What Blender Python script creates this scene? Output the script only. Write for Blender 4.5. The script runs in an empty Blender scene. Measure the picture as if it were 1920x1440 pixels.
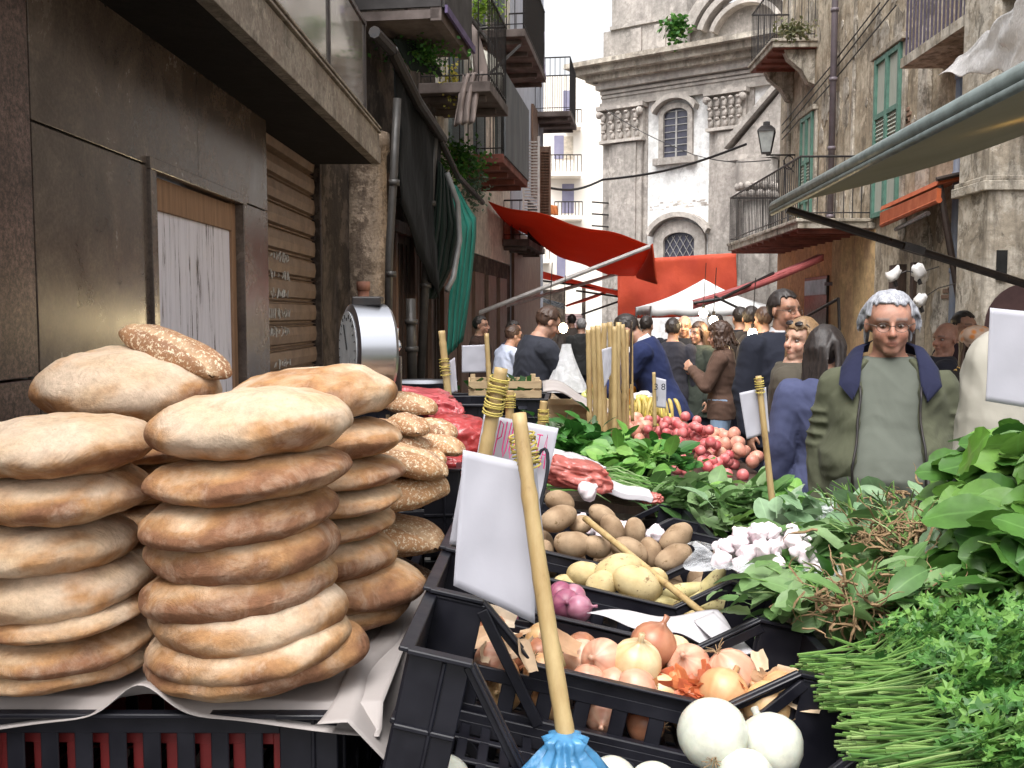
import bpy, math, random
import numpy as np
from mathutils import Vector, Matrix, Euler, noise
R = math.radians
random.seed(7)
scene = bpy.context.scene
col = scene.collection

# ------------------------------------------------------------------ camera
CAM = Vector((0.0, 0.0, 1.65)); F = 1800.0
PITCH = math.atan(130 / F); YAW = math.atan(40 / F)
cam_d = bpy.data.cameras.new('camera'); cam = bpy.data.objects.new('camera', cam_d); col.objects.link(cam)
cam.location = CAM; cam.rotation_euler = (math.pi / 2 - PITCH, 0, YAW)
cam_d.sensor_width = 36.0; cam_d.lens = 36.0 * F / 1920.0
cam_d.clip_start = 0.05; cam_d.clip_end = 600
scene.camera = cam
CROT = Euler((math.pi / 2 - PITCH, 0, YAW)).to_matrix()

# ------------------------------------------------------------------ sky, sun, exposure
SUN_EL, SUN_AZ = R(62), R(200)
world = bpy.data.worlds.new('World'); scene.world = world; world.use_nodes = True
wn = world.node_tree; wn.nodes.clear()
sky = wn.nodes.new('ShaderNodeTexSky'); sky.sky_type = 'NISHITA'; sky.sun_disc = False
sky.sun_elevation = SUN_EL; sky.sun_rotation = SUN_AZ
sky.air_density = 1.0; sky.dust_density = 6.0; sky.ozone_density = 1.0
hs = wn.nodes.new('ShaderNodeHueSaturation'); hs.inputs['Saturation'].default_value = 0.12; hs.inputs['Value'].default_value = 1.1
bg = wn.nodes.new('ShaderNodeBackground'); bg.inputs['Strength'].default_value = 0.15
wo = wn.nodes.new('ShaderNodeOutputWorld')
wn.links.new(sky.outputs[0], hs.inputs['Color']); wn.links.new(hs.outputs[0], bg.inputs['Color']); wn.links.new(bg.outputs[0], wo.inputs['Surface'])
sun_d = bpy.data.lights.new('sun', 'SUN'); sun_d.energy = .9; sun_d.angle = R(40); sun_d.color = (1, 0.97, 0.93)
sun = bpy.data.objects.new('sun', sun_d); col.objects.link(sun)
# direction towards the sun: azimuth measured clockwise from +Y
sv = Vector((math.sin(SUN_AZ) * math.cos(SUN_EL), math.cos(SUN_AZ) * math.cos(SUN_EL), math.sin(SUN_EL)))
sun.rotation_euler = sv.to_track_quat('Z', 'Y').to_euler(); sun.location = (0, 0, 20)
scene.view_settings.view_transform = 'Standard'; scene.view_settings.look = 'None'
scene.view_settings.exposure = 1.12; scene.view_settings.gamma = 1.0
scene.view_settings.use_curve_mapping = False
scene.cycles.max_bounces = 6; scene.cycles.diffuse_bounces = 3; scene.cycles.transparent_max_bounces = 8
scene.cycles.use_denoising = True

# ------------------------------------------------------------------ placing
def ray(px, py):
    return (CROT @ Vector(((px - 960) / F, (720 - py) / F, -1.0)))
def at(px, py, Y):
    d = ray(px, py); return CAM + d * (Y / d.y)
def onx(px, py, X):
    d = ray(px, py); return CAM + d * (X / d.x)
def onz(px, py, z):
    d = ray(px, py); return CAM + d * ((z - CAM.z) / d.z)
def onpl(px, py, p, n):
    d = ray(px, py); return CAM + d * ((Vector(p) - CAM).dot(n) / d.dot(n))

# ------------------------------------------------------------------ objects
def tag(o, label=None, cat=None, group=None, kind=None):
    if label: o['label'] = label
    if cat: o['category'] = cat
    if group: o['group'] = group
    if kind: o['kind'] = kind
    return o
def thing(name, label, cat, loc=(0, 0, 0), rz=0, group=None):
    o = bpy.data.objects.new(name, None); col.objects.link(o); o.empty_display_size = 0.1
    o.location = loc; o.rotation_euler = (0, 0, rz)
    return tag(o, label, cat, group)
def mloc(o): return Matrix.LocRotScale(o.location, o.rotation_euler, o.scale)
def mw(o):
    m = mloc(o); p = o.parent
    while p: m = mloc(p) @ m; p = p.parent
    return m
def copy_tree(o, parent=None):
    c = o.copy(); col.objects.link(c); c.parent = parent
    for ch in list(KIDS.get(o.name, [])): copy_tree(ch, c)
    return c
KIDS = {}
def setparent(o, p):
    o.parent = p; KIDS.setdefault(p.name, []).append(o)

class MB:
    def __init__(s): s.v = []; s.f = []; s.m = []; s.c = None
    def add(s, vs, fs, m=0):
        b = len(s.v); s.v.extend([tuple(v) for v in vs]); s.f.extend([tuple(i + b for i in f) for f in fs]); s.m.extend([m] * len(fs)); return b
    def box(s, c, d, rot=None, m=0):
        x, y, z = d[0] / 2, d[1] / 2, d[2] / 2
        vs = [Vector(p) for p in ((-x,-y,-z),(x,-y,-z),(x,y,-z),(-x,y,-z),(-x,-y,z),(x,-y,z),(x,y,z),(-x,y,z))]
        if rot is not None:
            mm = rot if isinstance(rot, Matrix) else Euler(rot).to_matrix()
            vs = [mm @ v for v in vs]
        c = Vector(c); s.add([v + c for v in vs], [(0,3,2,1),(4,5,6,7),(0,1,5,4),(1,2,6,5),(2,3,7,6),(3,0,4,7)], m)
    def box2(s, a, b, m=0):
        s.box([(a[i] + b[i]) / 2 for i in range(3)], [abs(b[i] - a[i]) for i in range(3)], m=m)
    def hexa(s, q, t, m=0):      # 4 corner points and an offset vector
        q = [Vector(p) for p in q]; t = Vector(t)
        s.add(q + [p + t for p in q], [(0,3,2,1),(4,5,6,7),(0,1,5,4),(1,2,6,5),(2,3,7,6),(3,0,4,7)], m)
    def prism(s, pts, t, m=0):   # any planar outline of 3-D points, offset t
        n = len(pts); pts = [Vector(p) for p in pts]; t = Vector(t)
        fs = [tuple(range(n))[::-1], tuple(range(n, 2 * n))] + [(i, (i + 1) % n, (i + 1) % n + n, i + n) for i in range(n)]
        s.add(pts + [p + t for p in pts], fs, m)
    def tube(s, pts, r, n=8, m=0, cap=True, flat=1.0):
        pts = [Vector(p) for p in pts]; k = len(pts)
        if not hasattr(r, '__len__'): r = [r] * k
        vs = []; up = Vector((0, 0, 1)); prev = None
        for i, p in enumerate(pts):
            d = (pts[min(i + 1, k - 1)] - pts[max(i - 1, 0)])
            if d.length < 1e-9: d = Vector((0, 0, 1))
            d.normalize()
            if prev is None:
                a = up.cross(d)
                if a.length < 1e-3: a = Vector((1, 0, 0))
            else:
                a = prev - d * prev.dot(d)
                if a.length < 1e-6: a = Vector((1, 0, 0))
            a.normalize(); prev = a; b = d.cross(a)
            for j in range(n):
                t = 2 * math.pi * j / n
                vs.append(p + a * (math.cos(t) * r[i]) + b * (math.sin(t) * r[i] * flat))
        fs = [(i * n + j, i * n + (j + 1) % n, (i + 1) * n + (j + 1) % n, (i + 1) * n + j) for i in range(k - 1) for j in range(n)]
        if cap: fs += [tuple(range(n))[::-1], tuple((k - 1) * n + j for j in range(n))]
        s.add(vs, fs, m)
    def ell(s, c, r, rot=None, nu=16, nv=10, m=0, fn=None):
        c = Vector(c); mm = None
        if rot is not None: mm = rot if isinstance(rot, Matrix) else Euler(rot).to_matrix()
        vs = []
        def P(x, y, z):
            v = Vector((x * r[0], y * r[1], z * r[2]))
            if fn: v = fn(v)
            if mm: v = mm @ v
            return v + c
        vs.append(P(0, 0, -1))
        for i in range(1, nv):
            ph = -math.pi / 2 + math.pi * i / nv
            for j in range(nu):
                t = 2 * math.pi * j / nu; vs.append(P(math.cos(ph) * math.cos(t), math.cos(ph) * math.sin(t), math.sin(ph)))
        vs.append(P(0, 0, 1)); L = len(vs) - 1
        fs = [(0, 1 + (j + 1) % nu, 1 + j) for j in range(nu)]
        for i in range(nv - 2):
            a = 1 + i * nu
            fs += [(a + j, a + (j + 1) % nu, a + nu + (j + 1) % nu, a + nu + j) for j in range(nu)]
        a = 1 + (nv - 2) * nu
        fs += [(a + j, a + (j + 1) % nu, L) for j in range(nu)]
        s.add(vs, fs, m)
    def lathe(s, prof, n=24, c=(0,0,0), rot=None, m=0, fn=None):
        c = Vector(c); mm = None
        if rot is not None: mm = rot if isinstance(rot, Matrix) else Euler(rot).to_matrix()
        vs = []
        for (r, z) in prof:
            for j in range(n):
                t = 2 * math.pi * j / n; v = Vector((r * math.cos(t), r * math.sin(t), z))
                if fn: v = fn(v)
                if mm: v = mm @ v
                vs.append(v + c)
        k = len(prof)
        fs = [(i * n + j, i * n + (j + 1) % n, (i + 1) * n + (j + 1) % n, (i + 1) * n + j) for i in range(k - 1) for j in range(n)]
        fs += [tuple(range(n))[::-1], tuple((k - 1) * n + j for j in range(n))]
        s.add(vs, fs, m)
    def loft(s, rings, n=28, m=0, T=None):   # rings: (z, rx, ry, yoff[, xoff]) closed ends
        vs = []
        for q in rings:
            z, rx, ry, yo = q[:4]; xo = q[4] if len(q) > 4 else 0
            for j in range(n):
                t = 2 * math.pi * j / n; v = Vector((xo + rx * math.cos(t), yo + ry * math.sin(t), z))
                vs.append(T @ v if T else v)
        k = len(rings)
        fs = [(i * n + j, i * n + (j + 1) % n, (i + 1) * n + (j + 1) % n, (i + 1) * n + j) for i in range(k - 1) for j in range(n)]
        fs += [tuple(range(n))[::-1], tuple((k - 1) * n + j for j in range(n))]
        s.add(vs, fs, m)
    def caps(s, a, b, ra, rb, n=14):   # tapered capsule
        a = Vector(a); b = Vector(b); d = (b - a); L = d.length
        if L < 1e-6: s.ell(a, (ra,) * 3); return
        d.normalize(); pts = []; rr = []
        for q in (-1, -.8, -.5, -.2): pts.append(a + d * (q * ra)); rr.append(max(ra * math.sqrt(max(0, 1 - q * q)), ra * .05))
        for q in (0, .33, .66, 1): pts.append(a + d * (L * q)); rr.append(ra + (rb - ra) * q)
        for q in (.2, .5, .8, 1): pts.append(b + d * (q * rb)); rr.append(max(rb * math.sqrt(max(0, 1 - q * q)), rb * .05))
        s.tube(pts, rr, n)
    def sheet(s, f, nu, nv, thick=0.0, m=0):   # f(u,v)->Vector, u,v in 0..1
        P = [[Vector(f(i / nu, j / nv)) for j in range(nv + 1)] for i in range(nu + 1)]
        W = nv + 1
        vs = [p for row in P for p in row]
        fs = [(i * W + j, (i + 1) * W + j, (i + 1) * W + j + 1, i * W + j + 1) for i in range(nu) for j in range(nv)]
        if thick <= 0: s.add(vs, fs, m); return
        ns = []
        for i in range(nu + 1):
            for j in range(nv + 1):
                a = P[min(i + 1, nu)][j] - P[max(i - 1, 0)][j]; b = P[i][min(j + 1, nv)] - P[i][max(j - 1, 0)]
                nn = a.cross(b); nn = nn.normalized() if nn.length > 1e-12 else Vector((0, 0, 1)); ns.append(nn)
        N = len(vs); vs2 = [v - n_ * thick for v, n_ in zip(vs, ns)]
        fb = [tuple(x + N for x in f[::-1]) for f in fs]
        rim = [i * W for i in range(nu + 1)] + [nu * W + j for j in range(1, nv + 1)] + [i * W + nv for i in range(nu - 1, -1, -1)] + [j for j in range(nv - 1, 0, -1)]
        fr = [(rim[(k + 1) % len(rim)], rim[k], rim[k] + N, rim[(k + 1) % len(rim)] + N) for k in range(len(rim))]
        s.add(vs + vs2, fs + fb + fr, m)
    def mesh(s, name, mats, smooth=False, org=None):
        me = bpy.data.meshes.new(name)
        vs = s.v
        if org is not None: vs = [tuple(org @ Vector(v)) for v in vs]
        me.from_pydata(vs, [], s.f)
        for m in (mats if isinstance(mats, (list, tuple)) else [mats]): me.materials.append(m)
        if s.c is not None:
            at_ = me.attributes.new('rib', 'FLOAT', 'POINT'); at_.data.foreach_set('value', np.asarray(s.c, np.float32))
        if len(me.materials) > 1: me.polygons.foreach_set('material_index', s.m)
        if smooth: me.polygons.foreach_set('use_smooth', [True] * len(s.f))
        me.update(); return me
    def build(s, name, mats, parent=None, smooth=False, world=True, bevel=0, auto=False):
        """world=True: vertices are world coordinates. One mesh object."""
        if parent is not None:
            org = mw(parent).inverted() if world else None
            me = s.mesh(name, mats, smooth, org); o = bpy.data.objects.new(name, me); col.objects.link(o); setparent(o, parent)
        else:
            a = np.array(s.v); c = Vector(((a[:, 0].min() + a[:, 0].max()) / 2, (a[:, 1].min() + a[:, 1].max()) / 2, a[:, 2].min()))
            me = s.mesh(name, mats, smooth, Matrix.Translation(-c)); o = bpy.data.objects.new(name, me); col.objects.link(o); o.location = c
        if bevel:
            b = o.modifiers.new('bevel', 'BEVEL'); b.width = bevel; b.segments = 2; b.limit_method = 'ANGLE'
        if auto: autosmooth(me)
        return o
def autosmooth(me, ang=40):
    me.polygons.foreach_set('use_smooth', [True] * len(me.polygons))
    try: me.set_sharp_from_angle(angle=R(ang))
    except Exception: pass
def obj(name, me, parent=None, loc=(0, 0, 0), rot=(0, 0, 0), scale=(1, 1, 1)):
    o = bpy.data.objects.new(name, me); col.objects.link(o)
    o.location = loc; o.rotation_euler = rot; o.scale = scale
    if parent: setparent(o, parent)
    return o
def bake(mb, mods, name='m'):
    """mesh of a builder after a list of (type, {settings}) modifiers"""
    me = mb.mesh(name, []) if isinstance(mb, MB) else mb
    o = bpy.data.objects.new('tmp', me); col.objects.link(o)
    for t, kw in mods:
        m = o.modifiers.new(t, t)
        for k, v in kw.items(): setattr(m, k, v)
    dg = bpy.context.evaluated_depsgraph_get(); dg.update()
    r = bpy.data.meshes.new_from_object(o.evaluated_get(dg)); r.name = name
    bpy.data.objects.remove(o); return r
def fuse(mb, voxel=0.008, it=6, fac=0.5, name='m', mat=None):
    r = bake(mb, [('REMESH', dict(mode='VOXEL', voxel_size=voxel, use_smooth_shade=True)), ('SMOOTH', dict(factor=fac, iterations=it))], name)
    r.polygons.foreach_set('use_smooth', [True] * len(r.polygons))
    if mat:
        r.materials.clear(); r.materials.append(mat)
    return r
def wrinkle(me, amp=.004, sc=(9, 9, 16), seed=0, keep=None):
    n = len(me.vertices); co = np.empty(n * 3, np.float32); me.vertices.foreach_get('co', co); nr = np.empty(n * 3, np.float32)
    me.vertex_normals.foreach_get('vector', nr); co = co.reshape(-1, 3); nr = nr.reshape(-1, 3); w = np.empty(n, np.float32)
    for i, (x, y, z) in enumerate(co.tolist()):
        q = Vector((x * sc[0] + seed, y * sc[1], z * sc[2] + .6 * math.sin(x * 20)))
        a = 1 - abs(noise.noise(q)) * 2.6; b = noise.noise(q * 2.1 + Vector((5, 5, 5))); w[i] = max(-.4, a) * .8 + .5 * b - .3
    me.vertices.foreach_set('co', (co + nr * (amp * w)[:, None]).ravel())
    me.update()
def vcolor(me, fn, name='tint'):
    """per vertex colour attribute; fn(array Nx3)->Nx3"""
    n = len(me.vertices); a = np.empty(n * 3, dtype=np.float32); me.vertices.foreach_get('co', a); a = a.reshape(-1, 3)
    c = fn(a).astype(np.float32); c = np.concatenate([c, np.ones((n, 1), np.float32)], 1)
    at_ = me.color_attributes.new(name, 'FLOAT_COLOR', 'POINT'); at_.data.foreach_set('color', c.ravel())
def nz(p, s=1.0, o=0.0): return noise.noise(Vector((p[0] * s + o, p[1] * s + o * 1.7, p[2] * s - o)))
def fbm(p, s=1.0, o=0.0): return nz(p, s, o) + .5 * nz(p, s * 2, o + 3) + .25 * nz(p, s * 4, o + 9)

# ------------------------------------------------------------------ materials
class N:
    """small node helper"""
    def __init__(s, name):
        s.m = bpy.data.materials.new(name); s.m.use_nodes = True; s.t = s.m.node_tree; s.t.nodes.clear()
        s.out = s.n('ShaderNodeOutputMaterial'); s.p = s.n('ShaderNodeBsdfPrincipled'); s.l(s.p, 0, s.out, 'Surface')
        s.tc = s.n('ShaderNodeTexCoord')
    def n(s, t, **kw):
        x = s.t.nodes.new(t)
        for k, v in kw.items(): setattr(x, k, v)
        return x
    def l(s, a, i, b, j): s.t.links.new(a.outputs[i], b.inputs[j])
    def map(s, scale=(1, 1, 1), src='Object', loc=(0, 0, 0), rand=False):
        mp = s.n('ShaderNodeMapping'); mp.inputs['Scale'].default_value = scale; mp.inputs['Location'].default_value = loc
        s.l(s.tc, src, mp, 0)
        if rand:
            oi = s.n('ShaderNodeObjectInfo'); ml = s.n('ShaderNodeMath', operation='MULTIPLY'); ml.inputs[1].default_value = 37.0
            s.l(oi, 'Random', ml, 0); s.l(ml, 0, mp, 'Location')
        return mp
    def noise(s, scale, mp=None, detail=6, rough=.6, dist=0):
        x = s.n('ShaderNodeTexNoise'); x.inputs['Scale'].default_value = scale; x.inputs['Detail'].default_value = detail
        x.inputs['Roughness'].default_value = rough; x.inputs['Distortion'].default_value = dist
        if mp: s.l(mp, 0, x, 'Vector')
        else: s.l(s.tc, 'Object', x, 'Vector')
        return x
    def ramp(s, src, stops, i=0, interp='LINEAR'):
        r = s.n('ShaderNodeValToRGB'); cr = r.color_ramp; cr.interpolation = interp
        while len(cr.elements) < len(stops): cr.elements.new(.5)
        for e, (p, c) in zip(cr.elements, stops):
            e.position = p; e.color = (c, c, c, 1) if not hasattr(c, '__len__') else (*c, 1)
        s.l(src, i, r, 0); return r
    def mix(s, fac, a, b, mode='MIX'):
        x = s.n('ShaderNodeMix'); x.data_type = 'RGBA'; x.blend_type = mode
        if isinstance(fac, (int, float)): x.inputs[0].default_value = fac
        else: s.l(fac, 0, x, 0)
        for k, q in ((6, a), (7, b)):
            if isinstance(q, tuple): x.inputs[k].default_value = (*q, 1)
            elif hasattr(q, 'bl_idname') and q.bl_idname == 'ShaderNodeMix': s.l(q, 2, x, k)
            else: s.l(q, 0, x, k)
        return x
    def color(s, src):
        if isinstance(src, tuple): s.p.inputs['Base Color'].default_value = (*src, 1)
        else: s.l(src, 2 if src.bl_idname == 'ShaderNodeMix' else 0, s.p, 'Base Color')
    def bump(s, src, strength=.3, dist=.01):
        b = s.n('ShaderNodeBump'); b.inputs['Strength'].default_value = strength; b.inputs['Distance'].default_value = dist
        s.l(src, 0, b, 'Height'); s.l(b, 0, s.p, 'Normal'); return b
    def set(s, **kw):
        for k, v in kw.items():
            s.p.inputs[k.replace('_', ' ')].default_value = v
        return s
MC = {}
def mat(name, c1, c2=None, c3=None, scale=6, rough=.7, bump=.0, bscale=40, bdist=.004, metal=0, spec=.4, stretch=(1, 1, 1), rand=True, sharp=.0, sheen=0, coat=0, rvar=0.1):
    if name in MC: return MC[name]
    k = N(name); mp = k.map(stretch, rand=rand)
    c2 = c2 or tuple(x * .7 for x in c1)
    nn = k.noise(scale, mp)
    st = [(.35 + sharp * .12, c2), (.65 - sharp * .12, c1)] if not c3 else [(.3, c3), (.45, c2), (.62, c1)]
    r = k.ramp(nn, st); k.color(r)
    k.set(Roughness=rough, Metallic=metal, Specular_IOR_Level=spec)
    if rvar:
        rr = k.ramp(nn, [(.3, min(1, rough + rvar)), (.7, max(0.03, rough - rvar))]); k.l(rr, 0, k.p, 'Roughness')
    if sheen: k.set(Sheen_Weight=sheen)
    if coat: k.set(Coat_Weight=coat, Coat_Roughness=.1)
    if bump:
        b = k.noise(bscale, mp); k.bump(b, bump, bdist)
    MC[name] = k.m; return k.m
def cloth(name, c, bump=.5, fold=7, weave=True):
    """fabric: broad soft folds and a fine weave"""
    if name in MC: return MC[name]
    k = N(name); mp = k.map((1, 1, .55), rand=True)
    a = k.noise(fold, mp, 3, .5, .6); f = k.noise(220, mp, 2)
    r = k.ramp(k.noise(3, mp, 4), [(.3, tuple(x * .82 for x in c)), (.7, tuple(min(1, x * 1.12) for x in c))]); k.color(r)
    k.set(Roughness=.88, Specular_IOR_Level=.12, Sheen_Weight=.03)
    b1 = k.bump(a, bump, .03)
    b2 = k.n('ShaderNodeBump'); b2.inputs['Strength'].default_value = .15; b2.inputs['Distance'].default_value = .002
    k.l(f, 0, b2, 'Height'); k.l(b1, 0, b2, 'Normal'); k.l(b2, 0, k.p, 'Normal')
    MC[name] = k.m; return k.m
def tinted(name, rough=.6, spec=.4, bump=.2, bscale=120, bdist=.002, speck=None, sss=0, coat=0):
    """material whose base colour is the vertex attribute 'tint' with fine mottling"""
    if name in MC: return MC[name]
    k = N(name); at_ = k.n('ShaderNodeAttribute'); at_.attribute_name = 'tint'
    mp = k.map(rand=True); nn = k.noise(bscale * .35, mp, 8, .7)
    g = k.ramp(nn, [(.3, .78), (.7, 1.12)])
    mx = k.mix(1.0, at_, g, 'MULTIPLY')
    if speck:
        v = k.noise(speck[1], mp, 4, .8); f = k.ramp(v, [(speck[2], 0.0), (speck[2] + .05, 1.0)])
        mx = k.mix(f, mx, speck[0])
    k.color(mx); k.set(Roughness=rough, Specular_IOR_Level=spec)
    if sss: k.set(Subsurface_Weight=sss, Subsurface_Scale=.01, Subsurface_Radius=(1, .4, .2))
    if coat: k.set(Coat_Weight=coat, Coat_Roughness=.15)
    k.bump(k.noise(bscale, mp, 6), bump, bdist)
    MC[name] = k.m; return k.m
def plaster(name, base, patch, dirt, scale=1.3, bump=.6, streak=.5, rough=.9):
    """old render: base coat, flaked-off patches, and rain streaks of dirt"""
    if name in MC: return MC[name]
    k = N(name); mp = k.map(); ms = k.map((3.2, 3.2, .35))
    big = k.noise(scale, mp, 10, .68); r1 = k.ramp(big, [(.47, base), (.53, patch)])
    fine = k.noise(scale * 9, mp, 8, .7); r2 = k.ramp(fine, [(.3, .62), (.65, 1.1)])
    m1 = k.mix(1.0, r1, r2, 'MULTIPLY')
    st = k.noise(1.6, ms, 8, .7); f = k.ramp(st, [(.48, 0.0), (.68, streak)])
    m2 = k.mix(f, m1, dirt)
    bo = k.noise(scale * 2.3, k.map((1, 1, .6), loc=(7, 3, 1)), 12, .78, .5); fb = k.ramp(bo, [(.52, 0.0), (.60, streak * .85)]); m2 = k.mix(fb, m2, tuple(x * .8 for x in dirt))
    pt = k.noise(scale * 1.7, k.map((1, 1, 1), loc=(2, 9, 5)), 10, .7); fp = k.ramp(pt, [(.57, 0.0), (.60, .55)]); m2 = k.mix(fp, m2, tuple(min(1, x * 1.25) for x in base))
    k.color(m2); k.set(Roughness=rough, Specular_IOR_Level=.2)
    k.bump(big, bump, .05)
    MC[name] = k.m; return k.m
def emit(name, c, s):
    if name in MC: return MC[name]
    k = N(name); k.color(c); k.p.inputs['Emission Color'].default_value = (*c, 1); k.p.inputs['Emission Strength'].default_value = s
    MC[name] = k.m; return k.m
def leafmat(name, c1, c2, c3=None, rough=.45, trans=.35):
    """leaf: colour varies leaf by leaf, light passes through"""
    if name in MC: return MC[name]
    k = N(name); g = k.n('ShaderNodeNewGeometry')
    r = k.ramp(g, [(0.0, c2), (.55, c1), (1.0, c3 or c1)], 'Random Per Island')
    nn = k.noise(30, None, 4); f = k.ramp(nn, [(.3, .8), (.7, 1.15)]); mx = k.mix(1.0, r, f, 'MULTIPLY')
    ra = k.n('ShaderNodeAttribute'); ra.attribute_name = 'rib'; rf = k.ramp(ra, [(.90, 0.0), (1.0, .42)], 2); mx = k.mix(rf, mx, tuple(min(1, x * 1.6 + .03) for x in c1)); k.color(mx)
    k.set(Roughness=rough, Specular_IOR_Level=.35)
    tr = k.n('ShaderNodeBsdfTranslucent'); k.l(mx, 2, tr, 'Color'); ms = k.n('ShaderNodeMixShader'); ms.inputs[0].default_value = trans
    k.l(k.p, 0, ms, 1); k.l(tr, 0, ms, 2); k.l(ms, 0, k.out, 'Surface')
    k.bump(nn, .3, .003)
    MC[name] = k.m; return k.m

def text_mesh(txt, size, mat_, name='lettering', extr=.0006):
    cu = bpy.data.curves.new('t', 'FONT'); cu.body = txt; cu.size = size; cu.extrude = extr; cu.align_x = 'CENTER'; cu.align_y = 'CENTER'
    o = bpy.data.objects.new('t', cu); col.objects.link(o)
    dg = bpy.context.evaluated_depsgraph_get(); dg.update(); me = bpy.data.meshes.new_from_object(o.evaluated_get(dg)); me.name = name
    bpy.data.objects.remove(o); me.materials.clear(); me.materials.append(mat_); return me
# ================================================================== GROUND
k = N('paving'); mp = k.map(); br = k.n('ShaderNodeTexBrick'); br.inputs['Scale'].default_value = 1.0
br.inputs['Brick Width'].default_value = .6; br.inputs['Row Height'].default_value = .4; br.inputs['Mortar Size'].default_value = .012
br.inputs['Color1'].default_value = (.10, .095, .09, 1); br.inputs['Color2'].default_value = (.15, .14, .13, 1); br.inputs['Mortar'].default_value = (.04, .04, .04, 1)
k.l(mp, 0, br, 'Vector'); nn = k.noise(2.5, mp, 8); g = k.ramp(nn, [(.35, .55), (.65, 1.15)]); mx = k.mix(1.0, br, g, 'MULTIPLY'); k.color(mx)
k.set(Roughness=.55); k.bump(nn, .3, .01)
mb = MB(); mb.add([(-60, -40, 0), (60, -40, 0), (60, 160, 0), (-60, 160, 0)], [(0, 1, 2, 3)])
g_ = mb.build('street', k.m); tag(g_, kind='structure')

# ================================================================== LEFT SHOPFRONT (wall plane X = -1.7)
XL = -1.7
k = N('polished_stone'); mp = k.map(); a = k.noise(3.0, mp, 10, .7, .4); b = k.noise(60, mp, 6, .8)
r = k.ramp(a, [(.35, (.056, .041, .034)), (.5, (.094, .070, .056)), (.65, (.142, .108, .085))])
g2 = k.ramp(b, [(.35, .7), (.65, 1.25)]); mx = k.mix(1.0, r, g2, 'MULTIPLY'); k.color(mx)
rr = k.ramp(a, [(.3, .18), (.7, .30)]); k.l(rr, 0, k.p, 'Roughness'); k.set(Specular_IOR_Level=.5)
k.bump(a, .02, .01); M_STONE = k.m
k = N('dark_granite'); mp = k.map(); b = k.noise(46, mp, 8, .9); a = k.noise(6, mp, 5)
r = k.ramp(b, [(.42, (.016, .012, .012)), (.5, (.085, .052, .046)), (.60, (.21, .135, .115))]); g2 = k.ramp(a, [(.3, .6), (.7, 1.2)])
mx = k.mix(1.0, r, g2, 'MULTIPLY'); k.color(mx); k.set(Roughness=.3, Specular_IOR_Level=.5); M_GRAN = k.m
M_JOINT = mat('joint_grout', (.13, .13, .12), (.07, .07, .065), scale=30, rough=.9)
M_DARKMETAL = mat('brown_metal', (.045, .03, .025), (.025, .018, .016), scale=12, rough=.35, bump=.1)
M_BLACK = mat('black_void', (.012, .012, .012), rough=.9)
M_CANOPY = plaster('canopy_render', (.30, .26, .215), (.24, .20, .165), (.10, .085, .07), scale=5, bump=.15, streak=.7)
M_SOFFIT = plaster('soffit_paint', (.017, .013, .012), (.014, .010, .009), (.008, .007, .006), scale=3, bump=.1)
shop = thing('shopfront', 'dark brown polished stone shopfront with a projecting canopy on the left of the street', 'shopfront', (XL, 4.5, 0))
y0 = onx(64, 400, XL).y; yd0 = onx(286, 400, XL).y; yd1 = onx(452, 400, XL).y; y2 = onx(502, 400, XL).y; y3 = onx(592, 400, XL - .1).y; y4 = onx(648, 400, XL).y
zj = onx(66, 228, XL).z; ys = 5.05
zs = onx(500, 225, XL).z
print('left', y0, yd0, yd1, y2, y3, y4, zj, zs)
g = .004
mb = MB()
def slab(ya, yb, za, zb, x=XL, t=.04): mb.box2((x, ya + g, za + g), (x - t, yb - g, zb - g))
slab(y0, yd0, 0, zj); slab(y0, 4.9, zj, zs + .1); slab(4.9, y2, zj, zs + .1); slab(yd1, y2, 0, zj)
slab(-2, -.2, 0, zs + .1, XL + .05); 
mb.build('stone_cladding', M_STONE, shop, bevel=.003)
mb = MB()
yp = onx(64, 400, XL + .045).y
for ya, yb in ((-.2, .9), (.9, 2.05), (2.05, yp)):
    zq = 0
    for zb in (.72, 1.44, 2.9): mb.box2((XL + .045, ya + g, zq + g), (XL - .04, yb - g, zb - g)); zq = zb
mb.build('granite_pier', M_GRAN, shop, bevel=.004)
mb = MB(); mb.box2((XL - .03, -2, 0), (XL - .35, yd0, zs + .1)); mb.box2((XL - .03, yd1, 0), (XL - .35, y2 - .01, zs + .1)); mb.box2((XL - .03, yd0, zj), (XL - .35, yd1, zs + .1))
mb.build('wall', M_JOINT, shop)
mb = MB(); mb.tube([(XL + .01, yp + .012, 0), (XL + .01, yp + .012, zs + .1)], .012, 8); mb.build('joint_bead', mat('bead', (.16, .16, .15), scale=20), shop)
# door frame and the boarded panel
zt = onx(290, 322, XL).z
mb = MB(); w = .055
mb.box2((XL + .02, yd0 - w, 0), (XL - .16, yd0 + .01, zt)); mb.box2((XL + .02, yd1 - .01, 0), (XL - .16, yd1 + w, zt)); mb.box2((XL + .02, yd0 - w, zt), (XL - .16, yd1 + w, zt + w))
mb.build('door_surround', M_STONE, shop, bevel=.004)
k = N('raw_wood'); mp = k.map((18, 18, 1.2)); a = k.noise(1.5, mp, 8, .7); r = k.ramp(a, [(.3, (.16, .085, .045)), (.6, (.30, .17, .095)), (.8, (.36, .24, .15))]); k.color(r); k.set(Roughness=.75); k.bump(a, .3, .004); M_RAWWOOD = k.m
k = N('peeling_white'); mp = k.map((14, 14, .9)); a = k.noise(1.6, mp, 10, .75, .3); mq = k.map((1, 1, 1)); e = k.noise(9, mq, 8)
r = k.ramp(a, [(.40, (.06, .045, .045)), (.425, (.60, .57, .62)), (.55, (.74, .71, .77)), (.8, (.66, .63, .69))]); k.color(r); k.set(Roughness=.65); k.bump(a, .6, .004); M_PEEL = k.m
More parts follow.
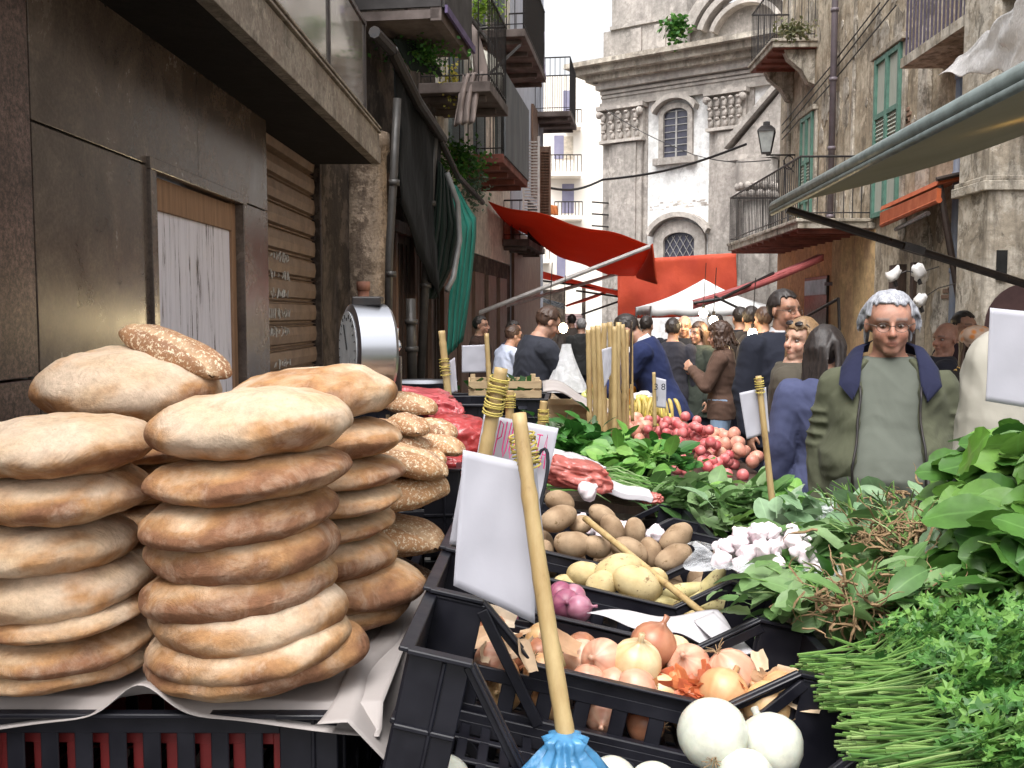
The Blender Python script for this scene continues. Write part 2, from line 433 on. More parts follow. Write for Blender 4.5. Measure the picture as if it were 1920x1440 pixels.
door = thing('door', None, None, (XL - .03, yd0, 0)); del_ = None
setparent(door, shop); door.location = Vector((0, 0, 0)) + Vector((XL - .03, yd0, 0)) - shop.location
door['label'] = 'peeling white painted panel in a raw wood door frame'
mb = MB(); xa, xb = XL - .03, XL - .09; f = .085
mb.box2((xa, yd0 + .01, 0), (xb, yd0 + f, zt)); mb.box2((xa, yd1 - f, 0), (xb, yd1 - .01, zt)); mb.box2((xa, yd0 + f, zt - .16), (xb, yd1 - f, zt - .01)); mb.box2((xa, yd0 + f, .0), (xb, yd1 - f, .12))
mb.build('door_frame', M_RAWWOOD, door, bevel=.004)
mb = MB(); n = 5; yy = np.linspace(yd0 + f, yd1 - f, n + 1)
for i in range(n): mb.box2((xa - .015, yy[i] + .0015, .12), (xb, yy[i + 1] - .0015, zt - .16))
mb.build('panel', M_PEEL, door)
# scuffed top band of the panel
# roller shutter
k = N('shutter_paint'); mp = k.map(); a = k.noise(7, mp, 8, .7); r = k.ramp(a, [(.35, (.14, .09, .065)), (.65, (.25, .175, .125))]); k.color(r); k.set(Roughness=.5, Metallic=.2); k.bump(a, .2, .004); M_SHUT = k.m
mb = MB(); z = 0.05; zt2 = zs + .05
prof = []
while z < zt2:
    prof += [(XL - .145, z), (XL - .112, z + .012), (XL - .103, z + .07), (XL - .112, z + .128), (XL - .135, z + .135), (XL - .135, z + .145), (XL - .112, z + .15), (XL - .145, z + .16)]; z += .172
P = [(x, y2 + .02, z) for x, z in prof] + [(x, y3, z) for x, z in prof]; n = len(prof)
mb.add(P, [(i, i + 1, n + i + 1, n + i) for i in range(n - 1)])
sh = mb.build('roller_shutter', M_SHUT, shop, smooth=False)
# scrawled graffiti on the shutter
M_GRAF = mat('chalk_paint', (.55, .52, .48), (.35, .33, .30), scale=60, rough=.8)
rg = random.Random(3); mb = MB()
for zc in (2.06, 1.93, 1.80, 1.66, 1.53, 1.30, 1.18):
    y = y2 + .30
    while y < y2 + .9:
        h = rg.uniform(.02, .075); n_ = rg.randint(2, 4); pts = [(XL - .100, y + rg.uniform(-.02, .03), zc + h * (q - .5)) for q in np.linspace(0, 1, n_)]
        if rg.random() < .8: mb.tube(pts, rg.uniform(.003, .0065), 4)
        y += rg.uniform(.015, .07)
gg = mb.build('graffiti', M_GRAF, sh, world=True)
# shutter side, dark brown pier
mb = MB(); mb.box2((XL - .02, y2 - .005, 0), (XL - .2, y2 + .02, zt2)); mb.box2((XL - .06, y3, 0), (XL - .35, y4, 2.9)); mb.box2((XL + .01, y4 - .03, 0), (XL - .3, y4, 2.9))
mb.build('metal_pier', M_DARKMETAL, shop, bevel=.004)
# canopy
xf = onx(700, 297, XL + .44).x; yc = onx(711, 306, xf).y; zc = onx(700, 297, xf).z
print('canopy', xf, yc, zc)
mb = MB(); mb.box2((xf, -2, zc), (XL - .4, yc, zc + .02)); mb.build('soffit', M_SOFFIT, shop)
mb = MB(); mb.box2((xf + .012, -2, zc - .002), (xf - .06, yc + .01, zc + .13)); mb.box2((xf + .002, -2, zc + .138), (xf - .06, yc + .01, zc + .24)); mb.box2((xf - .005, -2, zc + .125), (xf - .06, yc, zc + .142)); mb.box2((xf + .02, -2, zc + .246), (xf - .06, yc + .01, zc + .262)); mb.box2((xf + .02, -2, zc + .28), (xf - .06, yc + .01, zc + .295))
mb.box2((xf - .06, yc - .06, zc + .03), (XL - .4, yc + .005, zc + .29))
mb.build('fascia', M_CANOPY, shop, bevel=.003)
k = N('dirty_glazing'); mp = k.map(); ms = k.map((6, 6, .6)); a = k.noise(1.1, mp, 6, .6, 1.2); b = k.noise(3, ms, 8, .7)
r = k.ramp(a, [(.38, (.11, .085, .07)), (.5, (.20, .18, .16)), (.62, (.33, .32, .31))]); gq = k.ramp(b, [(.35, .5), (.6, 1.15)]); mx = k.mix(1.0, r, gq, 'MULTIPLY'); k.color(mx); k.set(Roughness=.12, Specular_IOR_Level=.8, Coat_Weight=.6, Coat_Roughness=.05); M_GLZ = k.m
yg = onx(695, 240, xf).y
mb = MB(); mb.box2((xf, -2, zc + .296), (xf - .04, yg - .25, zc + .92)); mb.build('glazing', M_GLZ, shop, bevel=.01)
mb = MB()
for yy_ in (1.5, 3.0, 4.5, 6.0, yg - .25): mb.box2((xf + .012, yy_ - .015, zc + .296), (xf - .05, yy_ + .015, zc + .92))
mb.box2((xf + .012, -2, zc + .921), (xf - .3, yg - .2, zc + .95)); mb.box2((xf - .05, -2, zc + .3), (XL - .4, yg - .3, zc + .9))
mb.build('glazing_bars', M_DARKMETAL, shop)

# ================================================================== LEFT HOUSES BEYOND (wall turns right by about 7 degrees)
TH = math.atan(.122); WD = Vector((math.sin(TH), math.cos(TH), 0)); WN = Vector((math.cos(TH), -math.sin(TH), 0))
W0 = Vector((-1.75, 7.95, 0))
def wy(Y): return W0 + WD * ((Y - W0.y) / WD.y)      # point at ground on the wall line
def wp(Y, out=0, z=0): p = wy(Y) + WN * out; return Vector((p.x, p.y, z))
def wpl(px, py, out=0): return onpl(px, py, W0 + WN * out, WN)
M_OLDR = plaster('old_brown_render', (.11, .085, .068), (.05, .038, .03), (.03, .024, .02), scale=1.6, bump=.8, streak=.85)
M_PEELCOL = plaster('peeling_column_render', (.36, .28, .21), (.20, .15, .11), (.05, .035, .03), scale=4.5, bump=.9, streak=.5)
M_CREAM = plaster('cream_render', (.74, .69, .60), (.66, .61, .53), (.35, .32, .28), scale=1.0, bump=.3, streak=.4)
M_DWOOD = mat('dark_wood', (.075, .045, .032), (.03, .02, .016), scale=5, rough=.6, bump=.3, stretch=(8, 8, .7))
M_BWOOD = mat('brown_wood', (.17, .10, .065), (.09, .05, .035), scale=5, rough=.6, bump=.3, stretch=(8, 8, .7))
M_IRON = mat('black_iron', (.02, .02, .022), (.035, .028, .025), scale=30, rough=.5, metal=.4)
M_SLABU = mat('balcony_slab', (.16, .13, .12), (.07, .055, .05), scale=3, rough=.9, bump=.4)
M_RUST = mat('rust_red_slab', (.26, .085, .06), (.13, .045, .035), scale=3, rough=.85, bump=.4)
M_PALE = plaster('pale_stone', (.50, .45, .40), (.40, .36, .31), (.2, .17, .15), scale=2, bump=.4, streak=.4)
def wbox(mb, Ya, Yb, oa, ob, za, zb, m=0):
    q = [wp(Ya, oa, za), wp(Ya, ob, za), wp(Yb, ob, za), wp(Yb, oa, za)]; mb.hexa(q, (0, 0, zb - za), m)
h1 = thing('old_house', 'dark weathered house with a peeling column beside the shopfront', 'house', wp(10))
mb = MB(); wbox(mb, 7.97, 12.3, -.02, -.5, 0, 9.0); mb.build('wall', M_OLDR, h1)
mb = MB(); pc = wp(8.9, .1); mb.lathe([(.21, 0), (.2, 1.2), (.195, 2.2), (.19, 3.1), (.22, 3.15), (.22, 3.3)], 20, pc, fn=lambda v: Vector((v.x * (1 + .05 * nz(v, 6)), v.y * (1 + .05 * nz(v, 6, 5)), v.z)))
mb.build('column', M_PEELCOL, h1, smooth=True)
mb = MB(); mb.tube([wp(8.45, .2, 0), wp(8.45, .2, 1.9)], .05, 12); mb.tube([wp(8.45, .2, 1.86), wp(8.45, .2, 1.94)], .06, 12); mb.tube([wp(8.45, .2, 1.74), wp(8.45, .2, 1.78)], .058, 12)
mb.build('drainpipe', mat('terracotta_pipe', (.33, .15, .10), (.22, .10, .07), scale=8, rough=.7), h1, smooth=True)
for Ya, Yb in ((9.25, 9.9), (10.0, 10.7), (10.8, 11.5), (11.6, 12.2)):
    mb = MB(); wbox(mb, Ya, Yb, .0, .05, 0, 2.5)
    for q in np.linspace(Ya, Yb, 5)[1:-1]: wbox(mb, q - .012, q + .012, .05, .065, .1, 2.4)
    mb.build('door', M_DWOOD, h1)
for Y in (9.2, 9.95, 10.75, 11.55, 12.25): mb = MB(); wbox(mb, Y - .05, Y + .05, 0, .1, 0, 2.499); mb.build('door_post', M_BWOOD, h1)
mb = MB(); wbox(mb, 9.15, 12.3, 0, .12, 2.5, 2.62); wbox(mb, 9.15, 12.3, .01, .3, 2.9, 2.98)
mb.build('lintel', M_BWOOD, h1)
for i, (Y, z) in enumerate(((9.6, 5.2), (11.3, 5.0))): mb = MB(); wbox(mb, Y - .45, Y + .45, 0, .04, z, z + 2.0); mb.build('window', M_DWOOD, h1)

h2 = thing('balcony_house', 'pale cream house with stacked iron balconies on the left of the lane', 'house', wp(14.5))
mb = MB(); wbox(mb, 12.32, 18.6, 0, -.5, 2.6, 11.5); mb.build('wall', M_CREAM, h2)
mb = MB(); wbox(mb, 12.32, 18.6, 0, -.5, 0, 2.58); mb.build('ground_floor', M_OLDR, h2)
M_GGS = mat('grey_green_shutter', (.12, .14, .14), (.08, .1, .1), scale=6, rough=.7, bump=.4, stretch=(1, 1, 20))
for Y in (13.4, 15.2, 17.2):
    for z in (3.9, 6.1, 8.9): mb = MB(); wbox(mb, Y - .42, Y + .42, .0, .05, z, z + 1.9); mb.build('shuttered_window', M_GGS, h2)
for i, Y in enumerate((12.8, 13.9, 15.0, 16.2, 17.4)): mb = MB(); wbox(mb, Y - .4, Y + .4, .005, .06, 0, 2.3); mb.build('door', M_BWOOD, h2)
h3 = thing('grey_house', 'tall blue grey rendered house at the far end of the left row', 'house', wp(21))
mb = MB(); wbox(mb, 18.62, 23.2, .02, -.5, 0, 13.5); mb.build('wall', mat('grey_blue_render', (.46, .48, .54), (.38, .39, .44), scale=2, rough=.9, bump=.2), h3)
mb = MB(); wbox(mb, 18.62, 23.0, .021, .08, 0, 3.3); mb.build('ground_floor', M_BWOOD, h3)
for z in (4.3, 7.4, 10.4): mb = MB(); wbox(mb, 21.6, 22.5, .03, .08, z, z + 2); mb.build('shuttered_window', M_BWOOD, h3)
mb = MB(); a_ = wp(23.2, .12, 0); mb.box2((a_.x - 3, a_.y, 0), (a_.x, a_.y + .3, 12)); mb.build('end_wall', mat('grey_blue_render', ()), h3)

def balcony(name, label, Ya, Yb, out, z, rail=1.0, slabmat=None, th=.12, panel=None, bars=.11, group=None, brackets=True):
    t = thing(name, label, 'balcony', wp((Ya + Yb) / 2, 0, z), 0, group)
    mb = MB(); wbox(mb, Ya, Yb, .005, out, z, z + th); 
    if brackets:
        for Y in np.arange(Ya + .2, Yb, .7): wbox(mb, Y - .04, Y + .04, .005, out - .08, z - .07, z - .002)
    mb.build('slab', slabmat or M_SLABU, t, bevel=.01)
    mb = MB(); zt_ = z + th + rail
    C = [wp(Ya + .03, .03, 0), wp(Ya + .03, out - .03, 0), wp(Yb - .03, out - .03, 0), wp(Yb - .03, .03, 0)]
    for a, b in zip(C[:-1], C[1:]):
        mb.tube([(a.x, a.y, zt_), (b.x, b.y, zt_)], .016, 6); mb.tube([(a.x, a.y, z + th + .08), (b.x, b.y, z + th + .08)], .009, 5)
        n = max(2, int((b - a).length / bars))
        for i in range(n + 1):
            p = a.lerp(b, i / n); mb.tube([(p.x, p.y, z + th + .001), (p.x, p.y, zt_)], .008, 5)
    mb.build('railing', M_IRON, t)
    if panel:
        mb = MB(); a, b = wp(Ya + .05, out, z + .1), wp(Yb, out, z + .1); mb.hexa([a, b, b + Vector((0, 0, rail + .05)), a + Vector((0, 0, rail + .05))], WN * .02)
        mb.build('screen', panel, t)
    return t
M_SCREEN = mat('grey_screen', (.11, .12, .125), (.085, .09, .10), scale=3, rough=.7, stretch=(1, 1, .3))
balcony('balcony', 'lowest balcony with a grey screen over its railing and rusty red underside', 13.0, 15.5, .74, 3.66, 1.05, M_RUST, panel=M_SCREEN)
balcony('balcony', 'dark balcony with a cloth hanging over it, just above the hanging plants', 11.3, 12.7, .85, 4.2, 1.0)
b1 = balcony('balcony', 'high iron balcony with tall bars and a lilac sheet at its corner', 15.3, 18.3, .72, 5.95, 1.15)
balcony('balcony', 'small far balcony jutting from the grey blue house', 22.3, 24.0, .85, 6.15, 1.2)
balcony('balcony', 'low balcony with a pale cloth on its railing behind the big red awning', 17.6, 20.2, .5, 2.9, .7)
# dark timber-sheet overhang at the top left
oh = thing('overhanging_balcony', 'dark boarded balcony jutting over the street at the top left', 'balcony', wp(9.6, 0, 4.3))
mb = MB(); wbox(mb, 8.95, 10.25, 0, .78, 4.32, 4.40); wbox(mb, 8.95, 10.3, .70, .80, 4.0 + .3, 4.75)
mb.build('slab', M_SLABU, oh)
mb = MB(); wbox(mb, 8.97, 10.28, .80, .83, 4.42, 5.3); wbox(mb, 8.94, 8.97, .0, .8, 4.42, 5.3); mb.build('boarding', M_BLACK if False else mat('dark_board', (.05, .045, .045), (.03, .027, .027), scale=4, rough=.8), oh)
mb = MB(); wbox(mb, 8.94, 10.31, .835, .86, 4.36, 4.43); mb.build('edge_strip', mat('purple_edge', (.10, .07, .16), scale=5), oh)

# satellite dish
sd = thing('satellite_dish', 'round cream satellite dish on a balcony of the left row', 'satellite dish', wp(14.6, .7, 5.0))
c = onpl(918, 130, wp(14.3, .75), Vector((0, 1, 0))); rot = Euler((R(68), R(0), R(52))).to_matrix()
mb = MB(); mb.lathe([(.01, .08), (.15, .07), (.28, .03), (.36, -.03), (.36, -.045), (.27, .01), (.14, .05), (.01, .06)], 28, c, rot); mb.build('dish', mat('cream_dish', (.62, .60, .52), rough=.5), sd, smooth=True)
mb = MB(); mb.tube([c, c + rot @ Vector((0, -.3, -.38))], .012, 6); mb.tube([c, c + Vector((-.35, .3, -.35))], .02, 6); mb.ell(c + rot @ Vector((0, -.3, -.38)), (.03, .03, .05)); mb.build('arm', M_IRON, sd)
# long pale bracket pole and line props
mb = MB(); mb.tube([at(905, 150, 13), at(975, 85, 14.5)], .02, 6); o = mb.build('washing_pole', M_IRON); tag(o, 'thin dark washing pole propped out beside the satellite dish', 'pole')
mb = MB(); mb.tube([at(860, 5, 11), at(925, 90, 13.6)], .028, 6); o = mb.build('washing_pole', M_IRON); tag(o, 'thick dark slanting pole above the satellite dish', 'pole')
# cloth over the balcony, folded parasol
def drape(name, pts, thick, m, label, cat, fold=.04, nf=7, nu=16, nv=16):
    """pts: 4 world corners (top-left, top-right, bottom-right, bottom-left); vertical folds"""
    A, B, C_, D_ = [Vector(p) for p in pts]; nrm = (B - A).cross(D_ - A).normalized()
    def f(u, v):
        p = (A.lerp(B, u)).lerp(D_.lerp(C_, u), v)
        return p + nrm * (fold * math.sin(u * nf * 6.28 + 1.3 * math.sin(v * 4)) * (.35 + .65 * v) + fold * .8 * nz((u * 3, v * 2.5, 0), 1, nf))
    mb = MB(); mb.sheet(f, nu * 2, nv, thick, 0); o = mb.build(name, m, smooth=True); tag(o, label, cat); return o
M_TAUPE = cloth('taupe_cloth', (.22, .18, .165)); M_LILAC = cloth('lilac_cloth', (.30, .27, .36))
drape('hanging_cloth', (at(868, 140, 11.25), at(905, 135, 11.3), at(888, 232, 11.2), at(850, 236, 11.2)), .01, M_TAUPE, 'taupe cloth bundled over the railing of the dark balcony', 'cloth', .05, 3)
mb = MB(); p0 = at(885, 35, 12.5); p1 = at(912, 190, 12.3)
mb.tube([p0, p0.lerp(p1, .3), p0.lerp(p1, .7), p1], [.02, .07, .10, .07], 10); o = mb.build('folded_parasol', M_TAUPE, smooth=True); tag(o, 'folded taupe parasol leaning on the upper left balcony', 'parasol')
drape('hanging_sheet', (at(1004, 55, 17.8), at(1020, 60, 18.2), at(1021, 150, 18.2), at(1005, 146, 17.8)), .01, M_LILAC, 'lilac sheet hanging at the corner of the high balcony', 'sheet', .03, 3)
# louvred shutters seen end on
t = thing('louvred_shutter', 'open white louvred shutter standing off the left row above the red awning', 'shutter', at(990, 400, 17.0))
a = at(984, 290, 17.); b = at(1010, 295, 17.); mb = MB()
for i in range(26):
    z = 3.35 + i * .052; mb.box(((a.x + b.x) / 2, a.y, z), (.26, .03, .018), (R(25), 0, 0))
mb.build('louvres', mat('white_paint', (.5, .48, .46), (.4, .38, .37), scale=8), t)
mb = MB(); mb.box2((b.x - .02, a.y - .02, 3.3), (b.x + .02, a.y + .02, 4.75)); mb.box2((a.x - .04, a.y - .02, 3.3), (a.x - .005, a.y + .02, 4.4)); mb.build('frame', mat('white_paint', ()), t)
t = thing('louvred_shutter', 'open brown louvred shutter beside the white one', 'shutter', at(1022, 400, 18.0))
a = at(1013, 300, 18.); b = at(1030, 300, 18.); mb = MB()
for i in range(24):
    z = 3.45 + i * .052; mb.box(((a.x + b.x) / 2, a.y, z), (.19, .03, .022), (R(25), 0, 0))
mb.box2((a.x - .01, a.y + .02, 3.4), (b.x + .01, a.y + .03, 4.75))
mb.build('louvres', M_BWOOD, t)
mb = MB(); mb.box2((b.x - .01, a.y - .02, 3.4), (b.x + .03, a.y + .02, 4.75)); mb.box2((a.x - .03, a.y - .02, 3.4), (a.x + .01, a.y + .02, 4.75)); mb.build('frame', M_BWOOD, t)

# ---------------------------------------------- awning frame, pipes, tarpaulins on the old house
M_TARP = cloth('green_tarpaulin', (.03, .20, .16), .6, 5); M_DTARP = cloth('dark_green_cloth', (.007, .014, .011)); M_BTARP = cloth('black_tarpaulin', (.005, .0055, .006))
t = thing('folded_awning', 'black folded awning frame with dark cloth fixed high on the old house', 'awning', wp(9.6, .4, 2.4))
mb = MB()
mb.tube([at(735, 95, 8.5), at(782, 190, 9.3), at(830, 262, 10.4)], .055, 10); mb.tube([at(702, 60, 8.0), at(735, 95, 8.5)], .05, 8); mb.tube([at(826, 262, 10.3), at(858, 330, 11.3), at(905, 380, 13.0)], .035, 8)
mb.build('frame', M_IRON, t)
k_ = [at(736, 98, 8.7), at(828, 262, 10.5), at(822, 560, 10.5), at(762, 600, 9.2)]
mb = MB(); A, B, C_, D_ = k_
mb.sheet(lambda u, v: (A.lerp(B, u)).lerp(D_.lerp(C_, u), min(1, v * (.55 + .45 * u))) + Vector((.05 * nz((u * 4, v * 3, 0)), .05 * nz((u * 5, v * 2, 4)), 0)), 30, 10, .01)
mb.build('cloth', M_BTARP, t, smooth=True)
for pts, r, lab in (([at(745, 185, 8.6), at(738, 330, 8.6), at(730, 470, 8.6), at(726, 720, 8.6)], .036, 'grey green drainpipe running down beside the peeling column'),
                    ([at(815, 240, 10.2), at(803, 420, 10.2), at(788, 720, 10.2)], .045, 'dark drainpipe with a white clip in front of the black cloth'),
                    ([at(770, 560, 9.4), at(773, 720, 9.4)], .05, 'thick dark pipe at the foot of the black cloth')):
    mb = MB(); mb.tube(pts, r, 10)
    for q in (.3, .62):
        p = pts[0].lerp(pts[-1], q); mb.tube([p, p + Vector((0, 0, .05))], r * 1.35, 10)
    o = mb.build('drainpipe', mat('dark_pipe', (.05, .045, .042), (.03, .028, .026), scale=9, rough=.45), smooth=True); tag(o, lab, 'pipe')
# curved dark tarp and teal tarp
def tarp(outline_l, outline_r, Y0, Y1, m, label, name='tarpaulin', fold=.05, nf=4):
    """left and right edges given as pixel tracks from top to bottom"""
    def tr(T, v):
        x = v * (len(T) - 1); i = min(int(x), len(T) - 2); f = x - i
        return (T[i][0] * (1 - f) + T[i + 1][0] * f, T[i][1] * (1 - f) + T[i + 1][1] * f)
    def f(u, v):
        a = tr(outline_l, v); b = tr(outline_r, v); p = at(a[0] * (1 - u) + b[0] * u, a[1] * (1 - u) + b[1] * u, Y0 + (Y1 - Y0) * u)
        p.y += fold * math.sin(u * nf * 6.28 + v * 2) ; p.x += fold * .4 * nz((u * 4, v * 4, 0), 1, nf); return p
    mb = MB(); mb.sheet(f, 24, 24, .008); o = mb.build(name, m, smooth=True); return tag(o, label, 'tarpaulin')
tarp([(822, 300), (812, 420), (800, 520), (800, 560)], [(840, 330), (858, 420), (848, 500), (815, 560)], 10.2, 10.8, M_DTARP, 'dark green rolled cloth hanging beside the teal tarpaulin')
tarp([(846, 345), (853, 450), (842, 560), (836, 670)], [(856, 350), (891, 408), (884, 530), (866, 640)], 11.0, 11.8, M_TARP, 'teal green tarpaulin hanging down in front of the old house')
mb = MB(); mb.tube([at(838, 325, 10.2), at(858, 380, 10.4), at(862, 450, 10.4), at(850, 520, 10.3), at(838, 545, 10.2)], .03, 8)
o = mb.build('tarpaulin_roll', mat('grey_plastic_sheet', (.2, .2, .2), rough=.35), smooth=True); tag(o, 'grey rolled edge of plastic sheet curving down beside the teal tarpaulin', 'plastic sheet')
# hanging foliage
LG1 = leafmat('creeper_leaf', (.05, .17, .03), (.03, .09, .02), (.12, .24, .04))
def foliage(name, c, r, n, size, m, label, cat='plant', droop=0, seed=1):
    rg = random.Random(seed); mb = MB()
    for i in range(n):
        p = Vector((rg.gauss(0, .45), rg.gauss(0, .45), rg.gauss(0, .45))); p = Vector((p.x * r[0], p.y * r[1], p.z * r[2]))
        if droop: p.z -= abs(rg.gauss(0, droop))
        d = Vector((rg.uniform(-1, 1), rg.uniform(-1, 1), rg.uniform(-1, .6))).normalized() * size * rg.uniform(.6, 1.3); s = d.cross(Vector((rg.uniform(-1, 1), rg.uniform(-1, 1), 1))).normalized() * size * .35
        q = Vector(c) + p; mb.add([q, q + d * .5 + s, q + d, q + d * .5 - s], [(0, 1, 2, 3)])
    o = mb.build(name, m); return tag(o, label, cat)
foliage('hanging_plant', at(862, 290, 12.3), (.35, .3, .25), 900, .07, LG1, 'green trailing plant hanging below the dark balcony', droop=.1)
foliage('hanging_plant', at(885, 330, 12.5), (.22, .25, .3), 420, .06, leafmat('grey_leaf', (.12, .19, .12), (.08, .13, .09), (.2, .26, .2)), 'grey green wispy plant trailing below the green one', droop=.15, seed=4)
foliage('hanging_plant', at(785, 100, 9.6), (.42, .3, .16), 700, .05, LG1, 'green creeper lying on a small awning at the top left', seed=5)
foliage('potted_plant', at(905, 15, 14.5), (.3, .2, .25), 380, .07, leafmat('lime_leaf', (.25, .4, .05), (.15, .3, .04), (.35, .45, .1)), 'bright lime green plant on the topmost left balcony', seed=6)
foliage('potted_plant', at(847, 155, 11.4), (.12, .12, .3), 200, .05, leafmat('yellow_leaf', (.5, .42, .08), (.3, .3, .06), (.6, .5, .1)), 'yellow leaved plant standing on the dark balcony', seed=7)
mb = MB(); A = at(735, 65, 9.0); mb.hexa([at(738, 72, 9.1), at(800, 82, 9.9), at(830, 140, 10.2), at(770, 128, 9.4)], (0, 0, -.02)); o = mb.build('small_awning', M_DTARP); tag(o, 'small dark awning with creeper on it at the top left', 'awning')

# ---------------------------------------------- the big red awning on the left and others beyond
k = N('red_awning_cloth'); mp = k.map(); a = k.noise(.8, mp, 5, .6); r = k.ramp(a, [(.35, (.34, .050, .025)), (.65, (.50, .085, .035))]); k.color(r); k.set(Roughness=.75, Specular_IOR_Level=.2)
tr = k.n('ShaderNodeBsdfTranslucent'); tr.inputs[0].default_value = (.62, .10, .04, 1); ms = k.n('ShaderNodeMixShader'); ms.inputs[0].default_value = .5
k.l(k.p, 0, ms, 1); k.l(tr, 0, ms, 2); k.l(ms, 0, k.out, 'Surface'); k.bump(k.noise(2.5, mp, 3), .4, .05); M_RED = k.m
t = thing('awning', 'big brick red awning with a hanging front flap stretched over the lane from the left', 'awning', at(915, 590, 16))
A = at(916, 377, 15.95); B = at(1222, 457, 15.6); C_ = at(1190, 512, 19.5); D_ = at(968, 420, 19.7)
def f(u, v):
    p = (A.lerp(B, u)).lerp(D_.lerp(C_, u), v); p.z -= (.22 * math.sin(math.pi * v) + .28 * v * v) * math.sin(math.pi * min(1, u * .8 + .1)) + .03 * math.sin(u * 14 + v * 3) ; return p
mb = MB(); mb.sheet(f, 30, 20, .01); mb.build('cloth', M_RED, t, smooth=True)
B2 = at(1231, 533, 15.6); C2 = at(1194, 522, 19.4)
def f(u, v):
    p = B.lerp(C_, u).lerp(B2.lerp(C2, u), v); return p
mb = MB(); mb.sheet(f, 24, 8, .02); mb.build('front_flap', M_RED, t, smooth=True)
mb = MB(); M_POLE = mat('pale_pole', (.45, .42, .40), (.3, .28, .27), scale=10, rough=.4)
mb.tube([at(890, 590, 14.9), at(1218, 462, 15.5)], .035, 8); mb.build('arm', M_POLE, t); mb = MB(); mb.tube([at(925, 580, 17.5), at(1022, 553, 18.5), at(1186, 505, 19.4)], .035, 8); mb.build('arm', M_POLE, t)
def flat_awning(corners, label, m=M_RED, sag=.1, name='awning', th=.012):
    A, B, C_, D_ = [Vector(c) for c in corners]; mb = MB()
    mb.sheet(lambda u, v: (A.lerp(B, u)).lerp(D_.lerp(C_, u), v) - Vector((0, 0, sag * math.sin(math.pi * u) * math.sin(math.pi * v))), 14, 10, th)
    o = mb.build(name, m, smooth=True); return tag(o, label, 'awning')
flat_awning((at(985, 500, 26), at(1186, 553, 25), at(1186, 560, 28), at(1010, 520, 28)), 'thin dark red awning edge running below the big red awning', sag=.05)
flat_awning((at(1060, 572, 27), at(1150, 540, 27), at(1150, 545, 31), at(1062, 575, 31)), 'small red awning sloping up at the far end of the lane', sag=.05)
flat_awning((at(1015, 558, 26), at(1058, 570, 26), at(1060, 580, 29), at(1020, 566, 29)), 'small striped blue and white awning in front of the far stalls', m=mat('striped_cloth', (.5, .55, .6), (.08, .11, .15), scale=2, stretch=(8, 1, 1), sharp=.8), sag=.02)
mb = MB()
for a, b in (((1005, 525), (1186, 548)), ((1080, 545), (1186, 560)), ((1090, 590), (1186, 556)), ((930, 540), (1010, 538)), ((930, 540), (930, 600))): mb.tube([at(*a, 26), at(*b, 26)], .03, 6)
o = mb.build('iron_frame', M_IRON); tag(o, 'bare iron awning poles crossing in front of the far red cloth', 'frame')
# orange washing
drape('washing', (at(1026, 383, 27), at(1045, 386, 27), at(1046, 404, 27), at(1030, 402, 27)), .01, cloth('orange_washing', (.65, .22, .08)), 'small orange cloth hanging in front of the cream building', 'washing', .03, 2, 6, 6)
# ================================================================== RIGHT HOUSE (wall plane X = 5.2)
XR = 5.2
def rx(px, py, out=0): return onx(px, py, XR - out)
M_R1 = plaster('ochre_decayed_render', (.56, .48, .37), (.42, .345, .25), (.13, .105, .08), scale=1.1, bump=1.0, streak=.7)
M_R2 = plaster('pale_decayed_render', (.52, .47, .40), (.37, .32, .255), (.11, .095, .075), scale=1.4, bump=1.0, streak=.9)
M_OCH = plaster('ochre_wall_paint', (.62, .43, .22), (.55, .36, .20), (.25, .17, .10), scale=.8, bump=.2, streak=.35)
M_ORG = plaster('orange_wall_paint', (.55, .27, .13), (.48, .24, .13), (.25, .13, .08), scale=.9, bump=.2, streak=.3)
M_GREEN = mat('green_paint', (.10, .215, .165), (.07, .155, .12), scale=9, rough=.55, bump=.2)
M_PGREEN = mat('faded_green_board', (.40, .42, .36), (.33, .35, .30), scale=5, rough=.7, bump=.2, stretch=(6, 6, 1))
h = thing('decayed_house', 'tall decayed ochre house with green shutters along the right of the street', 'house', (XR, 14, 0))
yl = rx(1640, 500).y; yend = rx(1462, 300).y
print('right', yl, yend)
mb = MB(); mb.box2((XR, 5.0, 0), (XR + .5, yl, 13)); mb.box2((XR, yl, 2.95), (XR + .5, yend, 13)); mb.box2((XR + .501, yend - .3, 0), (XR + 3, yend, 13)); mb.build('wall', M_R1, h)
mb = MB(); mb.box2((XR - .004, yl, 0), (XR + .5, rx(1560, 500).y, 2.949)); mb.build('ochre_wall', M_OCH, h)
mb = MB(); mb.box2((XR - .006, rx(1560, 500).y, 0), (XR + .5, yend, 2.948)); mb.build('orange_wall', M_ORG, h)
# pilaster strips and mouldings
mb = MB()
for px, w, o_ in ((1735, .32, .07), (1600, .1, .04), (1480, .16, .05), (1805, .14, .05)):
    y = rx(px, 300).y; mb.box2((XR - o_, y - w / 2, .0 if px > 1640 else 2.96), (XR - .001, y + w / 2, 12.5))
mb.box2((XR - .12, 5, 9.0), (XR - .002, yend, 9.2)); mb.box2((XR - .1, yl, 2.96), (XR - .003, yend, 3.05))
mb.build('pilaster', M_R2, h, bevel=.01)
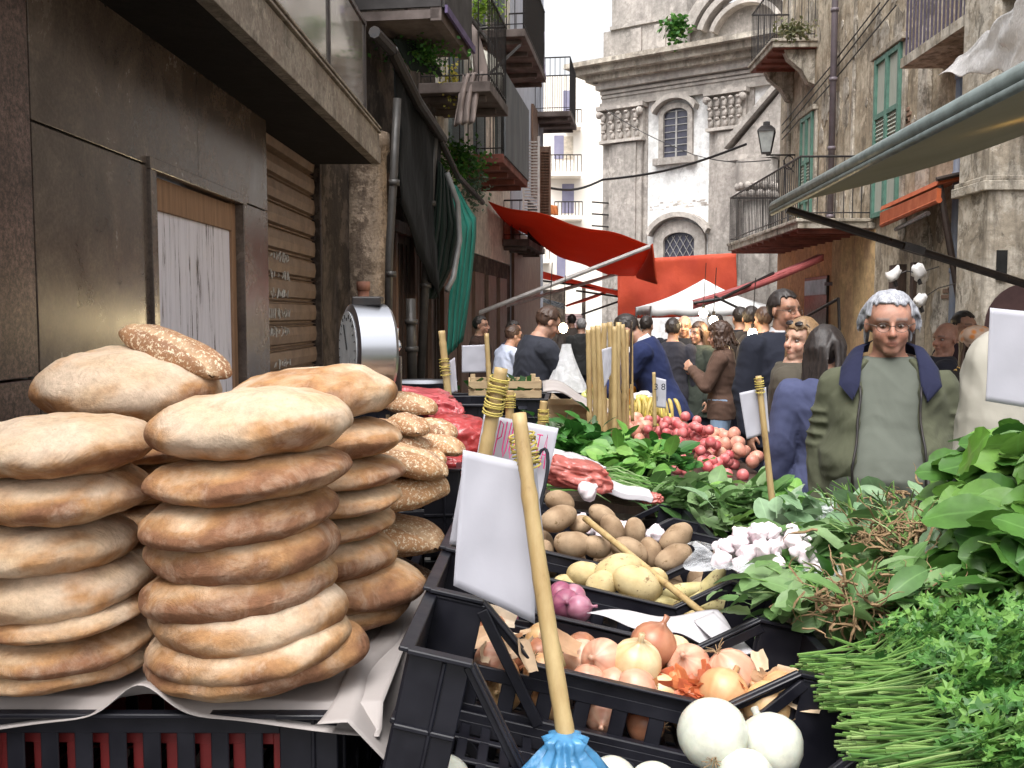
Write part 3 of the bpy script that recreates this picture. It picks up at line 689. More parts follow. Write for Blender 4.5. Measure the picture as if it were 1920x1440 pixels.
# rough broken patches of brick, raised irregular crusts
rg = random.Random(5); mb = MB()
for i in range(150):
    y = rg.uniform(7.5, 19); z = rg.uniform(.6, 7.5); s = rg.uniform(.05, .28)
    if y > yl - .3 and z < 3.2: continue
    n = 22; pts = [Vector((XR - .002, y + s * (.8 + .45 * nz((math.cos(6.283 * j / n) * 2, math.sin(6.283 * j / n) * 2, i), 1)) * math.cos(6.283 * j / n), z + 1.5 * s * (.8 + .6 * nz((math.cos(6.283 * j / n) * 2, math.sin(6.283 * j / n) * 2, i + 9), 1)) * math.sin(6.283 * j / n))) for j in range(n)]
    mb.prism(pts, (-rg.uniform(.004, .014), 0, 0))
mb.build('render_crust', M_R2, h)
mb = MB()
for i in range(26):
    y = rg.uniform(8, 14); z = rg.choice((4.2, 4.0, 1.5, 2.2, 3.0)) + rg.uniform(-.4, .4)
    for j in range(rg.randint(2, 5)): mb.box((XR - .008, y + rg.uniform(-.1, .1), z + j * .075), (.03, rg.uniform(.15, .3), .05))
mb.build('bare_brick', mat('old_brick', (.30, .19, .13), (.18, .12, .09), scale=12, rough=.9, bump=.5), h, bevel=.006)
def rshutter(pxa, pxb, pyt, pyb, label):
    a = rx(pxa, (pyt + 40)).y; b = rx(pxb, pyt).y; zt_ = rx(pxb, pyt).z; zb = zt_ - 2.35
    t = thing('shuttered_window', None, None, (XR, (a + b) / 2, zb)); setparent(t, h); t.location = Vector((XR, (a + b) / 2, zb)) - h.location; t['label'] = label
    b, a = min(a, b), max(a, b)
    mb = MB(); w = .07
    for y in (b, a - w, (a + b) / 2 - .05, (a + b) / 2 + .01): mb.box2((XR - .09, y, zb), (XR - .003, y + (w if y in (b, a - w) else .04), zt_))
    for z in (zb, zb + .72, zb + 1.45, zt_ - .08): mb.box2((XR - .086, b + .003, z), (XR - .004, a - .003, z + .075))
    mb.build('frame', M_GREEN, t, bevel=.004)
    mb = MB(); mb.box2((XR - .05, b + w, zb + .01), (XR - .005, a - w, zt_ - .01))
    for z in np.arange(zb + .8, zb + 1.42, .06): mb.box((XR - .056, (a + b) / 2, z), (.02, a - b - 2 * w - .02, .03), (0, R(30), 0))
    mb.build('boards', M_PGREEN, t)
    mb = MB(); mb.box2((XR - .11, b - .14, zt_ + .01), (XR - .001, a + .14, zt_ + .1)); mb.box2((XR - .05, b - .13, zb), (XR - .001, b - .01, zt_)); mb.box2((XR - .05, a + .01, zb), (XR - .001, a + .13, zt_)); mb.build('surround', M_R2, t, bevel=.01)
rshutter(1650, 1699, 78, 275, 'green shuttered window in full view above the awning')
rshutter(1508, 1531, 208, 400, 'far green shuttered window over the balcony')
mb = MB()
for px, r, c in ((1572, .055, 0), (1815, .05, 1)):
    y = rx(px, 300).y; top = 12 if c == 0 else 4.6
    mb = MB(); mb.tube([(XR - .12, y, .2 if c else 3.1), (XR - .12, y, top)], r, 12)
    for z in np.arange(1, top, 1.15): mb.tube([(XR - .12, y, z), (XR - .12, y, z + .06)], r * 1.25, 12)
    o = mb.build('drainpipe', mat('mauve_pipe', (.17, .14, .16), (.13, .11, .12), scale=7, rough=.5) if c == 0 else mat('blue_grey_pipe', (.17, .21, .30), (.2, .21, .24), scale=3, rough=.5), smooth=True)
    tag(o, ['mauve grey drainpipe running down between the two green shuttered windows', 'blue grey drainpipe on the pale wall behind the white haired man'][c], 'pipe')
# balcony on the upper right house
def rbalcony(Ya, Yb, out, z, label, slab, rail=1.0, th=.14, corbel=False, drop=0):
    t = thing('balcony', label, 'balcony', (XR - out / 2, (Ya + Yb) / 2, z))
    mb = MB(); mb.box2((XR - out, Ya, z), (XR - .003, Yb, z + th)); mb.box2((XR - out - .03, Ya - .03, z + th - .04), (XR - .004, Yb + .03, z + th + .012))
    mb.build('slab', slab, t, bevel=.008)
    mb = MB(); mb.box2((XR - out + .02, Ya + .02, z - .006), (XR - .01, Yb - .02, z - .001))
    for y in np.arange(Ya + .2, Yb, .45): mb.box2((XR - out + .05, y - .03, z - .06), (XR - .005, y + .03, z - .007))
    mb.build('underside', M_RUST, t)
    if corbel:
        for y in (Ya + .12, Yb - .3):
            mb = MB(); mb.prism([(XR - .004, y, z - .01), (XR - out * .7, y, z - .01), (XR - out * .6, y, z - .18), (XR - .25, y, z - .38), (XR - .12, y, z - .6), (XR - .004, y, z - .65)], (0, .22, 0)); mb.build('corbel', M_R2, t, bevel=.01)
    mb = MB(); zt_ = z + th + rail; C = [Vector((XR - .05, Ya + .03, 0)), Vector((XR - out + .03, Ya + .03, 0)), Vector((XR - out + .03, Yb - .03, 0)), Vector((XR - .05, Yb - .03, 0))]
    for a, b in zip(C[:-1], C[1:]):
        mb.tube([(a.x, a.y, zt_), (b.x, b.y, zt_)], .018, 6); mb.tube([(a.x, a.y, z + th + .1), (b.x, b.y, z + th + .1)], .01, 5)
        n = int((b - a).length / .12)
        for i in range(n + 1): p = a.lerp(b, i / n); mb.tube([(p.x, p.y, z + th + .013), (p.x, p.y, zt_)], .008, 5)
    mb.build('railing', M_IRON, t); return t
ya = rx(1533, 100).y; rbalcony(ya, ya + 1.9, .82, rx(1533, 88).z, 'upper balcony with a plant and stone corbels on the decayed house', M_R2, corbel=True)
rbalcony(yl + .1, yl + 5.4, 1.15, 2.97, 'long low balcony with a rusty red underside over the ochre wall', M_R2, .95)
foliage('potted_plant', rx(1488, 55, .6) + Vector((0, 0, .0)), (.3, .25, .18), 260, .09, leafmat('olive_leaf', (.16, .17, .08), (.10, .11, .05), (.22, .2, .1)), 'straggly olive plant on the upper right balcony', seed=11)
# balcony at the top right with a plastic sheet
ya = 9.6; zb = rx(1775, 100, .0).z - .05
t = thing('balcony', 'close barred balcony at the top right corner above the awning', 'balcony', (XR - .3, 10, zb))
mb = MB(); mb.box2((XR - .55, 8.2, zb - .12), (XR - .004, rx(1772, 60).y, zb)); mb.build('slab', M_R2, t)
mb = MB(); yq = rx(1772, 60).y
for y in np.arange(8.2, yq, .11): mb.tube([(XR - .5, y, zb), (XR - .5, y, zb + 1.3)], .014, 6)
mb.tube([(XR - .5, 8.2, zb + 1.3), (XR - .5, yq, zb + 1.3)], .02, 6); mb.build('railing', mat('lilac_iron', (.10, .085, .12), scale=20, rough=.5), t)
M_SHEET = mat('white_plastic_sheet', (.50, .48, .47), (.36, .34, .33), scale=2.5, rough=.28, bump=.5, bscale=6, bdist=.05)
def tr(T, v):
    x = v * (len(T) - 1); i = min(int(x), len(T) - 2); f = x - i; return (T[i][0] * (1 - f) + T[i + 1][0] * f, T[i][1] * (1 - f) + T[i + 1][1] * f)
TP = [(1795, 118), (1830, 78), (1865, 48), (1900, 8), (1990, -60)]; BT = [(1763, 140), (1810, 141), (1860, 136), (1905, 140), (2000, 120)]
def f(u, v):
    a = tr(TP, u); b = tr(BT, u); Y = 9.2 - 2.6 * u; p = at(a[0] * (1 - v) + b[0] * v, a[1] * (1 - v) + b[1] * v, Y); p.y += .05 * math.sin(u * 16 + v * 9) + .12 * nz((u * 4, v * 3, 0)); p.z += .02 * math.sin(u * 25); return p
mb = MB(); mb.sheet(f, 50, 24, .006); o = mb.build('plastic_sheet', M_SHEET, smooth=True); tag(o, 'white crumpled plastic sheet tied below the top right balcony', 'sheet')
# small red awning on iron bracket
t = thing('awning', 'small folded orange red awning on a long iron strut on the right wall', 'awning', rx(1700, 400))
Y1 = rx(1760, 345, .55).y; Y2 = Y1 + 2.6
a = at(1757, 347, Y1); a2 = at(1650, 395, Y2 * .985)
mb = MB(); mb.hexa([a, a2, a2 + Vector((.02, 0, .06)), a + Vector((.02, 0, .06))], (.5, 0, .14)); mb.build('cloth', mat('orange_awning', (.50, .12, .04), (.38, .08, .03), scale=4, rough=.6), t)
mb = MB(); mb.hexa([a + Vector((.0, 0, -.03)), a2 + Vector((.0, 0, -.03)), a2 + Vector((.0, 0, -.2)), a + Vector((.0, 0, -.16))], (.05, 0, -.01)); mb.tube([a + Vector((.03, 0, -.17)), a2 + Vector((.03, 0, -.2))], .035, 8)
mb.build('front_flap', mat('orange_awning', ()), t, smooth=False)
mb = MB(); mb.tube([a + Vector((.05, .05, 0)), at(1805, 600, Y1 * 1.0)], .04, 8); mb.tube([a + Vector((-.02, -.03, .06)), a + Vector((.6, -.03, .2))], .03, 6); mb.tube([at(1680, 430, Y2 * .97), at(1740, 400, Y1)], .03, 6); mb.build('strut', M_DARKMETAL, t)
# ground floor window of the orange wall
t = thing('kiosk_window', None, None, rx(1535, 560)); setparent(t, h); t.location = rx(1535, 560) - h.location
a = rx(1514, 520); b = rx(1556, 518); mb = MB(); mb.box2((XR - .05, b.y, 1.35), (XR - .007, a.y, rx(1535, 519).z)); mb.build('frame', M_DARKMETAL, t)
mb = MB(); mb.box2((XR - .06, b.y + .03, rx(1535, 553).z), (XR - .051, a.y - .03, rx(1535, 523).z - .02)); mb.build('pane', mat('pale_pane', (.42, .46, .52), rough=.6), t)
# iron balcony-door ledge ... small lean awning bracket
mb = MB(); mb.tube([rx(1500, 600, .3), rx(1572, 560, .3)], .025, 6); mb.tube([rx(1572, 558, .3), rx(1574, 620, .3)], .025, 6); o = mb.build('gate_bracket', M_IRON); tag(o, 'thin iron bracket in front of the ochre wall beside the tall man', 'bracket')
# wrapped lamps on cords
M_WRAP = mat('white_wrap', (.75, .73, .72), rough=.5, bump=.5, bscale=30)
for i, (px, py, lab) in enumerate(((1676, 514, 'left one of two white wrapped lamps on a cord above the white haired man'), (1721, 510, 'right one of two white wrapped lamps on a cord above the white haired man'), (1725, 562, 'lowest white wrapped lamp, right of the white haired man'))):
    c = at(px, py, 9.5); mb = MB(); mb.lathe([(.015, .07), (.04, .05), (.06, -.02), (.045, -.05), (.02, -.06)], 12, c, (R(20), R(25 - 50 * (i % 2)), 0), fn=lambda v: v * (1 + .7 * nz(v, 30, i)))
    t = thing('wrapped_lamp', lab, 'lamp', c); mb.build('shade', M_WRAP, t, smooth=True)
    mb = MB(); mb.tube([c + Vector((0, 0, -.05)), c + Vector((.03, 0, -.12))], .02, 6); mb.build('bulb_holder', M_IRON, t)
mb = MB(); mb.tube([at(1676, 518, 9.5), at(1700, 508, 9.5), at(1721, 512, 9.5), at(1760, 500, 10.5)], .006, 4); mb.tube([at(1725, 562, 9.5), at(1760, 540, 9.8), at(1790, 532, 10.5)], .006, 4); o = mb.build('lamp_cord', M_IRON); tag(o, 'thin cord carrying the white wrapped lamps', 'cord')
# dark timber posts and doors on the ground floor right
for px, w in ((1690, .35), (1725, .12), (1838, .14)): y = rx(px, 560).y; mb = MB(); mb.box2((XR - .12, y - w / 2, 0), (XR - .005, y + w / 2, 2.35)); o = mb.build('door_post', M_DWOOD, h)
# right pillar building
h4 = thing('stone_pillar', 'pale stone pillar with an iron band and an arch at the right edge', 'pillar', (4.6, 10.3, 0))
ya, yb = 9.9, 10.6; xa = at(1852, 400, 9.9).x
mb = MB(); mb.box2((xa, 9.9, 0), (xa + 3, 10.6, 7)); mb.build('shaft', M_R2, h4, bevel=.02)
mb = MB(); mb.box2((xa - .06, 9.86, 2.9), (xa + 3, 10.64, 3.0)); mb.box2((xa - .04, 9.88, 3.0), (xa + 3, 10.62, 3.05)); mb.build('band', M_R2, h4, bevel=.01)
mb = MB(); mb.box2((xa + .45, 9.85, 2.35), (xa + .75, 9.885, 3.4)); mb.build('blue_shutter', mat('blue_paint', (.06, .05, .2)), h4)
M_BROWND = mat('brown_dark', (.06, .03, .03), rough=.8)
mb = MB(); n = 14; pts = [(xa + .42 + .42 * math.cos(math.pi * j / n), 9.885, 1.55 + .42 * math.sin(math.pi * j / n)) for j in range(n + 1)] + [(xa, 9.885, 0), (xa + .84, 9.885, 0)]
mb.prism(pts, (0, -.01, 0)); mb.build('arch_opening', M_BROWND, h4)
mb = MB(); mb.box2((xa + .1, 9.87, 2.0), (xa + .2, 9.897, 2.3)); mb.build('vent', M_BLACK, h4)

# ================================================================== GREEN GREY AWNING OVERHEAD RIGHT
k = N('awning_underside'); mp = k.map(); a = k.noise(1.5, mp, 4); r = k.ramp(a, [(.3, (.16, .155, .12)), (.7, (.22, .21, .165))]); k.color(r); k.set(Roughness=.7)
trn = k.n('ShaderNodeBsdfTranslucent'); trn.inputs[0].default_value = (.35, .34, .25, 1); ms = k.n('ShaderNodeMixShader'); ms.inputs[0].default_value = .25
k.l(k.p, 0, ms, 1); k.l(trn, 0, ms, 2); k.l(ms, 0, k.out, 'Surface'); M_AWN = k.m
t = thing('awning', 'wide grey green awning with a rounded front bar over the right hand stall', 'awning', (3.5, 6, 0))
P1 = at(1452, 388, 7.65); XA = P1.x; P2 = onx(2050, 70, XA)
dx = at(1920, 232, 7.65) - P1; sl = dx.z / dx.x
print('awning', P1, P2, sl)
def f(u, v):
    p = P2.lerp(P1, u) + Vector((1, 0, sl)) * (v * 2.9); p.z -= .10 * math.sin(math.pi * v) ; return p
mb = MB(); mb.sheet(f, 20, 12, .012); mb.build('cloth', M_AWN, t, smooth=True)
mb = MB(); mb.tube([P2, P1], .045, 12); mb.tube([P2 + Vector((-.02, 0, -.05)), P1 + Vector((-.02, 0, -.05))], .02, 8); mb.build('front_bar', mat('grey_green_bar', (.16, .19, .185), (.11, .13, .125), scale=12, rough=.4), t, smooth=True)
mb = MB(); a = at(1475, 392, 7.6); b = at(1930, 535, 7.6); mb.tube([a, b], .032, 8); mb.box(a.lerp(b, .52), (.16, .09, .06), (0, R(17), 0)); mb.build('arm', M_DARKMETAL, t)
# lamp under that awning
lp = at(1912, 190, 5.6); t = thing('hanging_lamp', 'warm lit lamp right up under the grey green awning', 'lamp', lp); mb = MB(); mb.ell(lp, (.05, .05, .07)); mb.build('bulb', emit('bulb_glow', (1, .55, .2), 25), t, smooth=True)
mb = MB(); mb.tube([lp + Vector((0, 0, .06)), lp + Vector((0, 0, .13))], .025, 8); mb.build('bulb_holder', M_IRON, t)
ld = bpy.data.lights.new('lamp_light', 'POINT'); ld.energy = 9; ld.color = (1, .6, .25); ld.shadow_soft_size = .08; lo = bpy.data.objects.new('lamp_light', ld); col.objects.link(lo); setparent(lo, t); lo.location = (-.12, -.1, -.05)

# ================================================================== CHURCH
CD = Vector((.827, -.562, 0)).normalized(); CN = Vector((-CD.y * -1, -CD.x, 0)); CN = Vector((-.562, -.827, 0))
C0 = at(1130, 590, 34.0); C0.z = 0
M_CH = plaster('church_stone', (.52, .475, .43), (.43, .39, .355), (.25, .225, .205), scale=.55, bump=.7, streak=.5)
M_CHD = plaster('church_stone_dark', (.44, .40, .365), (.36, .33, .30), (.20, .18, .165), scale=.8, bump=.7, streak=.6)
M_WHITE = plaster('white_wall', (.80, .80, .79), (.74, .74, .73), (.5, .48, .46), scale=.5, bump=.1, streak=.35)
def cp(px, py, out=0): return onpl(px, py, C0 + CN * out, CN)
def cu(px): return (cp(px, 400) - C0).dot(CD)
def cz(px, py): return cp(px, py).z
def cbox(mb, u0, u1, z0, z1, out, back=-.1, m=0):
    a = C0 + CD * u0 + CN * back; b = C0 + CD * u1 + CN * back
    mb.hexa([(a.x, a.y, z0), (b.x, b.y, z0), (b.x, b.y, z1), (a.x, a.y, z1)], CN * (out - back), m)
ch = thing('church', 'grey baroque stone church front with pilasters and arched windows closing the lane', 'church', C0)
uL, uR = -.0, 14.0
zc1 = cz(1132, 108); zc0 = cz(1132, 142)          # main cornice
print('church', cu(1200), cu(1330), cu(1400), cu(1450), zc0, zc1)
mb = MB(); cbox(mb, uL, uR, 0, zc0 + .1, 0, -3.0); mb.build('wall', M_WHITE, ch)
# frieze and cornice
zfr = cz(1160, 200)
mb = MB(); cbox(mb, uL - .02, uR, zfr, zc0 - .55, .12); cbox(mb, uL - .06, uR, zfr - .02, zfr + .14, .2); cbox(mb, uL - .04, uR, zfr + .3, zfr + .38, .17); cbox(mb, uL - .05, uR, zc0 - .7, zc0 - .6, .2)
cbox(mb, uL - .15, uR, zc0 - .55, zc0 - .3, .35); mb.build('frieze', M_CH, ch)
mb = MB(); cbox(mb, uL - .4, uR, zc0 - .3, zc0 - .1, .6); cbox(mb, uL - .7, uR, zc0 - .1, zc0 + .12, .9); cbox(mb, uL - .95, uR, zc0 + .12, zc0 + .28, 1.15)
mb.build('cornice', plaster('cornice_stone', (.50, .45, .38), (.40, .35, .29), (.17, .15, .13), scale=.8, bump=.7, streak=.7), ch)
# attic storey with volute
mb = MB(); cbox(mb, -.1, 9, zc0 + .28, zc0 + 1.5, -.1, -1.5); cbox(mb, .2, 3.0, zc0 + 1.5, zc0 + 3.0, -.15, -1.5); cbox(mb, .2, 9, zc0 + 1.5, zc0 + 1.62, .0, -1.5)
for u in (1.0, 1.9, 2.8): cbox(mb, u, u + .4, zc0 + .6, zc0 + 1.4, -.02)
mb.build('attic', M_CHD, ch)
mb = MB(); n = 22
for r0, w in ((2.2, .35), (1.7, .2), (1.25, .15)):
    pts = []
    for j in range(n + 1):
        a = math.pi * (.15 + .75 * j / n); pts.append((5.2 + r0 * math.cos(a), zc0 + .4 + r0 * .95 * math.sin(a)))
    for j in range(n):
        (u0, z0), (u1, z1) = pts[j], pts[j + 1]; s_ = (r0 - w) / r0
        q = [(u0, z0), (u1, z1), (5.2 + (u1 - 5.2) * s_, zc0 + .4 + (z1 - zc0 - .4) * s_), (5.2 + (u0 - 5.2) * s_, zc0 + .4 + (z0 - zc0 - .4) * s_)]
        mb.hexa([tuple(C0 + CD * u + CN * -.1)[:2] + (z,) for u, z in q], CN * .4)
mb.build('volute', M_CH, ch)
# pilasters with capitals
def pilaster(pa, pb, label):
    ua, ub = cu(pa), cu(pb); w = ub - ua; zt_ = cz((pa + pb) / 2, 0) ; zcap = zfr - .02; zcb = zcap - 1.15
    mb = MB(); cbox(mb, ua, ub, 0, zcap, .08); cbox(mb, ua + w * .2, ub - w * .0, 0, zcb, .2); cbox(mb, ua + w * .30, ub - w * .12, 0, zcb - .15, .27)
    z = .4
    mb.build('pilaster', M_CHD, ch)
    mb = MB(); cbox(mb, ua - .02, ub + .08, zcb - .1, zcb, .36); cbox(mb, ua + .0, ub + .05, zcb, zcap - .12, .22); cbox(mb, ua - .08, ub + .15, zcap - .14, zcap + .0, .45)
    rg = random.Random(int(pa))
    for r_ in range(3):
        for j in range(5):
            u = ua + w * (.1 + .2 * j); z = zcb + .15 + r_ * .3; p = C0 + CD * u + CN * (.26 + .05 * r_); mb.ell((p.x, p.y, z), (.09, .12, .16), None, 8, 6)
            mb.ell((p.x + CN.x * .1, p.y + CN.y * .1, z + .12), (.08, .07, .05), None, 8, 6)
    for u in (ua + .02, ub - .0): p = C0 + CD * u + CN * .38; mb.ell((p.x, p.y, zcap - .28), (.13, .13, .13), None, 10, 8)
    mb.build('capital', M_CH, ch)
pilaster(1132, 1207, 'a'); pilaster(1330, 1397, 'b')
mb = MB(); cbox(mb, cu(1400), cu(1412), 0, zfr - .02, .1); cbox(mb, cu(1207), cu(1214), 0, zfr - .02, .05); mb.build('pilaster_edge', M_CHD, ch)
# windows
def archwin(pxa, pxb, pyt, pyb, depth, gr, frame, pediment):
    ua, ub = cu(pxa), cu(pxb); zt_ = cz((pxa + pxb) / 2, pyt); zb = cz((pxa + pxb) / 2, pyb); r_ = (ub - ua) / 2; um = (ua + ub) / 2; zs_ = zt_ - r_ * .5
    t = thing('window', None, None, C0); setparent(t, ch); t.location = (0, 0, 0)
    def P(u, z, o): p = C0 + CD * u + CN * o; return Vector((p.x, p.y, z))
    arc = [(um + r_ * math.cos(math.pi * j / 12), zs_ + r_ * .5 * math.sin(math.pi * j / 12)) for j in range(13)]
    mb = MB(); mb.prism([P(u, z, .012) for u, z in [(ub, zb)] + arc + [(ua, zb)]], CN * .01); mb.build('pane', mat('dark_glass', (.03, .03, .045), (.07, .07, .10), scale=3, rough=.2), t)
    w = frame; ro = r_ + w; out = [(um + ro * math.cos(math.pi * j / 12), zs_ + (r_ * .5 + w) * math.sin(math.pi * j / 12)) for j in range(13)]
    mb = MB(); inn = [(ub, zb)] + arc + [(ua, zb)]; oo = [(um + ro, zb)] + out + [(um - ro, zb)]
    for j in range(len(inn) - 1): mb.hexa([P(*inn[j], .0), P(*inn[j + 1], .0), P(*oo[j + 1], .0), P(*oo[j], .0)], CN * depth)
    cbox(mb, um - ro - .15, um + ro + .15, zb - .22, zb, depth + .12, 0)
    mb.build('frame', M_CHD, t)
    if pediment:
        mb = MB(); o2 = [(um + (ro + .25) * math.cos(math.pi * (.12 + .76 * j / 12)), zs_ + (r_ * .5 + w + .28) * math.sin(math.pi * (.12 + .76 * j / 12))) for j in range(13)]
        o3 = [(um + (u - um) * .93, z - .16) for u, z in o2]
        for j in range(12): mb.hexa([P(*o3[j], 0), P(*o3[j + 1], 0), P(*o2[j + 1], 0), P(*o2[j], 0)], CN * (depth + .22))
        mb.build('hood', M_CH, t)
    mb = MB()
    if gr == 'cross':
        cbox(mb, um - .03, um + .03, zb, zt_ - .05, .06, .025)
        for z in np.arange(zb + .2, zt_, .22): cbox(mb, ua, ub, z - .012, z + .012, .05, .024)
    else:
        n = 7
        for j in range(-n, n + 1):
            for s in (1, -1):
                u0 = um + j * .24; p0 = (u0, zb); p1 = (u0 + s * (zt_ - zb) * .6, zt_)
                if s > 0 or s < 0:
                    pts = [P(p0[0] + (p1[0] - p0[0]) * q, p0[1] + (p1[1] - p0[1]) * q, .05) for q in np.linspace(0, 1, 10)]
                    pts = [p for p in pts if ua < (p - C0).dot(CD) < ub and p.z < zs_ + r_ * .5 * math.sqrt(max(0, 1 - (((p - C0).dot(CD) - um) / r_) ** 2))]
                    if len(pts) > 1: mb.tube(pts, .014, 4)
    mb.build('bars', mat('grey_bars', (.35, .34, .33)), t)
archwin(1245, 1290, 204, 296, .14, 'cross', .17, True)
archwin(1248, 1306, 436, 492, .16, 'diag', .38, True)
# ledges on the white wall: plaster scars
mb = MB(); rg = random.Random(2)
for i in range(26): u = cu(1215) + (cu(1325) - cu(1215)) * rg.random(); z = cz(1265, 385) + rg.uniform(-.12, .12); cbox(mb, u, u + rg.uniform(.05, .2), z, z + rg.uniform(.02, .06), .006, 0)
mb.build('plaster_scar', M_CH, ch)
# side portal at the right: broken pediment and column
M_ = M_CHD; mb = MB(); ua, ub = cu(1402), cu(1500)
za = cz(1400, 275); zp = cz(1450, 215)
def P(u, z, o): p = C0 + CD * u + CN * o; return Vector((p.x, p.y, z))
mb.prism([P(ua, za - .25, 0), P(ub, zp + .6, 0), P(ub, zp + .2, 0), P(ub, za - .45, 0), P(ua, za - .45, 0)], CN * 1.3)
mb.prism([P(ua - .2, za, 0), P(ub, zp + .95, 0), P(ub, zp + .75, 0), P(ua - .2, za - .25, 0)], CN * 1.5)
cbox(mb, ua - .1, ub, za - .62, za - .46, 1.4); cbox(mb, ua + .1, ub, 0, za - .62, .5)
mb.build('side_portal', M_CHD, ch)
mb = MB(); c = P(cu(1442), 0, 1.1); zc_ = cz(1440, 352); zc2 = cz(1440, 385)
mb.lathe([(.42, 0), (.42, 4), (.38, zc2)], 20, (c.x, c.y, 0)); mb.build('column', M_CHD, ch, smooth=True)
mb = MB(); mb.lathe([(.40, zc2), (.5, zc2 + .15), (.45, zc2 + .3), (.6, zc2 + .5), (.62, za - .66)], 20, (c.x, c.y, 0))
for j in range(14):
    a = 2 * math.pi * j / 14
    for zz in (.2, .45): mb.ell((c.x + .55 * math.cos(a + zz), c.y + .55 * math.sin(a + zz), zc2 + zz), (.12, .12, .12), None, 8, 6)
mb.build('capital', M_CH, ch)
foliage('weed_tuft', cp(1268, 42, 1.0) , (.4, .3, .3), 260, .22, LG1, 'tuft of green weeds growing on the church cornice', droop=.2, seed=20)
mb = MB()
for i in range(9): z = cz(1134, 150 + i * 4) if i < 3 else cz(1134, 380 + (i - 3) * 22); p = C0 + CN * .3; mb.tube([(p.x - .25, p.y, z), (p.x + .45, p.y, z - .05)], .03, 5)
o = mb.build('cable_bracket', M_IRON, ch)

# ================================================================== CREAM BUILDING AT THE END (plane Y = 47)
YC = 47
fb = thing('cream_building', 'sunlit cream apartment building with iron balconies behind the lane', 'building', at(1060, 590, YC))
M_FC = mat('sunlit_cream', (.86, .80, .72), (.82, .75, .67), scale=.6, rough=.9)
a = at(1000, 150, YC); b = at(1150, 150, YC); zt_ = at(1050, 143, YC).z
mb = MB(); mb.box2((a.x - 6, YC, 0), (b.x + 4, YC + 6, zt_)); mb.build('wall', M_FC, fb)
M_LS = mat('lilac_shutter', (.25, .24, .33), (.2, .19, .28), scale=2, rough=.8); M_CB = mat('cream_blind', (.6, .52, .42), rough=.9)
for (x0, x1, y0_, y1_, mm) in ((1056, 1072, 170, 228, M_LS), (1039, 1057, 254, 298, M_LS), (1057, 1074, 256, 298, M_CB), (1054, 1076, 345, 400, M_LS), (1044, 1060, 480, 530, M_LS)):
    p, q = at(x0, y0_, YC), at(x1, y1_, YC); mb = MB(); mb.box2((p.x, YC - .04, q.z), (q.x, YC + .01, p.z)); mb.build('shutter', mm, fb)
for (x0, x1, yr, ys_) in ((1062, 1090, 205, 230), (1028, 1090, 290, 322), (1040, 1092, 378, 404), (960, 1030, 445, 486)):
    p, q = at(x0, yr, YC - 1), at(x1, ys_, YC - 1); mb = MB(); mb.box2((p.x, YC - 1, q.z - .18), (q.x, YC - .001, q.z)); sb = mb.build('balcony', M_FC, fb)
    mb = MB(); n = int((q.x - p.x) / .16)
    for i in range(n + 1): x = p.x + (q.x - p.x) * i / n; mb.tube([(x, YC - .95, q.z), (x, YC - .95, p.z)], .018, 4)
    mb.tube([(p.x, YC - .95, p.z), (q.x, YC - .95, p.z)], .03, 5); mb.build('railing', M_IRON, sb)
# far buildings closing the lane at street level
fs = thing('far_shopfronts', 'low dark shopfronts at the end of the lane behind the stalls', 'shopfront', at(1050, 590, 33))
mb = MB(); a = at(1000, 590, 33); b = at(1128, 590, 33); mb.box2((a.x - .5, 33, 0), (at(1060, 590, 33).x, 33.5, 2.5)); mb.box2((at(1092, 600, 33).x, 33, 0), (at(1098, 590, 33).x, 33.5, 2.6)); mb.build('wall', M_OLDR, fs)
mb = MB(); p = at(1060, 588, 33); q = at(1092, 640, 33); mb.box2((p.x, 33.1, 0), (q.x, 33.2, p.z))
for z in np.arange(.2, p.z, .1): mb.box2((p.x, 33.08, z), (q.x, 33.1, z + .07))
mb.build('roller_shutter', mat('pink_shutter', (.42, .30, .29), (.36, .26, .25), scale=3, rough=.7), fs)

# ================================================================== RED BACKDROP CLOTH AND WHITE GAZEBO
M_ORR = mat('orange_red_sheet', (.62, .085, .035), (.50, .06, .03), scale=1.2, rough=.7, bump=.3, bscale=5, bdist=.05)
A, B, C_, D_ = at(1158, 488, 24.5), at(1380, 474, 23.5), at(1383, 592, 23.5), at(1158, 598, 24.5)
mb = MB()
def f(u, v):
    p = (A.lerp(B, u)).lerp(D_.lerp(C_, u), v); p.y += .10 * nz((u * 4, v * 2, 0), 1, 3) + .03 * math.sin(u * 30); return p
mb.sheet(f, 40, 12, .01); o = mb.build('red_sheet', M_ORR, smooth=True); tag(o, 'large orange red sheet hung across the lane in front of the church', 'sheet')
t = thing('gazebo', 'white market gazebo with a pointed roof in front of the red sheet', 'gazebo', at(1325, 590, 19))
M_GZ = mat('white_canvas', (.78, .78, .77), (.7, .7, .7), scale=2, rough=.7, bump=.2, bscale=8, bdist=.02)
ap = at(1320, 523, 19); y_a, y_b = 17.9, 20.4
c1 = at(1220, 574, y_a); c2 = at(1452, 566, y_a); ze = c1.z; xa, xb = c1.x, c2.x
Q = [Vector((xa, y_a, ze)), Vector((xb, y_a, ze)), Vector((xb, y_b, ze)), Vector((xa, y_b, ze))]
mb = MB()
for i in range(4): mb.sheet(lambda u, v, a=Q[i], b=Q[(i + 1) % 4]: (a.lerp(b, u)).lerp(ap, v) - Vector((0, 0, .07 * math.sin(math.pi * v))), 10, 8, .008)
mb.build('roof', M_GZ, t, smooth=True)
mb = MB()
for i in range(4): mb.sheet(lambda u, v, a=Q[i], b=Q[(i + 1) % 4]: a.lerp(b, u) - Vector((0, 0, .17 * v + .02 * math.sin(u * 25) * v)), 20, 2, .006)
mb.build('valance', M_GZ, t, smooth=True)
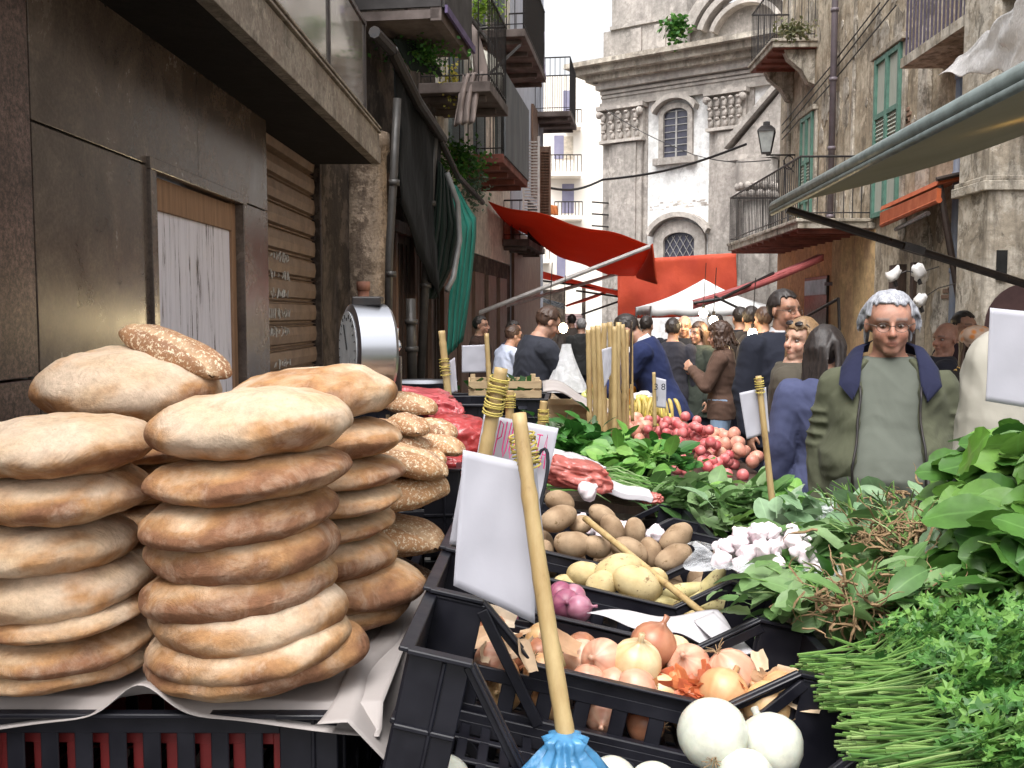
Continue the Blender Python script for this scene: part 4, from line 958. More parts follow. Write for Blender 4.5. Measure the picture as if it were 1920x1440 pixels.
for q in Q: mb = MB(); mb.tube([(q.x, q.y, 0), (q.x, q.y, ze)], .02, 8); mb.build('leg', mat('grey_metal', (.3, .3, .3), rough=.4, metal=.5), t)
# right pinkish-red awning strip
t = thing('awning', 'dusty red awning running down from the balcony to the white gazebo', 'awning', at(1450, 590, 15))
A, B = at(1545, 478, 15.5), at(1300, 568, 14.0)
mb = MB(); mb.sheet(lambda u, v: A.lerp(B, u) + Vector((.1 * v, .7 * v, .04 * v)) - Vector((0, 0, .05 * math.sin(math.pi * u))), 16, 6, .012); mb.sheet(lambda u, v: A.lerp(B, u) - Vector((0, 0, .05 * math.sin(math.pi * u) + v * .09)), 16, 2, .008)
mb.build('cloth', mat('dusty_red', (.36, .09, .09), (.26, .06, .06), scale=3, rough=.7), t, smooth=True)
mb = MB(); mb.tube([B, at(1352, 560, 14.0), at(1450, 512, 15.2)], .025, 6); mb.tube([at(1340, 556, 14), at(1400, 585, 14)], .02, 6); mb.build('arm', M_IRON, t)
# lantern on a wall bracket
lc = rx(1437, 262, .95); lc = at(1437, 262, 19.5)
t = thing('street_lantern', 'old glass street lantern on an iron bracket near the church', 'lantern', lc)
mb = MB(); mb.lathe([(.12, -.25), (.22, .15)], 4, lc, (0, 0, R(30))); mb.build('glass', mat('lantern_glass', (.45, .47, .46), rough=.15), t)
mb = MB()
for j in range(4):
    a = R(30) + j * math.pi / 2; mb.tube([lc + Vector((.125 * math.cos(a), .125 * math.sin(a), -.26)), lc + Vector((.225 * math.cos(a), .225 * math.sin(a), .15))], .012, 5)
mb.lathe([(.25, .15), (.24, .18), (.14, .26), (.10, .27), (.09, .34), (.02, .36)], 4, lc, (0, 0, R(30))); mb.lathe([(.13, -.27), (.13, -.25), (.1, -.25)], 4, lc, (0, 0, R(30))); mb.build('frame', M_IRON, t)
mb = MB(); w_ = Vector((XR, lc.y, lc.z - .3)); mb.tube([w_, lc + Vector((0, 0, -.3))], .018, 6); mb.tube([w_ + Vector((0, 0, -.35))] + [w_ + Vector((-.12 - .1 * math.cos(a), 0, -.15 + .13 * math.sin(a))) for a in np.linspace(0, 6, 14)], .012, 5); mb.build('bracket', M_IRON, t)
# overhead cables
def cable(pts, r, label, sag=.0):
    mb = MB(); P_ = []
    for a, b in zip(pts[:-1], pts[1:]):
        for q in np.linspace(0, 1, 10): p = Vector(a).lerp(Vector(b), q); p.z -= sag * math.sin(math.pi * q); P_.append(p)
    mb.tube(P_, r, 5); o = mb.build('cable', M_IRON); tag(o, label, 'cable')
cable([at(1020, 350, 22), at(1130, 337, 24), at(1400, 270, 22)], .03, 'thick black cable sagging across the lane in front of the church', .15)
cable([at(1135, 205, 30), at(1300, 290, 24), at(1445, 300, 20)], .012, 'thin grey cable crossing in front of the church window', .1)
for i, (a, b, lab) in enumerate((((1466, 235), (1650, 5), 'upper cable of the bundle climbing the right wall'), ((1466, 250), (1670, -5), 'middle cable of the bundle climbing the right wall'), ((1466, 262), (1680, 10), 'lowest cable of the bundle climbing the right wall'))):
    cable([rx(*a, .06), rx((a[0] + b[0]) / 2, (a[1] + b[1]) / 2 + 4, .05), rx(*b, .06)], .012, lab)
cable([rx(1470, 300, .05), rx(1474, 380, .05), rx(1480, 430, .05)], .02, 'cable running straight down the corner of the decayed house')
# ================================================================== BREAD STAND
ZB = 1.085
M_PLASB = mat('black_plastic', (.007, .007, .011), (.014, .014, .020), scale=14, rough=.38, bump=.15, bscale=60, bdist=.001, spec=.35)
M_PLASR = mat('red_plastic', (.20, .022, .022), (.13, .014, .014), scale=10, rough=.45)
def bar(mb, a, b, w, t):
    """bar in the local xz plane from a to b, width w, thickness t along y"""
    (x0, z0, y), (x1, z1, _) = a, b; d = math.hypot(x1 - x0, z1 - z0); ang = math.atan2(z1 - z0, x1 - x0)
    mb.box(((x0 + x1) / 2, y, (z0 + z1) / 2), (d, t, w), (0, -ang, 0))
def crate_mesh(L=.68, W=.27, H=.2, dip=.085, m=None, slot=.062, dxf=1.25):
    """open plastic crate; origin at near left top corner, x along the length, y depth, z up"""
    mb = MB(); t = .006; cw = .085
    for y in (t / 2, W - t / 2):
        sgn = -1 if y < W / 2 else 1
        for x0, x1 in ((0, cw), (L - cw, L)):
            mb.box(((x0 + x1) / 2, y, -H / 2), (x1 - x0, t, H)); mb.box(((x0 + x1) / 2, y + sgn * .008, -.003), (x1 - x0 + .004, .022, .007))
            mb.box(((x0 + x1) / 2, y + sgn * .004, -H * .55), (x1 - x0, .009, .007)); mb.box((x0 + .05, y + sgn * .004, -H / 2 - .004), (.006, .009, H - .012))
        if dip > 0:
            dx = dip * dxf
            for (xa, xb) in ((cw - .002, cw + dx), (L - cw + .002, L - cw - dx)):
                bar(mb, (xa, -.008, y), (xb, -dip - .008, y), .018, t + .004); bar(mb, (xa, -.002, y + sgn * .007), (xb, -dip - .002, y + sgn * .007), .005, .018)
            x0, x1, zt_ = cw + dx, L - cw - dx, -dip
            mb.box(((x0 + x1) / 2, y, zt_ - .017), (x1 - x0 + .01, t, .034)); mb.box(((x0 + x1) / 2, y + sgn * .007, zt_ - .002), (x1 - x0 + .01, .018, .005))
            mb.box((L / 2, y, zt_ - .036), (L - 2 * cw + .004, t + .002, .022))
        else:
            x0, x1, zt_ = cw, L - cw, 0
            mb.box((L / 2, y, -.017), (x1 - x0 + .002, t, .034)); mb.box((L / 2, y + sgn * .007, -.003), (x1 - x0, .019, .007))
        zt2 = -dip - .03
        x = cw + .012
        while x < L - cw - .008: mb.box((x, y, (zt2 - H) / 2), (.026, t - .001, H + zt2)); x += slot
        mb.box((L / 2, y, -H + .012), (L - 2 * cw + .004, t + .001, .024))
        if dip <= 0: mb.box((L / 2, y, -H * .55), (L - 2 * cw + .004, t + .001, .02))
    for x in (t / 2, L - t / 2):
        sgn = -1 if x < L / 2 else 1
        mb.box((x, W / 2, -H / 2 - .001), (t, W - 2 * t - .001, H - .004)); mb.box((x + sgn * .007, W / 2, -.003), (.021, W + .02, .0065))
        for y in np.linspace(.04, W - .04, 4): mb.box((x + sgn * .005, y, -H / 2), (.006, .006, H - .02))
        mb.box((x + sgn * .005, W / 2, -H * .55), (.009, W - .02, .008))
    x = .03
    while x < L - .02: mb.box((x, W / 2, -H + .003), (.016, W - .014, .005)); x += .034
    for y in (.06, W / 2, W - .06): mb.box((L / 2, y, -H + .0035), (L - .014, .014, .0052))
    return mb.mesh('crate', m or M_PLASB)
def add_crate(me, loc, rot, label, group=None, cat='crate'):
    o = obj('crate', me, None, loc, rot); b = o.modifiers.new('bevel', 'BEVEL'); b.width = .0015; b.segments = 1
    return tag(o, label, cat, group)
ME_CR1 = crate_mesh(.62, .42, .21, 0, slot=.05)
ME_CR1R = crate_mesh(.58, .38, .19, 0, M_PLASR, slot=.05)
crz = ZB - .012
add_crate(ME_CR1, (-.905, 1.345, crz), (0, 0, R(1)), 'black slotted crate directly under the near flatbread stacks')
add_crate(ME_CR1R, (-.88, 1.375, crz - .026), (0, 0, 0), 'red plastic crate behind the black one under the flatbreads')
add_crate(ME_CR1, (-.91, 1.345, crz - .215), (0, 0, R(-1)), 'black slotted crate, second layer down under the flatbreads')
add_crate(ME_CR1, (-.90, 2.06, crz - .004), (0, 0, R(1)), 'black slotted crate under the sesame loaves at the back of the bread stand')
add_crate(ME_CR1R, (-1.52, 1.34, crz - .01), (0, 0, 0), 'red plastic crate at the left edge of the photo under the breads')
t = thing('bread_table', 'dark wooden trestle table under the bread crates', 'table', (-.7, 1.8, 0))
mb = MB(); mb.box2((-1.5, 1.15, .63), (-.24, 2.9, .66)); mb.build('table_top', M_DWOOD, t, bevel=.004)
for x in (-1.42, -.32):
    for y in (1.22, 2.8): mb = MB(); mb.box((x, y, .315), (.05, .05, .628)); mb.build('leg', M_DWOOD, t)
# paper over the crates, with drooping edges
k = N('wrapping_paper'); mp = k.map(); a = k.noise(4, mp, 5); r = k.ramp(a, [(.3, (.33, .295, .28)), (.7, (.43, .39, .375))]); k.color(r); k.set(Roughness=.65, Specular_IOR_Level=.3); k.bump(k.noise(7, mp, 3, .4, .5), .5, .02); M_PAPER = k.m
def f(u, v):
    x = -1.02 + .80 * u; y = 1.33 + .78 * v; z = ZB - .004 + .006 * nz((x * 5, y * 5, 0)) + (.018 * math.exp(-((x + .565) / .045) ** 2) * math.exp(-v * 9))
    if v < .04: z -= .022 - .014 * math.sin(x * 9) - .03 * math.exp(-((x + .565) / .05) ** 2); y += .0
    return Vector((x, y, z))
mb = MB(); mb.sheet(f, 90, 60, .001); o = mb.build('wrapping_paper', M_PAPER, smooth=True); tag(o, 'wrinkled pale brown paper spread under the flatbread stacks', 'paper')
def f(u, v):   # the sheet hanging down over the right side
    y = 1.29 + .62 * u + .05 * v; drop = v * (.14 + .30 * (1 - abs(u - .28) * 1.25))
    x = -.30 + .075 * min(1, v * 3) + .03 * v + .016 * math.sin(u * 13 + v * 3) * (.3 + v); z = ZB + .001 - max(0, drop - .05) - .004 * math.cos(u * 9)
    y += .05 * v * math.sin(u * 3); return Vector((x + .03 * u, y, z))
mb = MB(); mb.sheet(f, 50, 40, .001); o = mb.build('wrapping_paper', M_PAPER, smooth=True); tag(o, 'pale brown paper sheet hanging over the right side of the bread crates', 'paper')

# ------------------------------------------------------------------ breads
k = N('flatbread_crust'); at_ = k.n('ShaderNodeAttribute'); at_.attribute_name = 'tint'; mp = k.map(rand=True)
fl = k.noise(17, mp, 9, .72, .6); ff = k.ramp(fl, [(.48, 0.0), (.64, .38)]); g_ = k.ramp(k.noise(60, mp, 8, .75), [(.3, .70), (.68, 1.14)]); m1 = k.mix(1.0, at_, g_, 'MULTIPLY'); m2 = k.mix(ff, m1, (.62, .48, .36)); bl = k.ramp(k.noise(34, mp, 5, .6), [(.68, 0.0), (.76, .6)]); m3 = k.mix(bl, m2, (.20, .10, .055)); k.color(m3)
k.set(Roughness=.8, Specular_IOR_Level=.2); b1 = k.bump(k.noise(11, mp, 8, .68, .8), .75, .014); b2 = k.n('ShaderNodeBump'); b2.inputs['Strength'].default_value = .4; b2.inputs['Distance'].default_value = .002; k.l(k.noise(130, mp, 6, .7), 0, b2, 'Height'); k.l(b1, 0, b2, 'Normal'); k.l(b2, 0, k.p, 'Normal'); M_BREAD = k.m
M_SESAME = tinted('sesame_crust', rough=.6, spec=.35, bump=.5, bscale=260, bdist=.002, speck=((.72, .62, .45), 150, .54))
PALE = np.array((.56, .39, .235)); GOLD = np.array((.44, .235, .105)); BRN = np.array((.25, .12, .065)); FLOUR = np.array((.63, .485, .36))
def bread_mesh(seed, rx_, ry_, h, brown=.4, lift=.0, pale=.5, fold=0.0, nu=72, nv=34):
    mb = MB()
    def fn(v):
        x, y, z = v.x / rx_, v.y / ry_, v.z / (h / 2); r = math.hypot(x, y)
        rr = 1 + .085 * nz((math.atan2(y, x) * .8, 0, 0), 1, seed) + .02 * nz((x * 3, y * 3, z), 1, seed + 4)
        k_ = r ** .74 / max(r, 1e-4) if r > 1e-4 else 1
        zz = math.copysign(abs(z) ** 1.12, z) * (1.10 if z > 0 else .80) + .16 * nz((x * 1.1, y * 1.1, 0), 1, seed + 31) * (1 - abs(z)) + .10 * nz((math.atan2(y, x) * 1.4, 0, 0), 1, seed + 37) * r
        zz += .17 * fbm((x * 1.5, y * 1.5, 0), 1, seed) * (1 - r * r * .5) + .07 * nz((x * 5, y * 5, z * 2), 1, seed + 2)
        zz += lift * (x * x) - fold * math.exp(-((x - .2) / .12) ** 2)
        return Vector((x * k_ * rr * rx_, y * k_ * rr * ry_, zz * h / 2))
    mb.ell((0, 0, 0), (rx_, ry_, h / 2), None, nu, nv, fn=fn); me = mb.mesh('flatbread', M_BREAD, True)
    def cf(a):
        out = np.empty_like(a)
        for i, (x, y, z) in enumerate(a):
            zz = z / (h / 2); r = math.hypot(x / rx_, y / ry_)
            side = max(0, min(1, (r - .72) / .3)); n1 = fbm((x * 9, y * 9, z * 14), 1, seed + 7); n2 = fbm((x * 24, y * 24, z * 40), 1, seed + 11)
            b = (brown + .07) * (.65 + .75 * side) + .75 * n1 + .30 * n2 - (.22 if zz > .35 else 0) + .22 * side * max(0, 1 - abs(zz + .25) / .5) * (1 + 2 * n1)
            b = max(0, min(1, b)); w = max(0, min(1, pale * .9 + .8 * nz((x * 14, y * 14, z * 30), 1, seed + 20)))
            c = PALE * (1 - w) + FLOUR * w
            c = c * (1 - min(1, b * 2)) + GOLD * min(1, b * 2) if b < .5 else GOLD * (2 - 2 * b) + BRN * (2 * b - 1)
            out[i] = c
        return out
    vcolor(me, cf); return me
ordw = ['topmost', 'second', 'third', 'fourth', 'fifth', 'sixth', 'seventh', 'eighth', 'ninth']
def stack(rows, D, rx_, ry_, gname, sd, order):
    """rows: (left px, right px, top py, bottom py, brown, pale, tilt) from top to bottom, at depth D"""
    n = len(rows)
    for i, (xl, xr, yt, yb, br, pl, look) in enumerate(rows):
        cx = at((xl + xr) / 2, (yt + yb) / 2, D); w = (at(xr, yb, D) - at(xl, yb, D)).length / 2
        h = (at(xl, yt, D).z - at(xl, yb, D).z) * 1.0
        rg = random.Random(sd * 31 + i); cx.z = max(cx.z, ZB + h * .50)
        me = bread_mesh(sd * 13 + i * 7 + 1, w * .985 * rg.uniform(.97, 1.02), ry_ * rg.uniform(.93, 1.03), h * 1.09, br, lift=rg.uniform(-.05, .12), pale=pl)
        o = obj('flatbread', me, None, cx, (R(rg.uniform(-2, 2)), R(rg.uniform(-2.5, 2.5) - order * 1.2), R(rg.uniform(-12, 12))))
        pos = 'bottom' if i == n - 1 else (ordw[i] + ('' if i == 0 else ' from top'))
        tag(o, f'{look} flatbread, {pos} of the {gname} stack', 'bread', 'flat round breads stacked on the bread stand')
# left stack A, middle stack B, rear right stack C
stack([(-70, 300, 787, 893, .22, .7, 'thick pale domed'), (-60, 285, 880, 974, .30, .5, 'smooth golden'), (-80, 258, 972, 1074, .12, .7, 'pale cream cracked'), (-90, 272, 1043, 1153, .12, .7, 'wide pale tilted'), (-40, 280, 1112, 1170, .2, .5, 'thin pale'), (-70, 288, 1160, 1236, .60, .2, 'brown mottled'), (-60, 285, 1226, 1297, .18, .6, 'creamy yellow')], 1.46, .14, .145, 'left', 1, 1)
stack([(286, 660, 743, 866, .24, .75, 'high domed floury'), (276, 664, 850, 937, .62, .15, 'brown crusted'), (266, 636, 922, 1012, .70, .1, 'chestnut brown'), (275, 645, 968, 1092, .62, .3, 'brown blotched'), (272, 645, 1038, 1156, .55, .25, 'reddish gold'), (280, 652, 1090, 1222, .10, .85, 'pale creamy'), (282, 662, 1152, 1257, .2, .6, 'thin pale gold'), (286, 690, 1212, 1318, .50, .35, 'wide half browned')], 1.43, .14, .14, 'front middle', 2, 3)
stack([(425, 742, 700, 800, .34, .6, 'big domed golden'), (470, 756, 792, 866, .28, .6, 'soft pale gold'), (480, 757, 858, 917, .52, .2, 'tan brown'), (470, 752, 908, 962, .30, .3, 'thin yellow gold'), (450, 744, 955, 1004, .34, .3, 'thin golden'), (450, 755, 998, 1086, .50, .45, 'dusty brown'), (470, 797, 1058, 1140, .42, .4, 'jutting brown edged'), (460, 764, 1126, 1192, .55, .25, 'dark tan'), (450, 772, 1150, 1224, .50, .3, 'golden brown')], 1.70, .15, .15, 'rear right', 3, 2)
stack([(78, 408, 668, 800, .22, .85, 'very wide floury blistered'), (90, 400, 795, 870, .4, .4, 'half hidden golden'), (80, 395, 865, 940, .4, .4, 'hidden tan'), (80, 400, 935, 1010, .4, .4, 'hidden golden'), (85, 400, 1005, 1080, .4, .4, 'hidden brown'), (85, 395, 1075, 1165, .4, .4, 'hidden pale')], 1.80, .165, .15, 'rear left', 4, 0)
# sesame loaves
def sesame_mesh(seed, rx_, ry_, h, bakes=.5, split=True):
    mb = MB()
    def fn(v):
        x, y, z = v.x / rx_, v.y / ry_, v.z / (h / 2); r = math.hypot(x, y); k_ = r ** .7 / max(r, 1e-4) if r > 1e-4 else 1
        zz = z * (1 if z > 0 else .6) + .12 * fbm((x * 2, y * 2, z), 1, seed) - (.32 * math.exp(-((y + .35 + .25 * x) / .11) ** 2) if split and z > 0 else 0)
        return Vector((x * k_ * rx_, y * k_ * ry_ * (1 + .04 * nz((x * 3, 0, 0), 1, seed)), zz * h / 2))
    mb.ell((0, 0, 0), (rx_, ry_, h / 2), None, 64, 30, fn=fn); me = mb.mesh('sesame_loaf', M_SESAME, True)
    def cf(a):
        out = np.empty_like(a)
        for i, (x, y, z) in enumerate(a):
            g_ = math.exp(-((y / ry_ + .35 + .25 * x / rx_) / .14) ** 2) if split else 0; b = max(0, min(1, bakes + .5 * fbm((x * 12, y * 12, z * 12), 1, seed)))
            c = GOLD * (1 - b) + BRN * b; out[i] = c * (1 - g_ * .7) + PALE * (g_ * .7)
        return out
    vcolor(me, cf); return me
def loaf(px, py, D, w, d_, h, label, seed, rot=(0, 0, 0), bakes=.5, group=None, name='sesame_loaf'):
    o = obj(name, sesame_mesh(seed, w / 2, d_ / 2, h, bakes), None, at(px, py, D), rot); return tag(o, label, 'bread', group)
loaf(328, 662, 1.80, .245, .10, .068, 'long split sesame loaf lying on the highest rear flatbread', 41, (R(8), R(20), R(-12)), .55)
loaf(752, 868, 1.97, .20, .22, .078, 'sesame topped round loaf, uppermost at the right end of the bread stand', 42, (0, R(14), R(20)), .4)
loaf(728, 921, 1.98, .29, .24, .095, 'large glossy round sesame loaf under the uppermost one', 43, (0, R(-2), R(60)), .15)
loaf(715, 1006, 1.98, .275, .24, .09, 'third sesame loaf down, with a green gold crust', 44, (0, R(6), R(10)), .3)
loaf(700, 1085, 1.98, .27, .24, .085, 'lowest dark seeded loaf of the right end pile', 45, (0, R(8), R(10)), .75)
for i, (px, py, D, w, h, rz, lab) in enumerate(((762, 760, 2.35, .16, .06, -8, 'pale split roll on top of the rear roll pile'), (712, 810, 2.15, .10, .06, 20, 'sesame roll at the left of the rear roll pile'), (765, 800, 2.2, .12, .055, -35, 'dusty sesame roll below the top roll'), (815, 808, 2.3, .12, .06, -20, 'yellow brown roll in the middle of the rear pile'), (768, 835, 2.2, .10, .05, 10, 'small dark roll wedged between sesame rolls'), (828, 838, 2.25, .12, .055, -15, 'lumpy brown roll at the lower right of the rear pile'), (735, 850, 2.2, .11, .05, 30, 'roll half hidden behind the sesame loaves'), (790, 858, 2.2, .12, .05, 0, 'hidden roll at the base of the rear pile'))):
    loaf(px, py, D, w, w * .62, h, lab, 60 + i, (R(5), R(8), R(rz)), .45, 'small rolls piled behind the big breads', 'bread_roll')
t_ = add_crate(ME_CR1, (-.80, 2.27, at(760, 862, 2.25).z - .03), (0, 0, R(4)), 'black crate carrying the pile of small rolls')

# ================================================================== SCALE AND BITS BEHIND
k = N('brushed_steel'); mp = k.map((1, 1, 40)); k.color((.55, .56, .60)); k.set(Metallic=1, Roughness=.28); k.bump(k.noise(12, mp, 3), .03, .001); M_STEEL = k.m
t = thing('dial_scale', 'round steel dial weighing scale standing behind the flatbreads', 'scale', at(690, 740, 2.35))
cs = at(676, 655, 2.35); r_ = .108
rot = Euler((0, R(90), R(24))).to_matrix()      # axis points left and towards the bread
mb = MB(); mb.lathe([(r_ * .9, -.050), (r_, -.044), (r_, .040), (r_ * .93, .048), (.02, .05)], 48, cs + Vector((.02, 0, 0)), rot, fn=lambda v: Vector((v.x * 1.02, v.y, v.z))); mb.build('drum', M_STEEL, t, auto=True)
mb = MB(); mb.lathe([(r_ * .86, -.053), (r_ * .86, -.051)], 40, cs + Vector((.02, 0, 0)), rot); dl = mb.build('dial', mat('dial_face', (.35, .36, .37), (.25, .26, .27), scale=20, rough=.2), t, smooth=False)
mb = MB(); ax = rot @ Vector((0, 0, 1)); up = rot @ Vector((-1, 0, 0)); sd_ = rot @ Vector((0, 1, 0)); cc = cs + Vector((.02, 0, 0)) - ax * .0545
for j in range(24): a = 2 * math.pi * j / 24; d_ = up * math.cos(a) + sd_ * math.sin(a); mb.tube([cc + d_ * .078, cc + d_ * (.087 if j % 4 else .07)], .0012, 4)
mb.tube([cc, cc + up * .06 + sd_ * .03], .002, 4); mb.build('dial_marks', M_BLACK, dl)
mb = MB(); b = at(690, 735, 2.4); mb.lathe([(.10, 0), (.10, .03), (.05, .05), (.045, .2)], 24, (b.x, b.y, ZB)); mb.build('base', M_STEEL, t, auto=True)
mb = MB(); mb.box(cs + Vector((0.02, 0, .118)), (.07, .06, .022)); mb.build('top_cap', M_IRON, t, bevel=.004)
t = thing('clamp_post', 'dark post with a shiny chrome clamp beside the steel scale', 'post', at(738, 740, 2.45))
mb = MB(); mb.box2((at(731, 700, 2.45).x, 2.44, ZB - .3), (at(752, 700, 2.45).x, 2.47, at(740, 668, 2.45).z)); mb.build('post', M_DARKMETAL, t, bevel=.003)
mb = MB(); a = at(733, 612, 2.45); b = at(747, 665, 2.45); mb.box2((a.x, 2.43, b.z), (b.x, 2.46, a.z)); mb.lathe([(.014, -.012), (.018, 0), (.014, .012)], 16, at(741, 648, 2.43), (R(90), 0, 0)); mb.build('clamp', mat('chrome', (.7, .7, .72), rough=.12, metal=1), t, bevel=.005)
# red and pink plastic bags
def bagmat(name, c, tr=.3, rough=.22):
    if name in MC: return MC[name]
    k = N(name); mp = k.map(rand=True); a = k.noise(16, mp, 6, .6, .8); r = k.ramp(a, [(.35, tuple(x * .75 for x in c)), (.6, c), (.72, tuple(min(1, x + .35) for x in c))]); k.color(r); k.set(Roughness=rough, Specular_IOR_Level=.6)
    k.bump(k.noise(22, mp, 4, .5, 1.0), .7, .01); tn = k.n('ShaderNodeBsdfTranslucent'); k.l(r, 0, tn, 0); ms = k.n('ShaderNodeMixShader'); ms.inputs[0].default_value = tr
    k.l(k.p, 0, ms, 1); k.l(tn, 0, ms, 2); k.l(ms, 0, k.out, 'Surface'); MC[name] = k.m; return k.m
M_PINKBAG = bagmat('pink_bag', (.62, .12, .13)); M_REDBAG = bagmat('red_bag', (.50, .06, .06)); M_BLUEBAG = bagmat('blue_bag', (.10, .34, .62), .3); M_WBAG = bagmat('white_bag', (.72, .72, .74), .3)
def bag(c, r, label, m, seed, rot=(0, 0, 0), name='plastic_bag', cat='bag', amp=.22, nu=90, nv=50):
    mb = MB()
    def fn(v):
        n_ = Vector((v.x / r[0], v.y / r[1], v.z / r[2])); k_ = 1 + amp * fbm(n_, 1.6, seed) + amp * .5 * nz(n_, 5, seed); return Vector((math.copysign(abs(n_.x) ** .7, n_.x) * r[0], math.copysign(abs(n_.y) ** .7, n_.y) * r[1], math.copysign(abs(n_.z) ** .8, n_.z) * r[2])) * k_
    mb.ell((0, 0, 0), r, None, nu, nv, fn=fn); o = obj(name, mb.mesh(name, m, True), None, c, rot); return tag(o, label, cat)
bag(at(790, 752, 2.75), (.105, .10, .035), 'pink plastic bag of bread rolls behind the roll pile', M_PINKBAG, 3, (0, R(8), 0))
bag(at(835, 775, 2.7), (.05, .06, .04), 'small pink bag end at the right of the pink bag', M_PINKBAG, 5, (0, R(20), 0))
bag(at(858, 822, 2.55), (.085, .10, .065), 'bright red printed packet beside the bread rolls', M_REDBAG, 8, (0, R(4), 0), 'packet', 'packet', .10)
bag(at(840, 868, 2.5), (.10, .10, .035), 'red packet lying beneath the bright red printed one', M_REDBAG, 11, (0, 0, 0), 'packet', 'packet', .10)
t_ = add_crate(ME_CR1, (-.775, 2.72, at(840, 890, 2.5).z - .012), (0, 0, R(2)), 'black crate carrying the red packets')
# metal bowl
mb = MB(); c = at(790, 716, 3.1); mb.lathe([(.02, -.055), (.06, -.05), (.10, -.015), (.115, 0), (.118, .002), (.108, -.003), (.06, -.045), (.01, -.05)], 32, c); o = mb.build('metal_bowl', M_STEEL, smooth=True); tag(o, 'shallow steel bowl behind the pink bag', 'bowl')
mb = MB(); mb.box2((c.x - .2, 3.0, 0), (c.x + .16, 3.3, c.z - .06)); o = mb.build('crate_stack', M_PLASB, bevel=.01); 
bpy.data.objects.remove(o)
me_small = crate_mesh(.5, .3, .16, 0, M_PLASB)
for i in range(7): add_crate(me_small, (c.x - .27, 2.98, c.z - .06 - i * .165), (0, 0, R((i % 3 - 1) * 1.5)), ('top' if i == 0 else ordw[i]) + ' black crate down in the stack under the steel bowl', 'black crates stacked behind the bread stand')
c2 = at(905, 742, 4.6)
for i in range(6): add_crate(me_small, (c2.x - .2, 4.45, c2.z - i * .165), (0, 0, R((i % 3 - 1) * 2)), ('top' if i == 0 else ordw[i]) + ' black crate down in the stack under the small wooden crate', 'black crates stacked by the vendor')
M_CRWOOD = mat('crate_wood', (.46, .34, .20), (.34, .24, .14), scale=5, rough=.8, bump=.3, stretch=(1, 1, 7))
def wood_crate(c, d, rz, label, name='wooden_crate'):
    t = thing(name, label, 'crate', c, rz); L, W, H = d
    mb = MB()
    for z in (H * .22, H * .72):
        for y in (-W / 2, W / 2): mb.box((0, y, z), (L, .008, H * .38))
        for x in (-L / 2, L / 2): mb.box((x, 0, z), (.008, W - .012, H * .38))
    mb.build('side_slats', M_CRWOOD, t, world=False)
    mb = MB()
    for x in (-1, 1):
        for y in (-1, 1): mb.box((x * (L / 2 - .018), y * (W / 2 - .018), H * .55), (.024, .024, H * 1.1))
    mb.build('corner_posts', M_CRWOOD, t, world=False)
    mb = MB(); mb.box((0, 0, .006), (L - .02, W - .02, .008)); mb.build('base', M_CRWOOD, t, world=False); return t
wood_crate(at(945, 742, 4.7) , (.34, .3, .09), R(4), 'small wooden crate with dark greens beside the blank grey card')
foliage('greens_bunch', at(945, 725, 4.7), (.14, .12, .03), 200, .06, leafmat('dark_leaf', (.03, .09, .02), (.02, .05, .015)), 'dark greens lying in the small wooden crate', 'vegetables', seed=31)
wood_crate(at(1085, 792, 5.9), (.55, .4, .14), R(-3), 'long wooden crate in front of the leaning dark jacketed vendor')
mb = MB(); a = at(1018, 730, 5.6); b = at(1140, 765, 5.6); mb.sheet(lambda u, v: Vector((a.x + (b.x - a.x) * u, 5.5 + .55 * v, a.z + (b.z - a.z) * u + .03 * math.sin(u * 6) + .02 * v)), 16, 8, .012); o = mb.build('newspaper', M_PAPER, smooth=True); tag(o, 'grey paper lining lying over the long wooden crate', 'paper')

# ================================================================== SLOPING ROW OF BLACK CRATES
SL = math.atan(.22); ZH = 1.19
def zhi(X): return ZH - .22 * (X + .1)
ME_SL = crate_mesh(.70, .275, .20, .085); ME_SL0 = crate_mesh(.70, .275, .20, .165, dxf=.78)
rows = [1.262, 1.545, 1.822, 2.098, 2.375, 2.70, 3.02]
labs = ['nearest black crate of the sloping row, holding white onions', 'black crate of golden and pink onions, second of the sloping row', 'black crate with red onions and white paper, third of the sloping row', 'black crate of pale yellow potatoes, fourth of the sloping row', 'black crate of brown potatoes, fifth of the sloping row', 'black crate of garlic under the red net, sixth of the sloping row', 'black crate with white trays, farthest of the sloping row']
for i, y in enumerate(rows):
    add_crate(ME_SL if i else ME_SL0, (-.165, y, zhi(-.165) - (0, 0, 0, .005, .015, .045, .065)[i]), (R(-2), SL, R(-1.0)), labs[i], 'black crates in the sloping display row')
    if i < 3: add_crate(ME_SL, (-.165 - .045, y, zhi(-.165) - .212), (0, SL, R(-1.0)), 'empty black crate supporting the ' + ['white onion', 'golden onion', 'red onion'][i] + ' crate', 'black crates underneath the sloping row')
def S(x, y, h=0):       # point above the display slope; h from the high rim
    return Vector((x, y, zhi(x) + h))
t = thing('stall_table', 'dark wooden stall frame under the sloping crates and greens', 'stall', (.4, 4, 0))
mb = MB(); mb.hexa([S(-.12, 1.3, -.47), S(.9, 1.3, -.47), S(.9, 3.4, -.47), S(-.12, 3.4, -.47)], (0, 0, -.025)); mb.hexa([(.53, .8, .86), (1.12, .8, .84), (1.12, 3.5, .84), (.53, 3.5, .86)], (0, 0, -.025)); mb.hexa([(.0, 3.5, .98), (1.1, 3.5, .88), (1.1, 9.2, .88), (.0, 9.2, .98)], (0, 0, -.03))
mb.build('table_top', M_DWOOD, t)
